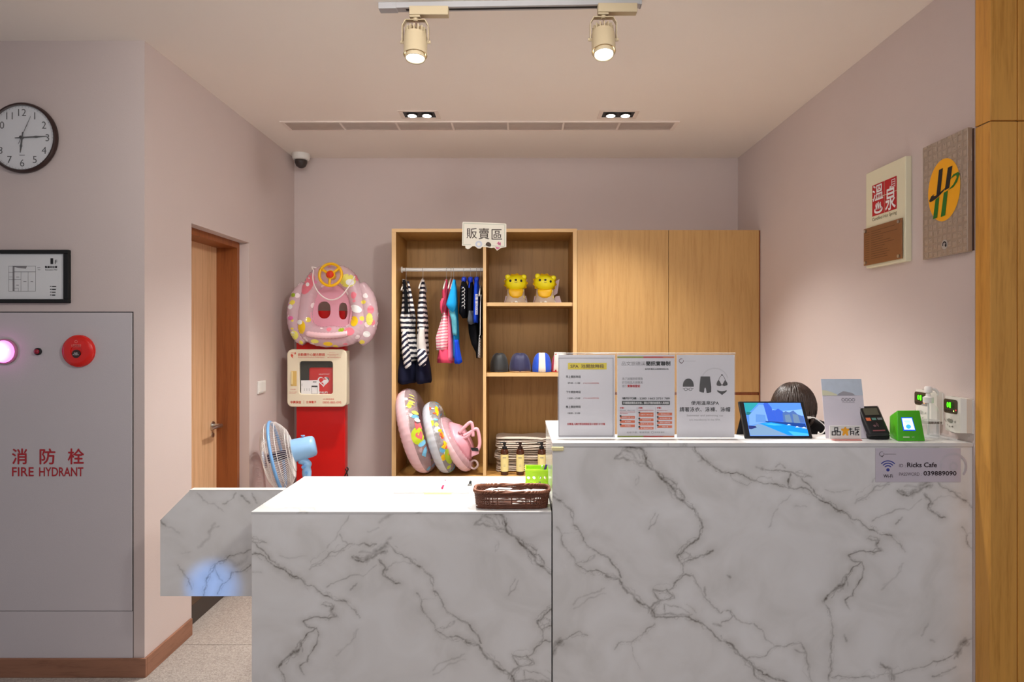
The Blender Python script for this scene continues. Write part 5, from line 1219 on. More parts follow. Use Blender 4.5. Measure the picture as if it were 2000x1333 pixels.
# ------------------------------------------------------------------ shelf goods
def lion(cx, base, d, label, turn, mirror):
    t = thing('lion_float', label, 'pool toy', P(cx, base, d), 'inflatable lions on the top shelf')
    s = d/F; W = lambda x, y, dy=0: P(cx+x, base+y, d+dy)
    M_y = mat('lion_yellow', (255, 236, 16), .4, var=.02); M_o = mat('lion_orange', (255, 196, 24), .4); M_lil = mat('lilac_vinyl', (232, 206, 212), .3)
    Rr = Matrix.Rotation(turn, 4, 'Y')
    hc_ = W(0, -40, -.02)
    bm = BM(); ball(bm, hc_, 20.5*s, .052, 15.5*s, 24, 14, Rr); hd = obj('head', bm, M_y, t, True)
    bm = BM(); n = 13
    pts = []
    for i in range(n*2):
        a = 2*PI*i/(n*2); r = (1.12 if i % 2 == 0 else .98); v = Rr @ Vector((21.5*r*math.cos(a)*s, 0, 17.5*r*math.sin(a)*s)); pts.append(v)
    A0 = [bm.verts.new(hc_+v+Vector((0, .014, 0))) for v in pts]; B0 = [bm.verts.new(hc_+v*.9+Vector((0, .040, 0))) for v in pts]
    m_ = len(A0); cf_ = bm.verts.new(hc_+Vector((0, .002, 0)))
    for i in range(m_): bm.faces.new((A0[i], A0[(i+1) % m_], cf_)); bm.faces.new((A0[i], B0[i], B0[(i+1) % m_], A0[(i+1) % m_]))
    bm.faces.new(B0[::-1]); bmesh.ops.recalc_face_normals(bm, faces=bm.faces[:]); obj('mane', bm, M_o, t, True)
    for sx in (-1, 1):
        bm = BM(); ball(bm, hc_+(Rr @ Vector((sx*15.5*s, -.008, 11.5*s))), 5.4*s, .012, 5.0*s, 14, 8); obj('ear', bm, M_y, t, True)
        bm = BM(); ball(bm, hc_+(Rr @ Vector((sx*10.5*s, -.046, 3.2*s))), 2.3*s, .003, 2.5*s, 10, 6); obj('eye', bm, M_ink, hd, True)
    bm = BM(); ball(bm, hc_+(Rr @ Vector((0, -.0515, 4.6*s))), 2.5*s, .004, 2.0*s, 10, 6); obj('nose', bm, M_ink, hd, True)
    bm = BM(); tube(bm, [hc_+(Rr @ Vector((2.6*s*math.cos(a), -.053+.001*abs(math.cos(a)), (1.3+1.6*math.sin(a))*s))) for a in [PI+PI*i/8 for i in range(9)]], .0011, 5); obj('mouth', bm, M_ink, hd)
    rows = []
    for y, hw, dp in ((-28, 17, .030), (-20, 17.5, .040), (-10, 18.5, .05), (-3, 21.5, .055), (0, 22.5, .055)):
        rows.append([W(0, y)+Vector((hw*s*math.copysign(abs(math.cos(a))**.7, math.cos(a)), dp*math.copysign(abs(math.sin(a))**.7, math.sin(a)), 0)) for a in [2*PI*i/28 for i in range(28)]])
    bd = obj('body', loft(BM(), rows), printed('lion_body_print', (238, 214, 190), .62, [(250, 210, 60), (250, 250, 246), (246, 190, 40), (250, 236, 150)], 30, .34), t, True)
    rows = []
    for y, hw in ((-28, 14), (-22, 14), (-15, 12), (-11, 7)): rows.append([W(0, y, -.040 if y > -24 else -.034)+Vector((hw*s*math.cos(a), .014*math.sin(a), 0)) for a in [2*PI*i/20 for i in range(20)]])
    obj('bib', loft(BM(), rows), M_o, t, True)
    for sx in (-1, 1):
        k = 1 if not mirror else (1.0 if sx < 0 else 1.45)
        bm = BM(); plate(bm, [(sx*15*k, -14), (sx*20*k, -15), (sx*23.2*k, 0), (sx*14, 0)], W(0, 0, .032), (s, 0, 0), (0, 0, -s), (0, -1, 0), .02); obj('side_fin', bm, M_lil, t)
    if mirror: bm = BM(); plate(bm, [(19, -43), (29, -48), (25, -20), (16, -14)], W(0, 0, .05), (s, 0, 0), (0, 0, -s), (0, -1, 0), .02); obj('back_cushion', bm, M_lil, t)
    else:
        for sx in (-1, 1): bm = BM(); plate(bm, [(sx*17, -46), (sx*22.5, -47.5), (sx*21, -40), (sx*16, -40)], W(0, 0, .03), (s, 0, 0), (0, 0, -s), (0, -1, 0), .015); obj('back_cushion', bm, M_lil, t)
zs = Z_(591); dl = 4.20
base_px = CY+(EYE-zs)*F/dl
lion(1007.5, base_px, dl, 'upright inflatable yellow lion on the top shelf, left one', 0, False)
lion(1064, base_px, dl, 'tilted inflatable yellow lion with lilac cushion on the top shelf', .12, True)

def cap(x0, x1, top, label, m, seed, stripe=None, side=None, dd=4.20):
    zs = Z_(729); bp = CY+(EYE-zs)*F/dd; cx = (x0+x1)/2; s = dd/F
    t = thing('swim_hat', label, 'swim cap', P(cx, bp, dd), 'swim caps on the middle shelf')
    hw = (x1-x0)/2*s; H = (bp-top)*s; bm = BM(); r = random.Random(seed); n = 36; rows = []; ph = r.random()*6
    PRF = [(0, .93)]+[(math.sin(t_), max(.02, math.cos(t_))**.54) for t_ in [PI/2*k/13 for k in range(1, 14)]]
    for f, rr in PRF:
        rows.append([Vector((P(cx, bp, dd).x+hw*rr*(1+.03*math.sin(9*a+ph+3*f)*(1-f))*math.cos(a), dd+hw*1.08*rr*(1+.03*math.sin(11*a+2*f))*math.sin(a), zs+H*f+.003*math.sin(5*a+ph)*(.05 < f))) for a in [2*PI*i/n for i in range(n)]])
    o = obj('crown', loft(bm, rows), m, t, True)
    if stripe:
        sx0, sx1, sm = stripe
        bm = BM(); G = []
        for f, rr in PRF[:-1]:
            row = []
            for j in range(5):
                xx = (sx0+(sx1-sx0)*j/4-cx)*s*(1-.18*f); yy = max(0, 1-(xx/(hw*rr))**2)**.5*hw*1.08*rr if abs(xx) < hw*rr else 0
                row.append(bm.verts.new((P(cx, bp, dd).x+xx, dd-yy-.0036, zs+H*f*1.02+.001)))
            G.append(row)
        for k in range(len(G)-1):
            for j in range(4): bm.faces.new((G[k][j], G[k][j+1], G[k+1][j+1], G[k+1][j]))
        obj('stripe', bm, sm, t, True)
    tube_pts = [Vector((P(cx, bp, dd).x+hw*.95*math.cos(a), dd+hw*1.02*math.sin(a), zs+.004)) for a in [2*PI*i/30 for i in range(30)]]
    obj('brim_band', tube(BM(), tube_pts, .0035, 6, True), side or m, t, True)
def shiny(nm, c): return mat(nm, c, .55, var=.18, nscale=40, bump=.8, bscale=45, sheen=.2)
cap(957, 993, 690.5, 'black swim cap, leftmost on the middle shelf', shiny('cap_black', (40, 42, 44)), 1)
cap(994.5, 1037, 690.5, 'navy swim cap beside the black cap on middle shelf', shiny('cap_navy', (38, 38, 78)), 2, side=mat('cap_tag', (190, 150, 110), .6))
cap(1039, 1077.5, 690, 'royal blue swim cap with white centre stripe', shiny('cap_blue', (24, 86, 220)), 3, (1051, 1065, cloth('cap_white', (232, 226, 216))))
cap(1076, 1113, 689, 'red and white swim cap half hidden by the first sign', shiny('cap_red', (214, 46, 50)), 4, (1080, 1108, MATS['cap_white']))

# towels and bottles in the bottom compartment
M_tow = [mat('towel_%d' % k, c, .95, var=.06, nscale=60, bump=1.0, bscale=700) for k, c in enumerate(((236, 222, 206), (228, 212, 196), (220, 204, 188)))]
td = 4.24; ts = td/F; z = zb0+.001
tx0, tx1 = X_(968)*td/CYF, X_(1072)*td/CYF
r = random.Random(5); NT = 8
ORD = ('bottom', 'second', 'third', 'fourth', 'fifth', 'sixth', 'seventh', 'top')
th_ = (EYE-(853-CY)*ts-z)/NT
for k in range(NT):
    t = thing('folded_towel', ('folded cream bath towel at the %s of the stack' % ORD[k]) if k in (0, 7) else 'folded cream bath towel, %s from the bottom of the stack' % ORD[k], 'towel', ((tx0+tx1)/2, td, z), 'folded towels in the bottom compartment')
    ox = r.uniform(-.010, .010); oy = r.uniform(-.012, .008)
    for half in (0, 1):
        bm = BM(); prof = []; L = 20
        for i in range(L):
            a = 2*PI*i/L
            px_ = math.copysign(abs(math.cos(a))**.5, math.cos(a)); pz = math.copysign(abs(math.sin(a))**.7, math.sin(a))
            prof.append((px_, pz))
        rings = []
        for j in range(13):
            fy = j/12; yy = td-.07+oy+fy*.24
            sh = 1-.06*(abs(fy-.5)*2)**6; hh_ = (1-(1-min(1, min(fy, 1-fy)/.25+.02))**2)**.5
            rings.append([Vector(((tx0+tx1)/2+ox+px_*(tx1-tx0)/2*sh*(1-.008*half), yy, z+th_*(.25+.5*half)+pz*th_*.275*hh_+.0075*noise.noise(Vector((px_*2.6, fy*2, k*1.7+half*.6)))+.004*noise.noise(Vector((px_*7, fy*4, k*1.7))))) for px_, pz in prof])
        loft(bm, rings); obj('fold_layer', bm, M_tow[(k+half) % 3], t, True, angle=70)
    z += th_
def bottle(cx, label, cap_m, d=4.09):
    s = d/F; b0 = zb0; x = (cx-CX)*s
    t = thing('pump_bottle', label, 'bottle', (x, d, b0), 'brown pump bottles in front of the towels')
    rb = 7.6*s; H = .172
    bm = BM(); lathe(bm, [(rb*.92, 0), (rb, .004), (rb, H-.012), (rb*.86, H-.003), (rb*.5, H), (rb*.5, H+.006)], (x, d, b0), (0, 0, 1), 26); bo = obj('bottle_body', bm, mat('amber_bottle', (70, 34, 16), .15), t, True, angle=50)
    bm = BM(); lathe(bm, [(rb+.0006, .026), (rb+.0006, H-.034)], (x, d, b0), (0, 0, 1), 26, cap=False); lb = obj('label', bm, mat('label_cream', (240, 222, 150), .6, var=.02), t, True)
    pr = Print((x, d-rb-.0012, b0), (1, 0, 0), (0, 0, 1), (0, -1, 0)); [pr.frame(-.012+.006*i_, H-.057, -.0075+.006*i_, H-.048, .0012) for i_ in range(4)]; pr.rect(-.006, .07, .006, .0715); pr.rect(-.007, .062, .007, .0635); pr.build('lettering', M_grayink, lb, .0005)
    bm = BM(); lathe(bm, [(rb*.62, H+.001), (rb*.64, H+.016), (rb*.3, H+.020), (rb*.22, H+.036)], (x, d, b0), (0, 0, 1), 20); lathe(bm, [(rb*.42, H+.030), (rb*.42, H+.044), (rb*.2, H+.047)], (x, d, b0), (0, 0, 1), 18)
    tube(bm, [(x, d, b0+H+.042), (x-.018, d-.002, b0+H+.044), (x-.030, d-.003, b0+H+.040)], [.006, .005, .0035], 8)
    obj('pump', bm, cap_m, t, True, angle=50)
bottle(985.5, 'brown pump bottle, leftmost of three before the towels', M_black)
bottle(1016, 'brown pump bottle, middle of three before the towels', mat('brown_pump', (44, 22, 16), .3))
bottle(1058, 'brown pump bottle behind the lime green basket', M_black)
# ------------------------------------------------------------------ on the low counter
def on(py, z): return (EYE-z)*F/(py-CY)          # depth of a point of height z seen at photo row py
bw = thing('wicker_basket', 'brown wicker basket of white sachets at the low counter edge', 'basket', P(999, 998, 2.245)*1)
bw.location = (-.027, 2.245, ZL); ORG[bw.name] = Vector(bw.location)
M_wick = mat('wicker', (112, 66, 46), .55, var=.3, nscale=60); M_wick2 = mat('wicker_rim', (140, 86, 60), .5, var=.25, nscale=60)
bx, by_, hw, hd, bh = -.0265, 2.240, .1345, .056, .062
def brim(f, z, amp=0, n=120, ph=0):
    o = []
    for i in range(n):
        a = 2*PI*i/n; e = .42
        k = f+amp*math.cos(30*a+ph)
        x = math.copysign(abs(math.cos(a))**e, math.cos(a))*hw*k; y = math.copysign(abs(math.sin(a))**e, math.sin(a))*hd*(1+(k-1)*hw/hd)
        o.append(Vector((bx+x, by_+y, z)))
    return o
def strands(zs_, nm, m):
    bm = BM()
    for i, z in enumerate(zs_):
        tube(bm, brim(.94+.06*(z-ZL)/bh, z, .010, 120, (i % 2)*PI), .0026, 5, True)
    o = obj(nm, bm, m, bw, True); o['kind'] = 'stuff'; return o
strands([ZL+.003+.0046*i for i in range(4)], 'weave_band', M_wick)
strands([ZL+.044+.0046*i for i in range(4)], 'weave_band', M_wick)
bm = BM()
lo, hi = brim(.945, ZL+.002, 0, 60), brim(1.0, ZL+.060, 0, 60)
for i in range(60):
    tube(bm, [lo[i], hi[i]], .0022, 5)
o = obj('stakes', bm, M_wick, bw); o['kind'] = 'stuff'
strands([ZL+.024, ZL+.034], 'weave_band', M_wick)
bm = BM()
for ph in (0, PI):
    pts = brim(1.005, ZL+bh, 0, 180); pts = [p+Vector((0, 0, .0035*math.sin(2*PI*i/6+ph)))+(p-Vector((bx, by_, p.z))).normalized()*.003*math.cos(2*PI*i/6+ph) for i, p in enumerate(pts)]
    tube(bm, pts, .0036, 6, True)
obj('braided_rim', bm, M_wick2, bw, True)
obj('base', loft(BM(), [brim(.93, ZL+.0005, 0, 60), brim(.93, ZL+.004, 0, 60)]), M_wick, bw)
r = random.Random(11)
M_sach = mat('sachet_white', (240, 236, 232), .5, var=.02)
for k in range(22):
    x = bx-.112+.2*((k*.618) % 1)+.01; y = by_-.036+.05*((k*.382) % 1)+.008; z = ZL+.008+.0025*k
    t = thing('sachet', 'white paper sachet lying in the wicker basket', 'sachet', (x, y, z), 'white sachets in the wicker basket')
    M = Matrix.Translation((x, y, z)) @ Matrix.Rotation(r.uniform(-1.2, 1.2), 4, 'Z') @ Matrix.Rotation(r.uniform(-.12, .12), 4, 'Y')
    obj('packet', box(BM(), -.027, .027, -.011, .011, 0, .0035, .0012, M=M), M_sach, t)
    if k > 12: obj('seal_strip', box(BM(), .024, .030, -.0112, .0112, .001, .0025, M=M), mat('sachet_seal', (216, 190, 190), .4), t)

gb = thing('green_basket', 'lime green plastic pen basket with round holes by the tall counter', 'basket', (.075, 2.52, ZL))
g0, g1, y0, y1, hz = P(1027, 0, 2.50).x, P(1071, 0, 2.50).x, 2.495, 2.585, .072
M_lime = mat('lime_plastic', (176, 226, 40), .35, var=.03)
def wallholes(w_, h_, nx_, nz_, rr):
    hs = []
    for i in range(nx_):
        for j in range(nz_):
            cx = (i+.5)*w_/nx_; cz_ = .008+(j+.5)*(h_-.026)/nz_; hs.append([(cx+rr*math.cos(2*PI*k/16), cz_+rr*math.sin(2*PI*k/16)) for k in range(16)])
    return hs
def panel(w_, h_, nx_, nz_, rr, M):
    cu = bpy.data.curves.new('h', 'CURVE'); cu.dimensions = '2D'; cu.fill_mode = 'BOTH'; cu.extrude = .001
    for ring in [[(0, 0), (w_, 0), (w_, h_), (0, h_)]]+wallholes(w_, h_, nx_, nz_, rr):
        s = cu.splines.new('POLY'); s.points.add(len(ring)-1); s.use_cyclic_u = True
        for p_, (x, y) in zip(s.points, ring): p_.co = (x, y, 0, 1)
    o = bpy.data.objects.new('h', cu); COL.objects.link(o)
    m_ = bpy.data.meshes.new_from_object(o.evaluated_get(bpy.context.evaluated_depsgraph_get())); bpy.data.objects.remove(o)
    m_.transform(M @ Matrix.Rotation(PI/2, 4, 'X')); return m_
T_ = Matrix.Translation
obj('side_wall', None, M_lime, gb, mesh=panel(g1-g0, hz, 4, 2, .0068, T_((g0, y0, ZL)))); obj('side_wall', None, M_lime, gb, mesh=panel(g1-g0, hz, 4, 2, .0068, T_((g0, y1, ZL))))
obj('end_wall', None, M_lime, gb, mesh=panel(y1-y0, hz, 4, 2, .0068, T_((g0, y0, ZL)) @ Matrix.Rotation(PI/2, 4, 'Z'))); obj('end_wall', None, M_lime, gb, mesh=panel(y1-y0, hz, 4, 2, .0068, T_((g1, y0, ZL)) @ Matrix.Rotation(PI/2, 4, 'Z')))
obj('bottom', box(BM(), g0, g1, y0, y1, ZL, ZL+.003), M_lime, gb)
bm = BM(); e = .003
for a in ((g0-e, g1+e, y0-e, y0+.002), (g0-e, g1+e, y1-.002, y1+e), (g0-e, g0+.002, y0+.002, y1-.002), (g1-.002, g1+e, y0+.002, y1-.002)): box(bm, *a, ZL+hz-.006, ZL+hz+.002, .0012)
obj('rim', bm, M_lime, gb)
pn = thing('purple_pen', 'purple capped pen standing in the lime green basket', 'pen', (g1-.018, 2.53, ZL+.004))
bm = BM(); a, b = Vector((g1-.035, 2.54, ZL+.006)), Vector((g1-.006, 2.525, ZL+.088)); cyl(bm, a, a+(b-a)*.72, .0042, seg=10); obj('barrel', bm, mat('lilac_pen', (170, 140, 210), .35), pn)
bm = BM(); cyl(bm, a+(b-a)*.72, b, .0052, .0044, seg=10); obj('cap', bm, mat('purple_pen_cap', (88, 50, 150), .3), pn)
pn = thing('green_pen', 'pale pen leaning on the left rim of lime green basket', 'pen', (g0+.03, 2.54, ZL+.004))
a, b = Vector((g0+.05, 2.55, ZL+.006)), Vector((g0+.066, 2.515, ZL+.082)); bm = BM(); cyl(bm, a, b, .004, seg=10); obj('barrel', bm, mat('lime_pen', (206, 230, 120), .35), pn); bm = BM(); cyl(bm, b, b+(b-a)*.06, .0042, .003, seg=10); obj('tip', bm, M_white, pn)

M_sheet = mat('counter_paper', (240, 240, 240), .6, var=.01); M_fine = mat('faint_ink', (150, 148, 154), .7)
def sheet(x0, x1, y0, y1, label, z=0, th=.0006, yellow=False):
    t = thing('notice_sheet', label, 'paper', ((x0+x1)/2, (y0+y1)/2, ZL), 'notice sheets laid on the low counter')
    obj('page', box(BM(), x0, x1, y0, y1, ZL+.0002+z, ZL+z+th), M_sheet, t)
    pr = Print((x0, y1, ZL+z+th), (x1-x0, 0, 0), (0, y0-y1, 0), (0, 0, 1))
    pr.frame(.04, .05, .96, .95, .006)
    rr = random.Random(x0)
    for k in range(12):
        if not (yellow and k < 2): pr.rect(.14, .20+k*.055, .14+rr.uniform(.35, .7), .214+k*.055)
    pr.build('print_lines', M_fine, t, .0003)
    if yellow:
        pr = Print((x0, y1, ZL+z+th), (x1-x0, 0, 0), (0, y0-y1, 0), (0, 0, 1)); pr.rect(.24, .12, .80, .20); pr.build('yellow_title', mat('highlight_yellow', (246, 226, 50), .6), t, .0003)
xs = lambda p, y: (p-CX)*y/F
sheet(-.845, -.645, 2.21, 2.44, 'white notice sheet at the left end of the low counter')
sheet(-.630, -.430, 2.21, 2.44, 'white notice sheet second from left on the low counter')
sheet(-.418, -.225, 2.21, 2.44, 'white notice sheet with yellow title on the low counter', yellow=True)
sheet(-.215, -.172, 2.21, 2.44, 'narrow white sheet tucked beside the wicker basket')
bk = thing('document_folder', 'white document folder with blank pages at counter back', 'folder', (-.35, 2.53, ZL))
yb_ = on(961.5, ZL+.008); yt_ = on(938.5, ZL+.008)
x0, x1 = xs(767, yb_), xs(919, yb_)
obj('cover', box(BM(), x0, x1, yb_, yt_, ZL+.0002, ZL+.003, .001), M_white, bk)
obj('page_block', box(BM(), x0+.003, x1-.004, yb_+.002, yt_-.003, ZL+.003, ZL+.009, .001), M_paper, bk)
bm = BM(); box(bm, x1-.02, x1-.002, (yb_+yt_)/2-.02, (yb_+yt_)/2+.025, ZL+.009, ZL+.011, .0008); obj('clip', bm, M_chrome, bk)
pn = thing('red_marker', 'red and white marker pen lying on the document folder', 'pen', (xs(869, 2.53), 2.53, ZL+.0142))
xm_ = xs(869, 2.53); ya_ = on(953, ZL+.015); yc_ = on(938, ZL+.015); bm = BM(); z_p = ZL+.0092+.0042
cyl(bm, (xm_, ya_+.035, z_p), (xm_-.003, yc_-.02, z_p), .0042, seg=12); obj('barrel', bm, M_white, pn)
bm = BM(); cyl(bm, (xm_, ya_, z_p), (xm_, ya_+.035, z_p), .0043, seg=12); obj('cap', bm, mat('marker_red', (222, 40, 90), .35), pn)
bm = BM(); cyl(bm, (xm_-.003, yc_-.02, z_p), (xm_-.003, yc_-.005, z_p), .0040, seg=12); obj('end_plug', bm, MATS['marker_red'], pn)
bc = thing('binder_clip', 'small black binder clip at the right edge of the folder', 'clip', (xs(918, 2.54), 2.54, ZL+.009))
xq = xs(918.5, 2.54)
bm = BM(); vsb = []
plate(bm, [(-.012, 0), (.012, 0), (.004, .011), (-.004, .011)], (xq-.004, 2.53, ZL+.0092), (0, 1, 0), (0, 0, 1), (-1, 0, 0), .010); obj('clip_body', bm, M_black, bc)
bm = BM(); tube(bm, [(xq-.002, 2.522, ZL+.018), (xq+.004, 2.52, ZL+.026), (xq+.006, 2.53, ZL+.029), (xq+.004, 2.54, ZL+.026), (xq-.002, 2.538, ZL+.018)], .001, 6); obj('wire_arm', bm, M_chrome, bc)
er = thing('blue_eraser', 'small pale blue eraser between folder and wicker basket', 'eraser', (xs(945, 2.56), 2.56, ZL))
obj('sleeve', box(BM(), xs(938, 2.56), xs(948, 2.56), 2.545, 2.56, ZL+.0002, ZL+.009, .001), mat('pale_blue_card', (170, 206, 236), .5), er); obj('rubber', box(BM(), xs(948, 2.56), xs(952, 2.56), 2.546, 2.559, ZL+.0006, ZL+.0085, .002), M_white, er)

# ------------------------------------------------------------------ acrylic sign holders on the tall counter
sy = 2.250
sz = sy/F
def holder(x0, x1, label):
    t = thing('acrylic_sign', label, 'sign', (((x0+x1)/2-CX)*sz, sy, ZH), None)
    a, b = (x0-CX)*sz, (x1-CX)*sz; top = EYE-(690.5-CY)*sz
    bm = BM(); box(bm, a, b, sy-.0035, sy-.0015, ZH+.003, top, .0004); obj('front_pane', bm, M_acryl, t)
    bm = BM(); box(bm, a, b, sy+.0015, sy+.0035, ZH+.003, top, .0004); obj('back_pane', bm, M_acryl, t)
    obj('top_fold', box(BM(), a, b, sy-.0035, sy+.0035, top, top+.0018, .0005), mat('acrylic_edge', (250, 248, 244), .15, alpha=.75), t)
    obj('base_foot', box(BM(), a, b, sy-.028, sy+.028, ZH+.0002, ZH+.003, .0004), M_acryl, t)
    sh = obj('sheet', box(BM(), a+.003, b-.003, sy-.0006, sy+.0006, ZH+.004, top-.006), mat('sign_paper', (234, 230, 234), .6, var=.01), t)
    return t, sh
sp_face = facing(sy-.0006)
t, sh = holder(1089, 1202.5, 'first acrylic sign from left, SPA hours under yellow title')
q1 = lambda x, y: (1080+x*.14254, 680+y*.14254)
def qt(p, f, s, x0, y0, x1, y1, bo=0):
    a, b = f(x0, y0); c, d_ = f(x1, y1); p.text(s, a, b, c, d_, bo)
def qr(p, f, x0, y0, x1, y1):
    a, b = f(x0, y0); c, d_ = f(x1, y1); p.rect(a, b, c, d_)
pr = Print(*sp_face); a, b = q1(78, 137); c, d_ = q1(828, 1210); pr.frame(a, b, c, d_, .8); pr.build('border_line', mat('slate_ink', (112, 110, 122), .7), sh, .0006)
pr = Print(*sp_face); qr(pr, q1, 206, 205, 735, 296); pr.build('title_band', mat('title_yellow', (240, 216, 20), .6), sh, .0006)
pr = Print(*sp_face); qt(pr, q1, 'SPA', 240, 230, 350, 274, .008); qt(pr, q1, '池開放時段', 385, 225, 700, 276, .008); pr.build('title_lettering', mat('ochre_ink', (112, 84, 40), .7), sh, .001)
pr = Print(*sp_face)
for s, y, hx_ in (('早上開放時段', 395, '09:00 - 11:00'), ('下午開放時段', 604, '13:00 - 17:00'), ('晚上開放時段', 808, '18:00 - 21:00')):
    qt(pr, q1, s, 178, y-17, 380, y+17, .004); qt(pr, q1, hx_, 204, y+75, 372, y+97, .004)
pr.build('lettering', M_ink, sh, .0006)
pr = Print(*sp_face); qt(pr, q1, '(11:00-13:00 泳池清潔消毒)', 415, 474, 630, 494); qt(pr, q1, '(17:00-18:00 泳池清潔消毒)', 415, 680, 630, 700); qt(pr, q1, '如需進入請於閉池時間前至少提前 30 分鐘', 196, 1028, 712, 1058, .012); pr.build('red_lettering', M_redink, sh, .0006)

t, sh = holder(1204, 1319, 'second acrylic sign from left with orange step boxes')
q2 = lambda x, y: (1200+x*.14254, 680+y*.14254)
bars = (((40, 395), 'olive_bar', (154, 162, 36)), ((395, 665), 'red_bar', (206, 62, 44)), ((665, 818), 'orange_bar', (224, 122, 66)))
for (a, b), nm, cl in bars:
    pr = Print(*sp_face); qr(pr, q2, a, 117, b, 139); qr(pr, q2, a, 1204, b, 1226); pr.build(nm, mat(nm, cl, .6), sh, .0006)
pr = Print(*sp_face)
qt(pr, q2, '品文旅礁溪', 98, 186, 425, 242, -.004); qt(pr, q2, '為了加強防疫措施', 105, 404, 388, 440); qt(pr, q2, '於日前品文旅礁溪', 105, 456, 388, 490); qt(pr, q2, '進行', 105, 505, 168, 540)
qt(pr, q2, '如有不便，敬請見諒', 170, 1146, 480, 1172); qt(pr, q2, '品文旅 礁溪', 550, 1146, 685, 1168)
for x in (308, 562): qr(pr, q2, x, 812, x+3, 1120)
qt(pr, q2, '開啟手機相機，掃描QR Code即可', 76, 848, 285, 866)
pr.build('grey_lettering', M_grayink, sh, .0006)
a, b = q2(520, 1158); pr = Print(*sp_face); pr.ring(a, b, 1.9, 2.4); pr.build('round_mark', M_grayink, sh, .0006)
pr = Print(*sp_face)
qt(pr, q2, '簡訊實聯制', 432, 182, 765, 244, .03); qt(pr, q2, '品文旅 礁溪 (山泉事業有限公司)', 420, 280, 742, 302, .015); qt(pr, q2, '場所代碼 : 2283 1662 2721 789', 105, 676, 756, 708, .015)
a, b = q2(104, 726); c, d_ = q2(760, 783); pr.poly(rrect(a, b, c, d_, 1.2))
pr.build('black_lettering', M_ink, sh, .0006)
pr = Print(*sp_face); qt(pr, q2, '手機開啟簡訊成功後，請出示簡訊給服務人員確認', 118, 738, 745, 770, .012); pr.build('white_lettering', M_paper, sh, .0011)
pr = Print(*sp_face)
qt(pr, q2, '實聯制登記', 178, 506, 352, 540, .03)
for s, x in (('步驟1', 76), ('步驟2', 330), ('步驟3', 583)): qt(pr, q2, s, x, 812, x+58, 834, .02)
qt(pr, q2, '或使用台灣社交距離掃描', 76, 872, 285, 886); qt(pr, q2, '簡訊實聯制', 76, 892, 184, 906); qt(pr, q2, '點選連結後跳轉簡訊傳送頁面', 330, 848, 536, 864); qt(pr, q2, '點選傳送即完成登記', 583, 850, 726, 864)
pr.build('red_lettering', M_redink, sh, .0006)
boxes = [(78, 933, 280, 970, '掃描場所 QR Code'), (78, 992, 280, 1028, '點選連結'), (78, 1050, 280, 1086, '完成登記'), (334, 886, 536, 944, '自動帶入場所代碼'), (334, 968, 536, 1004, '確認簡訊內容'), (334, 1024, 536, 1062, '收件人為1922'), (334, 1082, 536, 1118, '按下傳送即可完成'), (587, 888, 790, 926, '簡訊送出成功'), (587, 946, 790, 984, '出示給櫃台人員'), (587, 1005, 790, 1042, '服務人員確認後'), (587, 1062, 790, 1098, '完成入場')]
M_orb = mat('step_orange', (232, 104, 44), .6)
pr = Print(*sp_face); pw = Print(*sp_face); pk = Print(*sp_face)
for x0, y0, x1, y1, s in boxes:
    qr(pr, q2, x0, y0, x1, y1); L_ = min(170, 20*len(s)); m_ = (x0+x1)/2+5; qt(pw, q2, s, m_-L_/2, (y0+y1)/2-9, m_+L_/2, (y0+y1)/2+9); a, b = q2(x0+6, y0); pk.disc(a, b, 1.9, n=14)
ob = pr.build('step_box', M_orb, sh, .0006); pw.build('step_lettering', M_paper, sh, .0012); pk.build('step_bullet', M_ink, sh, .0014)

t, sh = holder(1320.5, 1436, 'third acrylic sign from left with swimwear pictograms')
q3 = lambda x, y: (1070+x*.19, 670+y*.19)
pr = Print(*sp_face)
q3p = lambda L_: [q3(x, y) for x, y in L_]
pr.poly(q3p([(1387, 452), (1387, 432), (1393, 405), (1410, 380), (1432, 369), (1456, 368), (1478, 380), (1493, 402), (1500, 430), (1500, 452)]))
pr.poly(q3p([(1570, 346), (1666, 346), (1672, 400), (1680, 450), (1679, 508), (1655, 515), (1632, 516), (1624, 470), (1617, 458), (1610, 470), (1604, 513), (1580, 510), (1557, 500), (1560, 430)]))
for cx in (1418, 1466): a, b = q3(cx, 479); pr.ring(a, b, 2.6, 3.5, k=.85)
pr.line(q3p([(1432, 478), (1442, 474), (1452, 478)]), .7); pr.line(q3p([(1402, 474), (1388, 472)]), .8); pr.line(q3p([(1482, 474), (1497, 470)]), .8)
pr.line(q3p([(1788, 330), (1775, 345), (1760, 368), (1757, 382)]), .9); pr.line(q3p([(1790, 330), (1805, 345), (1818, 368), (1822, 382)]), .9); a, b = q3(1789, 330); pr.disc(a, b, 1.5, n=12)
pr.poly(q3p([(1756, 380), (1790, 436), (1768, 444), (1740, 440), (1732, 425), (1742, 396)])); pr.poly(q3p([(1823, 378), (1846, 415), (1846, 436), (1812, 444), (1790, 436)]))
pr.poly(q3p([(1740, 486), (1765, 495), (1790, 498), (1815, 495), (1838, 486), (1836, 502), (1812, 520), (1790, 537), (1768, 520), (1743, 504)]))
qt(pr, q3, '使用溫泉SPA', 1472, 598, 1758, 640, .004); qt(pr, q3, '請著泳衣、泳褲、泳帽', 1354, 662, 1874, 708, .004)
pr.build('pictograms', mat('soft_black_ink', (50, 44, 44), .7), sh, .0006)
pr = Print(*sp_face); qt(pr, q3, 'Swimwear and swimming cap', 1428, 738, 1800, 762); qt(pr, q3, 'are mandatory in the SPA.', 1454, 782, 1775, 806); qr(pr, q3, 1405, 188, 1520, 190); pr.build('grey_lettering', mat('pale_grey_ink', (168, 164, 166), .7), sh, .0006)
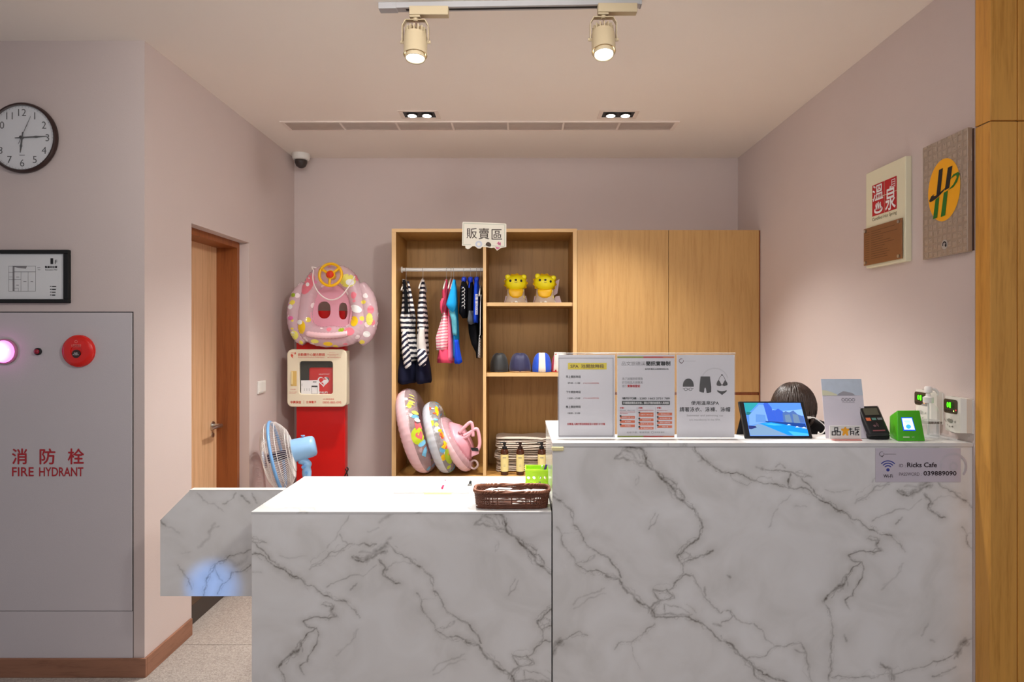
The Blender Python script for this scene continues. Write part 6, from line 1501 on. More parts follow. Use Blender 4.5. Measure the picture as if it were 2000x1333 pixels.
pr = Print(*sp_face); a, b = q3(1372, 186); pr.ring(a, b, 3.6, 4.6, -20, 300); pr.line(q3p([(1366, 200), (1372, 214), (1384, 202)]), .8); pr.build('round_logo', mat('logo_mauve', (110, 70, 74), .7), sh, .0006)
pr = Print(*sp_face); a, b = q3(1715, 400); a0_, b0_ = q3(1715, 262); pr.ring(a, b, 25, 27.5, 195, 345, 30); pr.build('watermark', mat('pale_print', (220, 216, 219), .7), sh, .0004)

# ------------------------------------------------------------------ tablet
tb = thing('tablet', 'black tablet showing a blue pool photo, propped on its cover', 'tablet', (.96, 2.27, ZH))
bl, br_ = P(1455, 857, 2.245), P(1588, 857, 2.245)
def atz(px_, py_, d_): return P(px_, py_, d_)
bl = Vector((bl.x, 2.245, ZH+.003)); br_ = Vector((br_.x, 2.245, ZH+.003))
U = (br_-bl); Wd = U.length; U.normalize(); tl = P(1441.5, 784, 2.335); V = (tl-bl); Ht = V.length; V = V.normalized(); Nn = U.cross(V)
if Nn.y > 0: Nn = -Nn
M4 = Matrix(((U.x, -Nn.x, V.x, bl.x), (U.y, -Nn.y, V.y, bl.y), (U.z, -Nn.z, V.z, bl.z), (0, 0, 0, 1)))
obj('body', box(BM(), 0, Wd, 0, .009, 0, Ht, .004, 3, M=M4), M_black, tb)
obj('cover_flap', box(BM(), .004, Wd-.004, .010, .012, 0, Ht, .0008, M=M4), mat('cover_black', (34, 32, 34), .7), tb)
bm = BM(); yk = 2.335
plate(bm, [(bl.x+.0, ZH+.001), (br_.x, ZH+.001), (br_.x, ZH+.003), (bl.x, ZH+.003)], (0, yk, 0), (1, 0, 0), (0, 0, 1), (0, -1, 0), .002)
a_, b_ = M4 @ Vector((.004, .014, Ht*.62)), M4 @ Vector((Wd-.004, .014, Ht*.62))
vs_ = [bm.verts.new(p) for p in (a_, b_, Vector((br_.x, yk, ZH+.002)), Vector((bl.x, yk, ZH+.002)))]; fce = bm.faces.new(vs_)
bmesh.ops.solidify(bm, geom=[fce], thickness=.002); obj('cover_stand', bm, MATS['cover_black'], tb)
SO = M4 @ Vector((0, -.0003, 0))
def scr(u, v): return (u, v)
def glowmat(nm, c, e=1.0):
    m = mat(nm, (8, 8, 10), .15, emit=e, ecol=c); return m
W_, H_ = Wd, Ht
mx0, mx1, mz0, mz1 = .020, Wd-.014, .008, Ht-.008
def SP(): return Print(SO+(-Vector(Nn))*0+U*mx0+V*mz0, U*(mx1-mx0), V*(mz1-mz0), Nn)
def pic(nm, c, polys, off, e=.85):
    p = SP()
    for q_ in polys: p.poly(q_)
    return p
scr_o = SP().rect(0, 0, 1, 1).build('screen', glowmat('screen_sky', (84, 138, 244)), tb, .0006)
PL = [('screen_cloud', (130, 176, 250), [[(.28, .62), (1, .60), (1, .80), (.6, .74), (.3, .9)]]),
 ('screen_tower', (52, 92, 200), [[(.30, .42), (.34, .95), (.36, 1), (.42, 1), (.47, .86), (.50, .42)], [(.47, .42), (.48, .78), (.53, .77), (.58, .82), (.66, .72), (.68, .42)]]),
 ('screen_block', (74, 106, 168), [[(.62, .38), (.64, .68), (.70, .74), (.76, .70), (.84, .76), (.90, .64), (.99, .58), (.99, .38)]]),
 ('screen_block_light', (104, 130, 160), [[(.66, .38), (.67, .62), (.76, .64), (.77, .38)], [(.80, .38), (.81, .66), (.90, .62), (.91, .38)]]),
 ('screen_eaves', (40, 150, 160), [[(0, .62), (0, 1), (.26, 1), (.16, .84), (.06, .70)]]),
 ('screen_eaves_dark', (24, 110, 120), [[(0, .62), (.02, .72), (.14, .70), (.07, .62)]]),
 ('screen_wall', (116, 160, 216), [[(.02, .30), (.05, .62), (.26, .94), (.34, .92), (.36, .42), (.20, .36)]]),
 ('screen_plaza', (92, 140, 206), [[(.14, .40), (.17, .64), (.33, .62), (.32, .40)]]),
 ('screen_hedge', (24, 64, 140), [[(.30, .44), (.99, .36), (.99, .24), (.55, .32), (.32, .40)]]),
 ('screen_pool', (16, 140, 240), [[(.20, .36), (.40, .40), (.70, .31), (1, .18), (1, 0), (.62, .02), (.42, .17)]]),
 ('screen_pool_light', (70, 180, 250), [[(.66, .14), (.99, .06), (1, 0), (.74, 0)], [(.25, .35), (.40, .37), (.60, .31), (.44, .30)]]),
 ('screen_deck', (120, 152, 186), [[(0, 0), (0, .22), (.16, .34), (.24, .33), (.60, .05), (.66, 0)]]),
 ('screen_lounger', (40, 50, 110), [[(.0, .20), (.0, .30), (.12, .28), (.14, .24), (.04, .19)]]),
 ('screen_parasol', (200, 220, 250), [[(.66, .31), (.70, .34), (.74, .31)], [(.80, .24), (.83, .28), (.88, .24)], [(.90, .22), (.95, .26), (1, .21)]])]
for k, (nm, c, pol) in enumerate(PL):
    p = SP()
    for q_ in pol: p.poly(q_)
    p.build(nm.replace('screen_', 'picture_'), glowmat(nm, c), scr_o, .0008+.0002*k)
bt = obj('side_button', box(BM(), Wd*.48, Wd*.56, .002, .006, Ht, Ht+.001, M=M4), M_chrome, tb)
cbl = thing('charging_cable', 'white charging cable curving from tablet to counter', 'cable', P(1600, 830, 2.30))
plug0 = M4 @ Vector((Wd, .0045, Ht*.56))
ctp = [plug0, plug0+U*.012]
bm = BM(); tube(bm, [plug0, plug0+U*.014], .0042, 10); obj('plug', bm, M_white, cbl)
pts = spline([plug0+U*.012, plug0+U*.03+Vector((0, .0, -.002)), P(1609, 830, 2.30), P(1612, 838, 2.305), P(1607, 846, 2.315), Vector((P(1601, 850, 2.335).x, 2.335, ZH+.003)), Vector((P(1599, 850, 2.35).x, 2.356, ZH-.01)), Vector((P(1599, 850, 2.35).x, 2.362, ZH-.2)), Vector((P(1599, 850, 2.35).x, 2.40, .7425))], 6)
obj('cord', tube(BM(), pts, .0021, 8), M_white, cbl, True)

# leaflet in a clear stand
lf = thing('leaflet_stand', 'pale grey leaflet with mountain print leaning behind hotel logo', 'leaflet', P(1650, 855, 2.24))
ly = 2.245
A_ = Vector((xs(1613, ly), ly, ZH+.002)); B_ = Vector((xs(1694, ly), ly, ZH+.002)); lt = P(1603.5, 741, 2.315)
U2 = (B_-A_); w2 = U2.length; U2.normalize(); V2 = lt-A_; h2_ = V2.length; V2.normalize(); N2 = U2.cross(V2); N2 = -N2 if N2.y > 0 else N2
M5 = Matrix(((U2.x, -N2.x, V2.x, A_.x), (U2.y, -N2.y, V2.y, A_.y), (U2.z, -N2.z, V2.z, A_.z), (0, 0, 0, 1)))
sh = obj('leaflet', box(BM(), 0, w2, 0, .0015, 0, h2_, M=M5), mat('leaflet_lilac', (206, 200, 210), .6, var=.01), lf)
lb0 = M5 @ Vector((.01, .004, h2_*.8)); 
bm = BM(); bk1, bk2 = M5 @ Vector((w2*.3, .002, h2_*.75)), M5 @ Vector((w2*.7, .002, h2_*.75)); f1, f2 = Vector((bk1.x+.005, bk1.y+.035, ZH+.0008)), Vector((bk2.x+.005, bk2.y+.035, ZH+.0008))
fc = bm.faces.new([bm.verts.new(p) for p in (bk1, bk2, f2, f1)]); bmesh.ops.solidify(bm, geom=[fc], thickness=.0015); obj('back_strut', bm, M_white, lf)
LP = lambda: Print(A_, U2*w2, V2*h2_, N2)
p = LP().rect(0, .72, 1, 1); p.build('sky_band', mat('leaflet_blue', (186, 196, 210), .6, var=.1, nscale=40), sh, .0004)
p = LP().poly([(0, .715), (0, .81), (.12, .80), (.25, .77), (.36, .735), (.36, .715)]); p.build('yellow_band', mat('leaflet_yellow', (206, 204, 176), .6), sh, .0006)
p = LP().poly([(.36, .72), (.42, .755), (.52, .79), (.58, .785), (.66, .77), (.74, .76), (.78, .735), (.80, .72)]); p.build('mountain_print', mat('leaflet_grey', (150, 148, 156), .6), sh, .0008)
p = LP()
for k in range(4): p.ring(.50+.085*k, .645, .026, .040, n=18, k=.72)
p.rect(.47, .598, .78, .602); p.build('round_lettering', mat('leaflet_ink', (132, 128, 136), .6), sh, .0004)

# hotel logo block
lg = thing('logo_plate', 'small white logo plate with black and orange characters', 'sign', P(1650, 858, 2.215))
gy_ = 2.215; s5 = gy_/F
a, b, z1 = xs(1620, gy_), xs(1681.5, gy_), EYE-(832-CY)*s5
obj('plate', box(BM(), a, b, gy_-.0015, gy_+.0015, ZH+.004, z1, .0005), M_white, lg)
obj('foot', box(BM(), a+.012, b-.002, gy_-.012, gy_+.016, ZH+.0003, ZH+.004, .0006), mat('red_clear_acrylic', (214, 130, 120), .2), lg)
zl = lambda x, y: (1590+x*.18, 720+y*.18)
pr = Print(*facing(gy_-.0015))
def lr(p, *r_):
    a1, b1 = zl(r_[0], r_[1]); a2, b2 = zl(r_[2], r_[3]); p.rect(a1, b1, a2, b2)
def lfm(p, *r_):
    a1, b1 = zl(r_[0], r_[1]); a2, b2 = zl(r_[2], r_[3]); p.frame(a1, b1, a2, b2, 1.7)
lfm(pr, 218, 640, 260, 682); lfm(pr, 190, 683, 236, 728); lfm(pr, 243, 683, 289, 728); lr(pr, 228, 681, 234, 685); lr(pr, 246, 681, 252, 685)
pr.build('character', M_ink, lg, .0008)
pr = Print(*facing(gy_-.0015))
lr(pr, 388, 645, 397, 680); lr(pr, 376, 653, 414, 663); lr(pr, 390, 678, 434, 688); lr(pr, 390, 688, 400, 726); lr(pr, 424, 688, 434, 726); lr(pr, 400, 700, 424, 708)
pr.build('character', M_ink, lg, .0008)
pr = Print(*facing(gy_-.0015))
lr(pr, 440, 640, 450, 676); lr(pr, 450, 640, 490, 649); lr(pr, 450, 660, 490, 668); lr(pr, 462, 668, 471, 704); lr(pr, 448, 694, 462, 704); lr(pr, 448, 704, 458, 728); lr(pr, 471, 676, 485, 692); lr(pr, 471, 692, 478, 728); lr(pr, 478, 714, 488, 728)
pr.build('character', M_ink, lg, .0008)
pr = Print(*facing(gy_-.0015)); pr.poly([zl(x, y) for x, y in ((330, 636), (345, 636), (350, 652), (380, 654), (382, 668), (364, 684), (372, 730), (352, 728), (338, 708), (322, 730), (304, 728), (314, 686), (292, 668), (296, 654), (324, 652))]); pr.build('orange_character', mat('logo_orange', (244, 170, 40), .6), lg, .0008)

# card terminal
ct = thing('card_terminal', 'black card payment terminal tilted on a stand', 'card terminal', P(1712, 858, 2.25))
ty = 2.235; a, b = xs(1696, ty), xs(1737, ty)
bm = BM(); box(bm, a, b, ty-.005, ty+.06, ZH+.0003, ZH+.02, .004); obj('stand_foot', bm, M_blackm, ct)
bm = BM(); tube(bm, [((a+b)/2, ty+.03, ZH+.015), ((a+b)/2, ty+.04, ZH+.06)], .018, 12); obj('stand_neck', bm, M_blackm, ct)
A_ = Vector((xs(1699, ty-.02), ty-.02, ZH+.018)); ang = rad(36); Vt = Vector((-.035, math.sin(ang), math.cos(ang))).normalized(); Ut = Vector((1, .0, .035)).normalized(); Nt = Ut.cross(Vt)
Nt = -Nt if Nt.y > 0 else Nt
M6 = Matrix(((Ut.x, -Nt.x, Vt.x, A_.x), (Ut.y, -Nt.y, Vt.y, A_.y), (Ut.z, -Nt.z, Vt.z, A_.z), (0, 0, 0, 1)))
wt, ht_ = .077, .122
bm = BM(); box(bm, 0, wt, 0, .022, 0, ht_, .009, 3, M=M6); bdy = obj('body', bm, M_black, ct, True, angle=50)
def TP(): return Print(A_, Ut*wt, Vt*ht_, Nt)
TP().rect(.16, .66, .84, .90).build('display', mat('lcd_olive', (88, 86, 72), .2), bdy, .001)
TP().rect(.12, .47, .34, .575).build('card_mark', mat('card_orange', (214, 110, 70), .5), bdy, .001)
TP().rect(.40, .49, .60, .565).build('card_mark', mat('card_teal', (90, 140, 130), .5), bdy, .001); TP().rect(.66, .49, .88, .565).build('card_mark', mat('card_grey', (120, 124, 124), .5), bdy, .001)
p = TP(); p.ring(.46, .32, .05, .075, -40, 60, 10, .8).ring(.46, .32, .10, .125, -40, 60, 10, .8).disc(.40, .30, .07, .035); p.build('contactless_mark', mat('dim_rose', (110, 80, 84), .5), bdy, .001)
TP().rect(.22, .12, .80, .16).build('stripe_mark', mat('dim_red', (130, 70, 74), .5), bdy, .001); TP().frame(.06, .03, .95, .96, .012).build('seam', mat('seam_grey', (52, 52, 54), .4), bdy, .0012)

# green terminal
ge = thing('green_terminal', 'bright green payment terminal with glowing blue screen', 'payment terminal', P(1772, 860, 2.21))
gy1, gy2 = 2.195, 2.275
bl_, br2 = Vector((xs(1753, 2.19), 2.19, ZH+.0003)), Vector((xs(1808, 2.19), 2.19, ZH+.0003))
tl_, tr_ = P(1752, 802, 2.225), P(1797, 802, 2.225)
ll, lt2 = Vector((xs(1737, 2.285), 2.285, ZH+.0003)), P(1737, 813, 2.285)
rbk = br2+Vector((-.008, .09, 0)); trk = tr_+Vector((-.006, .055, -.012))
bm = BM(); v_ = [bm.verts.new(p) for p in (bl_, br2, tr_, tl_, ll, rbk, trk, lt2)]
for f in ((0, 1, 2, 3), (0, 3, 7, 4), (1, 5, 6, 2), (3, 2, 6, 7), (4, 7, 6, 5), (0, 4, 5, 1)): bm.faces.new([v_[i] for i in f])
bmesh.ops.recalc_face_normals(bm, faces=bm.faces[:]); bmesh.ops.bevel(bm, geom=bm.edges[:], offset=.004, segments=3, profile=.5, affect='EDGES')
gbd = obj('body', bm, mat('vivid_green', (70, 176, 20), .4), ge, True, angle=40)
UU = br2-bl_; VV = ((tl_+tr_)/2-(bl_+br2)/2); NN = UU.cross(VV).normalized(); NN = -NN if NN.y > 0 else NN
def GP(): return Print(bl_, UU, VV, NN)
sk = lambda pts: [(x-(.07*y), y) for x, y in pts]
GP().poly([(.24, .34), (.68, .34), (.60, .77), (.20, .77)]).build('screen_border', mat('screen_blue', (10, 60, 200), .2, emit=.8, ecol=(10, 60, 220)), gbd, .0008)
sc_ = GP().poly([(.27, .37), (.65, .37), (.575, .74), (.225, .74)]).build('screen', mat('screen_white', (200, 240, 250), .2, emit=1.0, ecol=(190, 240, 250)), gbd, .0014)
GP().disc(.43, .47, .09, .07).build('screen_icon', mat('screen_icon_blue', (60, 160, 220), .2, emit=.8, ecol=(60, 160, 230)), sc_, .0018)
p = GP(); p.rect(.30, .63, .50, .66).rect(.33, .58, .50, .60); p.build('screen_text', mat('screen_mint', (150, 216, 210), .2, emit=.7, ecol=(150, 216, 210)), sc_, .0018)
p = GP(); p.poly(rrect(.20, .11, .44, .16, .02)); p.text('NFC', .52, .165, .62, .105); p.build('lettering', mat('mint_print', (170, 206, 150), .5), gbd, .0008)

# pump bottle of sanitiser
sb_ = thing('sanitizer_bottle', 'clear sanitizer bottle with white pump beside the green terminal', 'bottle', P(1818, 858, 2.26))
bx_, byy = xs(1813, 2.265), 2.265; rb = .036
M_clear = mat('clear_bottle', (246, 248, 248), .04, alpha=.20, spec=.8, var=0)
bm = BM(); lathe(bm, [(rb*.9, 0), (rb, .004), (rb, .085), (rb*.97, .10), (rb*.8, .115), (rb*.5, .125), (.014, .128), (.014, .136)], (bx_, byy, ZH+.0003), (0, 0, 1), 32, cap=False); bb_ = obj('bottle_body', bm, M_clear, sb_, True)
bm = BM(); lathe(bm, [(rb*.9, .002), (rb*.96, .006), (rb*.96, .048), (rb*.9, .050)], (bx_, byy, ZH+.0003), (0, 0, 1), 32); obj('liquid', bm, mat('clear_liquid', (236, 240, 242), .05, alpha=.18, var=0), sb_, True)
bm = BM(); lathe(bm, [(rb+.0006, .056), (rb+.0006, .066)], (bx_, byy, ZH), (0, 0, 1), 32, cap=False); lbl = obj('label', bm, mat('label_grey', (214, 206, 200), .5, alpha=.6), sb_, True)
p = Print((bx_, byy-rb-.0014, ZH), (1, 0, 0), (0, 0, 1), (0, -1, 0)); p.text('酒精消毒液', -.026, .0655, .026, .0565, .02); p.build('lettering', mat('label_ink', (96, 84, 74), .6), lbl, 0)
bm = BM(); cyl(bm, (bx_, byy, ZH+.01), (bx_, byy, ZH+.135), .0035, seg=10); obj('dip_tube', bm, M_white, sb_)
bm = BM(); lathe(bm, [(.017, .130), (.0175, .150), (.009, .154), (.007, .166), (.013, .168), (.013, .186), (.010, .190)], (bx_, byy, ZH), (0, 0, 1), 24)
tube(bm, spline([(bx_, byy, ZH+.181), (bx_+.020, byy-.004, ZH+.180), (bx_+.030, byy-.006, ZH+.168), (bx_+.031, byy-.006, ZH+.158)], 4), [.0062-.0002*i for i in range(13)], 10)
obj('pump', bm, mat('pump_white', (238, 232, 228), .35), sb_, True, angle=50)
at_ = thing('acrylic_tray', 'clear acrylic tray lying at the far right counter end', 'tray', (xs(1845, 2.3), 2.33, ZH))
a, b = bx_+rb+.004, 1.575
bm = BM(); box(bm, a, b, 2.215, 2.34, ZH+.0003, ZH+.003, .0005); obj('tray_base', bm, M_acryl, at_)
bm = BM(); box(bm, a, b, 2.215, 2.218, ZH+.003, ZH+.014); box(bm, a, b, 2.337, 2.34, ZH+.003, ZH+.014); box(bm, a, a+.003, 2.218, 2.337, ZH+.003, ZH+.014); box(bm, b-.003, b, 2.218, 2.337, ZH+.003, ZH+.014); obj('tray_rim', bm, M_acryl, at_)
hk = thing('glue_stick', 'thin brown glue stick standing behind the sanitizer bottle', 'stick', (xs(1825, 2.35), 2.35, ZH))
bm = BM(); cyl(bm, (xs(1829, 2.33), 2.325, ZH+.0032), (xs(1829, 2.33), 2.325, ZH+.045), .004, seg=12); obj('tube_body', bm, mat('brown_stick', (96, 70, 56), .4), hk)
bm = BM(); cyl(bm, (xs(1829, 2.33), 2.325, ZH+.045), (xs(1829, 2.33), 2.325, ZH+.052), .0034, seg=12); obj('cap', bm, mat('brown_stick', (96, 70, 56), .4), hk)

# wall controllers
def controller(yn, yf_, z0, z1, label, orange):
    t = thing('wall_controller', label, 'controller', (XR, (yn+yf_)/2, z0), 'white controllers with green displays on the right wall')
    X0 = XR-.035
    bm = BM()
    prof = [(yf_, XR-.002), (yf_, X0+.012)]+[(yf_+(yn-yf_)*i/8, X0) for i in range(1, 8)]+[(yn, X0+.012), (yn, XR-.002)]
    R0_ = [Vector((x, y, z0-.006*(1-abs((y-yn)/(yf_-yn)-.5)*2)+.006)) for y, x in prof]; R1_ = [Vector((x, y, z1+.004*(1-abs((y-yn)/(yf_-yn)-.5)*2))) for y, x in prof]
    loft(bm, [R0_, R1_]); bmesh.ops.recalc_face_normals(bm, faces=bm.faces[:]); bd = obj('case', bm, mat('controller_white', (232, 226, 216), .4, var=.01), t)
    obj('mount_plate', box(BM(), XR-.003, XR, yn-.004, yf_+.004, z0+.004, z1-.004, .001), M_white, t)
    def CP(dx=0): return Print((X0-.0005+dx, yf_, z1), (.0, yn-yf_, 0), (0, 0, z0-z1), (-1, 0, 0))
    # window follows the gently domed face
    def bent(pts, off):
        bm = BM(); vs = []
        for u, v in pts: vs.append(bm.verts.new((X0-off, yf_+(yn-yf_)*u, z1+(z0-z1)*v)))
        bm.faces.new(vs); return bm
    dp_ = obj('display_window', bent(rrect(.06, .06, .74, .46, .08), .0012), mat('window_brown', (74, 64, 50), .2), bd)
    obj('display_frame', bent([(.20, .14), (.58, .14), (.58, .32), (.20, .32)], .0018), mat('lcd_dark', (30, 60, 24), .2), dp_)
    p = Print((X0-.0024, yf_, z1), (0, yn-yf_, 0), (0, 0, z0-z1), (-1, 0, 0)); p.text('0', .235, .155, .32, .30, .015); p.text('1', .36, .155, .42, .30, .015)
    p.build('digits', mat('digit_green', (60, 230, 20), .3, emit=2.6, ecol=(70, 240, 20)), dp_, .0002)
    obj('status_led', bent([(.54, .36), (.58, .36), (.58, .40), (.54, .40)], .0024), mat('led_amber' if orange else 'led_lime', (250, 150, 40) if orange else (190, 240, 120), .3, emit=1.5), dp_)
    obj('status_led', bent([(.65, .33), (.70, .33), (.70, .37), (.65, .37)], .0024), mat('led_red', (220, 60, 70), .3, emit=.6), dp_)
    for k in range(4): obj('window_key', bent([(.12+.1*k, .37), (.19+.1*k, .37), (.19+.1*k, .41), (.12+.1*k, .41)], .0022), mat('key_dark', (46, 40, 34), .4), dp_)
    gk = mat('key_grey', (150, 146, 136), .4)
    obj('button', bent([(.24, .64), (.34, .61), (.46, .62), (.54, .66), (.46, .72), (.34, .72), (.27, .70)], .0022), gk, bd)
    for q_ in ([(.10, .61), (.14, .66), (.18, .72), (.14, .70), (.10, .66)], [(.60, .66), (.65, .64), (.66, .68), (.60, .72)], [(.22, .76), (.28, .80), (.30, .83), (.24, .80)], [(.34, .81), (.40, .82), (.39, .86), (.35, .85)], [(.46, .82), (.52, .80), (.53, .83), (.47, .86)]): obj('button', bent(q_, .0022), gk, bd)
controller(2.158, 2.262, 1.145, 1.272, 'white controller nearer the wooden lining, two green digits', False)
controller(2.312, 2.43, 1.155, 1.282, 'white controller behind the sanitizer bottle with amber light', True)

# wi-fi notice
wf = thing('wifi_notice', 'white wifi notice taped to the tall counter front', 'notice', P(1792, 910, YF))
wy = YF+.0015
a, b = xs(1709.5, wy), xs(1876, wy)
M_film = mat('notice_film', (226, 216, 226), .3, alpha=.85, var=.01)
sh = obj('sheet', box(BM(), a, b, wy-.0012, wy-.0002, EYE-(942-CY)*wy/F, EYE-(876-CY)*wy/F), M_film, wf)
fw_ = facing(wy-.0012); z7 = lambda x, y: (1590+x*.18, 720+y*.18)
pr = Print(*fw_); qt(pr, z7, 'Ricks Cafe', 1010, 1022, 1330, 1072, .02); qt(pr, z7, '039889090', 1188, 1116, 1542, 1162, .02); qt(pr, z7, 'Wi-Fi', 752, 1150, 852, 1186, .004); pr.build('bold_lettering', mat('dark_mauve_ink', (56, 40, 46), .6), sh, .0005)
pr = Print(*fw_); qt(pr, z7, 'ID :', 922, 1038, 992, 1072); qt(pr, z7, 'PASSWORD :', 922, 1130, 1164, 1166); qr(pr, z7, 765, 930, 890, 934); a1, b1 = z7(734, 930); pr.ring(a1, b1, 4.0, 4.9, -30, 300); pr.line([z7(730, 948), z7(737, 964), z7(748, 944)], .9); pr.build('thin_lettering', mat('grey_mauve_ink', (110, 98, 104), .6), sh, .0005)
pr = Print(*fw_); a1, b1 = z7(801, 1102); pr.disc(a1, b1, 3.3, n=18)
for r_ in (8.2, 13, 17.6): pr.ring(a1, b1, r_-1, r_+1, 222, 318, 16)
pr.build('wifi_symbol', mat('wifi_indigo', (62, 70, 160), .6), sh, .0005)
pr = Print(*fw_); a1, b1 = z7(1512, 1065); pr.ring(a1, b1, 23, 27, 150, 400, 30).ring(a1, b1, 5, 9); pr.build('watermark', mat('pale_lilac_print', (204, 198, 206), .6), sh, .0003)

# ------------------------------------------------------------------ receptionist
def skin(name, verts, edges, radii, m, parent, sub=2, root=0):
    me = bpy.data.meshes.new(name); me.from_pydata([Vector(v) for v in verts], edges, [])
    o = bpy.data.objects.new('s', me); COL.objects.link(o)
    md = o.modifiers.new('s', 'SKIN'); md.use_smooth_shade = True
    for i, sv in enumerate(me.skin_vertices[0].data):
        r_ = radii[i]; sv.radius = r_ if isinstance(r_, tuple) else (r_, r_); sv.use_root = (i == root)
    o.modifiers.new('d', 'SUBSURF').levels = sub
    m2 = bpy.data.meshes.new_from_object(o.evaluated_get(bpy.context.evaluated_depsgraph_get()))
    bpy.data.objects.remove(o)
    return obj(name, None, m, parent, mesh=m2, smooth=True)
hx_, hy_, hz_ = P(1551, 0, 2.95).x, 2.95, 1.134
pe = thing('person', 'seated person with short dark hair and black top, head bowed', 'person', (hx_+.02, 3.08, 0))
M_skin = mat('skin', (226, 178, 150), .5, var=.04); M_hair = mat('dark_hair', (34, 24, 20), .45, var=.4, nscale=50, bump=1.0, bscale=160); M_top = cloth('black_top', (16, 16, 18)); M_trs = cloth('dark_trousers', (40, 42, 50))
bxp = hx_+.02
J = {}
def j(n, x, y, z): J[n] = (bxp+x, y, z)
j('pelvis', 0, 3.16, .52); j('waist', 0, 3.14, .68); j('chest', 0, 3.09, .86); j('upper', 0, 3.06, .985); j('neck', 0, 3.02, 1.03); j('nk2', -.005, 2.985, 1.065)
for s, sx in (('L', -1), ('R', 1)):
    j('sh'+s, sx*.172, 3.04, 1.025); j('el'+s, sx*.20, 3.00, .72); j('wr'+s, sx*.10, 2.88, .66); j('hp'+s, sx*.085, 3.12, .50); j('kn'+s, sx*.10, 2.85, .50); j('an'+s, sx*.10, 2.93, .09); j('to'+s, sx*.105, 2.815, .04)
names = list(J); ix = {n: i for i, n in enumerate(names)}
ed = [('pelvis', 'waist'), ('waist', 'chest'), ('chest', 'upper'), ('upper', 'neck'), ('neck', 'nk2')]
for s in 'LR': ed += [('upper', 'sh'+s), ('sh'+s, 'el'+s), ('el'+s, 'wr'+s), ('pelvis', 'hp'+s), ('hp'+s, 'kn'+s), ('kn'+s, 'an'+s), ('an'+s, 'to'+s)]
RAD = dict(pelvis=(.13, .10), waist=(.115, .085), chest=(.13, .095), upper=(.10, .08), neck=.052, nk2=.05, sh=.052, el=.038, wr=.026, hp=.078, kn=.055, an=.038, to=.032)
rads = [RAD.get(n, RAD.get(n[:2])) for n in names]
body = skin('body', [J[n] for n in names], [(ix[a], ix[b]) for a, b in ed], rads, M_skin, pe)
tn = ['pelvis', 'waist', 'chest', 'upper', 'shL', 'elL', 'shR', 'elR', 'wrL', 'wrR']
ti = {n: i for i, n in enumerate(tn)}
tv = [Vector(J[n]) for n in tn]
for s in 'LR': tv[ti['wr'+s]] = tv[ti['wr'+s]].lerp(tv[ti['el'+s]], .15)
skin('black_top', tv, [(ti[a], ti[b]) for a, b in (('pelvis', 'waist'), ('waist', 'chest'), ('chest', 'upper'), ('upper', 'shL'), ('shL', 'elL'), ('upper', 'shR'), ('shR', 'elR'), ('elL', 'wrL'), ('elR', 'wrR'))], [(.145, .115), (.132, .10), (.147, .112), (.118, .096), .070, .054, .070, .054, .042, .042], M_top, pe)
tn = ['pelvis', 'hpL', 'knL', 'anL', 'hpR', 'knR', 'anR']; ti = {n: i for i, n in enumerate(tn)}
skin('trousers', [J[n] for n in tn], [(ti[a], ti[b]) for a, b in (('pelvis', 'hpL'), ('hpL', 'knL'), ('knL', 'anL'), ('pelvis', 'hpR'), ('hpR', 'knR'), ('knR', 'anR'))], [(.14, .11), .092, .068, .052, .092, .068, .052], M_trs, pe)
for s, sx in (('L', -1), ('R', 1)):
    an, to = Vector(J['an'+s]), Vector(J['to'+s])
    bm = BM(); rings = []
    for f, w_, h_ in ((-.28, .026, .05), (-.1, .034, .075), (.25, .036, .075), (.6, .040, .055), (.95, .042, .042), (1.2, .034, .034), (1.32, .015, .02)):
        c_ = an.lerp(to, f); rings.append([Vector((c_.x+w_*math.cos(a), c_.y, max(0, h_*(.5+.5*math.sin(a)))+.001)) for a in [2*PI*i/16 for i in range(16)]])
    obj('shoe', loft(bm, rings), M_black, pe, True)
    # hand: palm and five curled fingers resting on the thigh
    w0 = Vector(J['wr'+s]); dr0 = Vector((-sx*.25, -1, -.32)).normalized(); sd = Vector((sx, -.2, 0)).normalized(); dn = Vector((0, -.2, -1)).normalized()
    vs_, es_, rs_ = [w0, w0+dr0*.04, w0+dr0*.085], [(0, 1), (1, 2)], [(.024, .018), (.034, .016), (.036, .014)]
    for k, (off, L_) in enumerate(((-.027, .062), (-.009, .072), (.009, .068), (.026, .054))):
        b_ = w0+dr0*.088-sd*off; i0 = len(vs_)
        vs_ += [b_, b_+dr0*L_*.45+dn*.004, b_+dr0*L_*.72+dn*.018, b_+dr0*L_*.86+dn*.034]; es_ += [(2, i0), (i0, i0+1), (i0+1, i0+2), (i0+2, i0+3)]; rs_ += [.0095, .0088, .008, .007]
    i0 = len(vs_); tb0 = w0+dr0*.03-sd*.03; vs_ += [tb0, tb0+dr0*.03-sd*.018, tb0+dr0*.055-sd*.02+dn*.008]; es_ += [(1, i0), (i0, i0+1), (i0+1, i0+2)]; rs_ += [.012, .0105, .0085]
    skin('hand', vs_, es_, rs_, M_skin, pe)
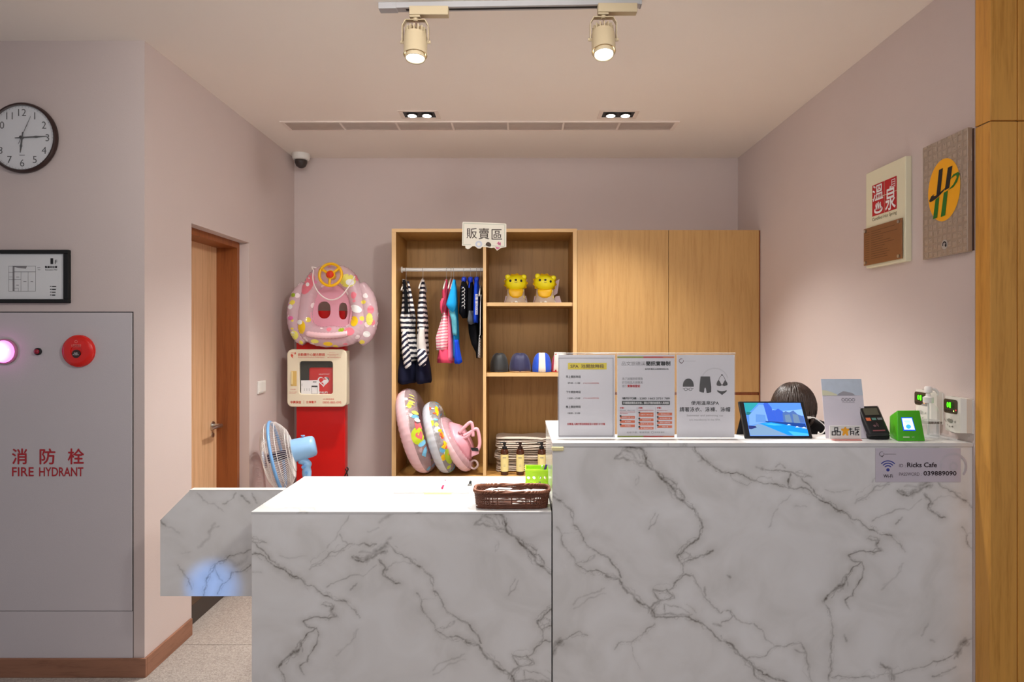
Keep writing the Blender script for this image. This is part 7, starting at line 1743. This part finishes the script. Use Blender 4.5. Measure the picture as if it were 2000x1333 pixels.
# head, bowed and turned a little to the left
Rh = Matrix.Translation((hx_, hy_+.005, hz_)) @ Matrix.Rotation(rad(-14), 4, 'Z') @ Matrix.Rotation(rad(34), 4, 'X')
bm = BM(); bmesh.ops.create_uvsphere(bm, u_segments=32, v_segments=24, radius=1)
def g3(p, c, s): return math.exp(-((p-Vector(c)).length/s)**2)
for v in bm.verts:
    p = v.co.copy(); q_ = Vector((p.x*.074, p.y*.094, p.z*.108))
    if q_.z < 0: q_.x *= 1-.30*(q_.z/-.108)**1.3; q_.y *= 1-.10*(-q_.z/.108)
    if q_.y > 0 and q_.z < -.02: q_.y *= .75
    q_ += Vector((0, -.022, 0))*g3(q_, (0, -.094, -.022), .018)+Vector((0, -.010, 0))*g3(q_, (0, -.092, -.002), .016)
    for sx in (-1, 1): q_ += Vector((0, .009, 0))*g3(q_, (sx*.030, -.085, .008), .016); q_ += Vector((0, -.004, 0))*g3(q_, (sx*.035, -.08, -.025), .02)
    q_ += Vector((0, -.007, 0))*g3(q_, (0, -.085, -.058), .016)+Vector((0, -.008, 0))*g3(q_, (0, -.075, -.095), .02)
    v.co = Rh @ q_
hdm = obj('head', bm, M_skin, pe, True)
for sx in (-1, 1):
    bm = BM(); ball(bm, Rh @ Vector((sx*.030, -.079, .008)), .0115, seg=14, rings=10); obj('eye', bm, mat('eye_white', (236, 232, 228), .3), hdm, True)
    bm = BM(); ball(bm, Rh @ Vector((sx*.030, -.0885, .007)), .005, .003, .005, 10, 6); obj('iris', bm, mat('iris_dark', (40, 26, 20), .2), hdm, True)
    bm = BM(); tube(bm, [Rh @ Vector((sx*(.016+.03*t_), -.092+.012*t_, .028+.004*math.sin(PI*t_))) for t_ in (0, .25, .5, .75, 1)], [.002, .003, .003, .0025, .001], 6); obj('eyebrow', bm, M_hair, hdm)
    bm = BM(); ball(bm, Rh @ Vector((sx*.073, .008, -.005)), .010, .018, .028, 14, 10, Rh.to_3x3().to_4x4()); obj('ear', bm, M_skin, hdm, True)
bm = BM(); tube(bm, [Rh @ Vector((x, -.0935+abs(x)*.35, -.058-.001*math.cos(x*90))) for x in (-.022, -.012, 0, .012, .022)], [.001, .0035, .004, .0035, .001], 8); obj('mouth', bm, mat('lips', (186, 104, 96), .45), hdm, True)
bm = BM(); bmesh.ops.create_uvsphere(bm, u_segments=40, v_segments=28, radius=1)
kill = []
for v in bm.verts:
    p = v.co.copy(); ang_ = math.atan2(p.x, -p.y)      # 0 = face
    rr = 1+.04*noise.noise(p*2.2)
    q_ = Vector((p.x*.097, p.y*.112+.008, p.z*.124+.006))*rr
    if q_.z < -.02 and p.y > -.3: q_.x *= 1+.12*(-q_.z-.02)/.1; q_.z *= 1.12
    low = .025 if abs(ang_) < .75 else (-.05 if abs(ang_) < 1.2 else -.16)
    if q_.z < low and p.y < .95: 
        if abs(ang_) < 1.2 and q_.z < low-.012: kill.append(v)
    v.co = Rh @ q_
bmesh.ops.delete(bm, geom=kill, context='VERTS')
bmesh.ops.solidify(bm, geom=bm.faces[:], thickness=.006)
obj('hair', bm, M_hair, pe, True)
bm = BM(); rr_ = random.Random(21); RC = Matrix.Rotation(rad(-48), 3, 'X')
for k in range(620):        # combed locks lying over the crown
    az = rr_.uniform(-PI, PI); e0 = rr_.uniform(.02, 1.2); ln = rr_.uniform(.6, 1.5); pts = []
    for i in range(7):
        el = e0+ln*i/6
        if el > 2.6: break
        a2 = az+.25*math.sin(el*1.5+k)*.3
        dv = Vector((math.sin(el)*math.sin(a2), -math.sin(el)*math.cos(a2), math.cos(el))); k2 = 1.015+.02*math.sin(PI*i/6)+rr_.uniform(0, .006)
        dv = RC @ dv
        q_ = Vector((dv.x*.097, dv.y*.112+.008, dv.z*.124+.006))*k2
        if q_.y < -.05 and q_.z < .03: break
        if q_.z < -.02 and dv.y > -.3: q_.x *= 1+.12*(-q_.z-.02)/.1
        pts.append(Rh @ q_)
    if len(pts) > 3: tube(bm, pts, [.0016+.0022*math.sin(PI*(i+.3)/len(pts)) for i in range(len(pts))], 5)
ho_ = obj('hair_locks', bm, mat('hair_lock', (46, 32, 26), .38, var=.5, nscale=90), pe, True); ho_['kind'] = 'stuff'
oc = thing('office_chair', 'black office chair under the seated person', 'chair', (bxp, 3.16, 0))
bm = BM(); box(bm, bxp-.23, bxp+.20, 2.93, 3.36, .345, .405, .025, 3); obj('seat', bm, M_blackm, oc, True, angle=50)
bm = BM(); box(bm, bxp-.20, bxp+.18, 3.31, 3.355, .47, .86, .02, 3); obj('backrest', bm, M_blackm, oc, True, angle=50)
bm = BM(); box(bm, bxp-.03, bxp+.02, 3.352, 3.37, .34, .70, .006); obj('back_bracket', bm, M_black, oc)
bm = BM(); cyl(bm, (bxp, 3.15, .06), (bxp, 3.15, .35), .025); obj('gas_lift', bm, M_chrome, oc)
for k in range(5):
    a = 2*PI*k/5+.3; e_ = Vector((bxp+.22*math.cos(a), 3.15+.22*math.sin(a), .065)); bm = BM(); tube(bm, [(bxp, 3.15, .09), e_], [.022, .014], 10); lg_ = obj('base_leg', bm, M_black, oc)
    bm = BM(); cyl(bm, e_+Vector((-.012, 0, -.04)), e_+Vector((.012, 0, -.04)), .024, seg=16); obj('caster', bm, M_black, lg_)
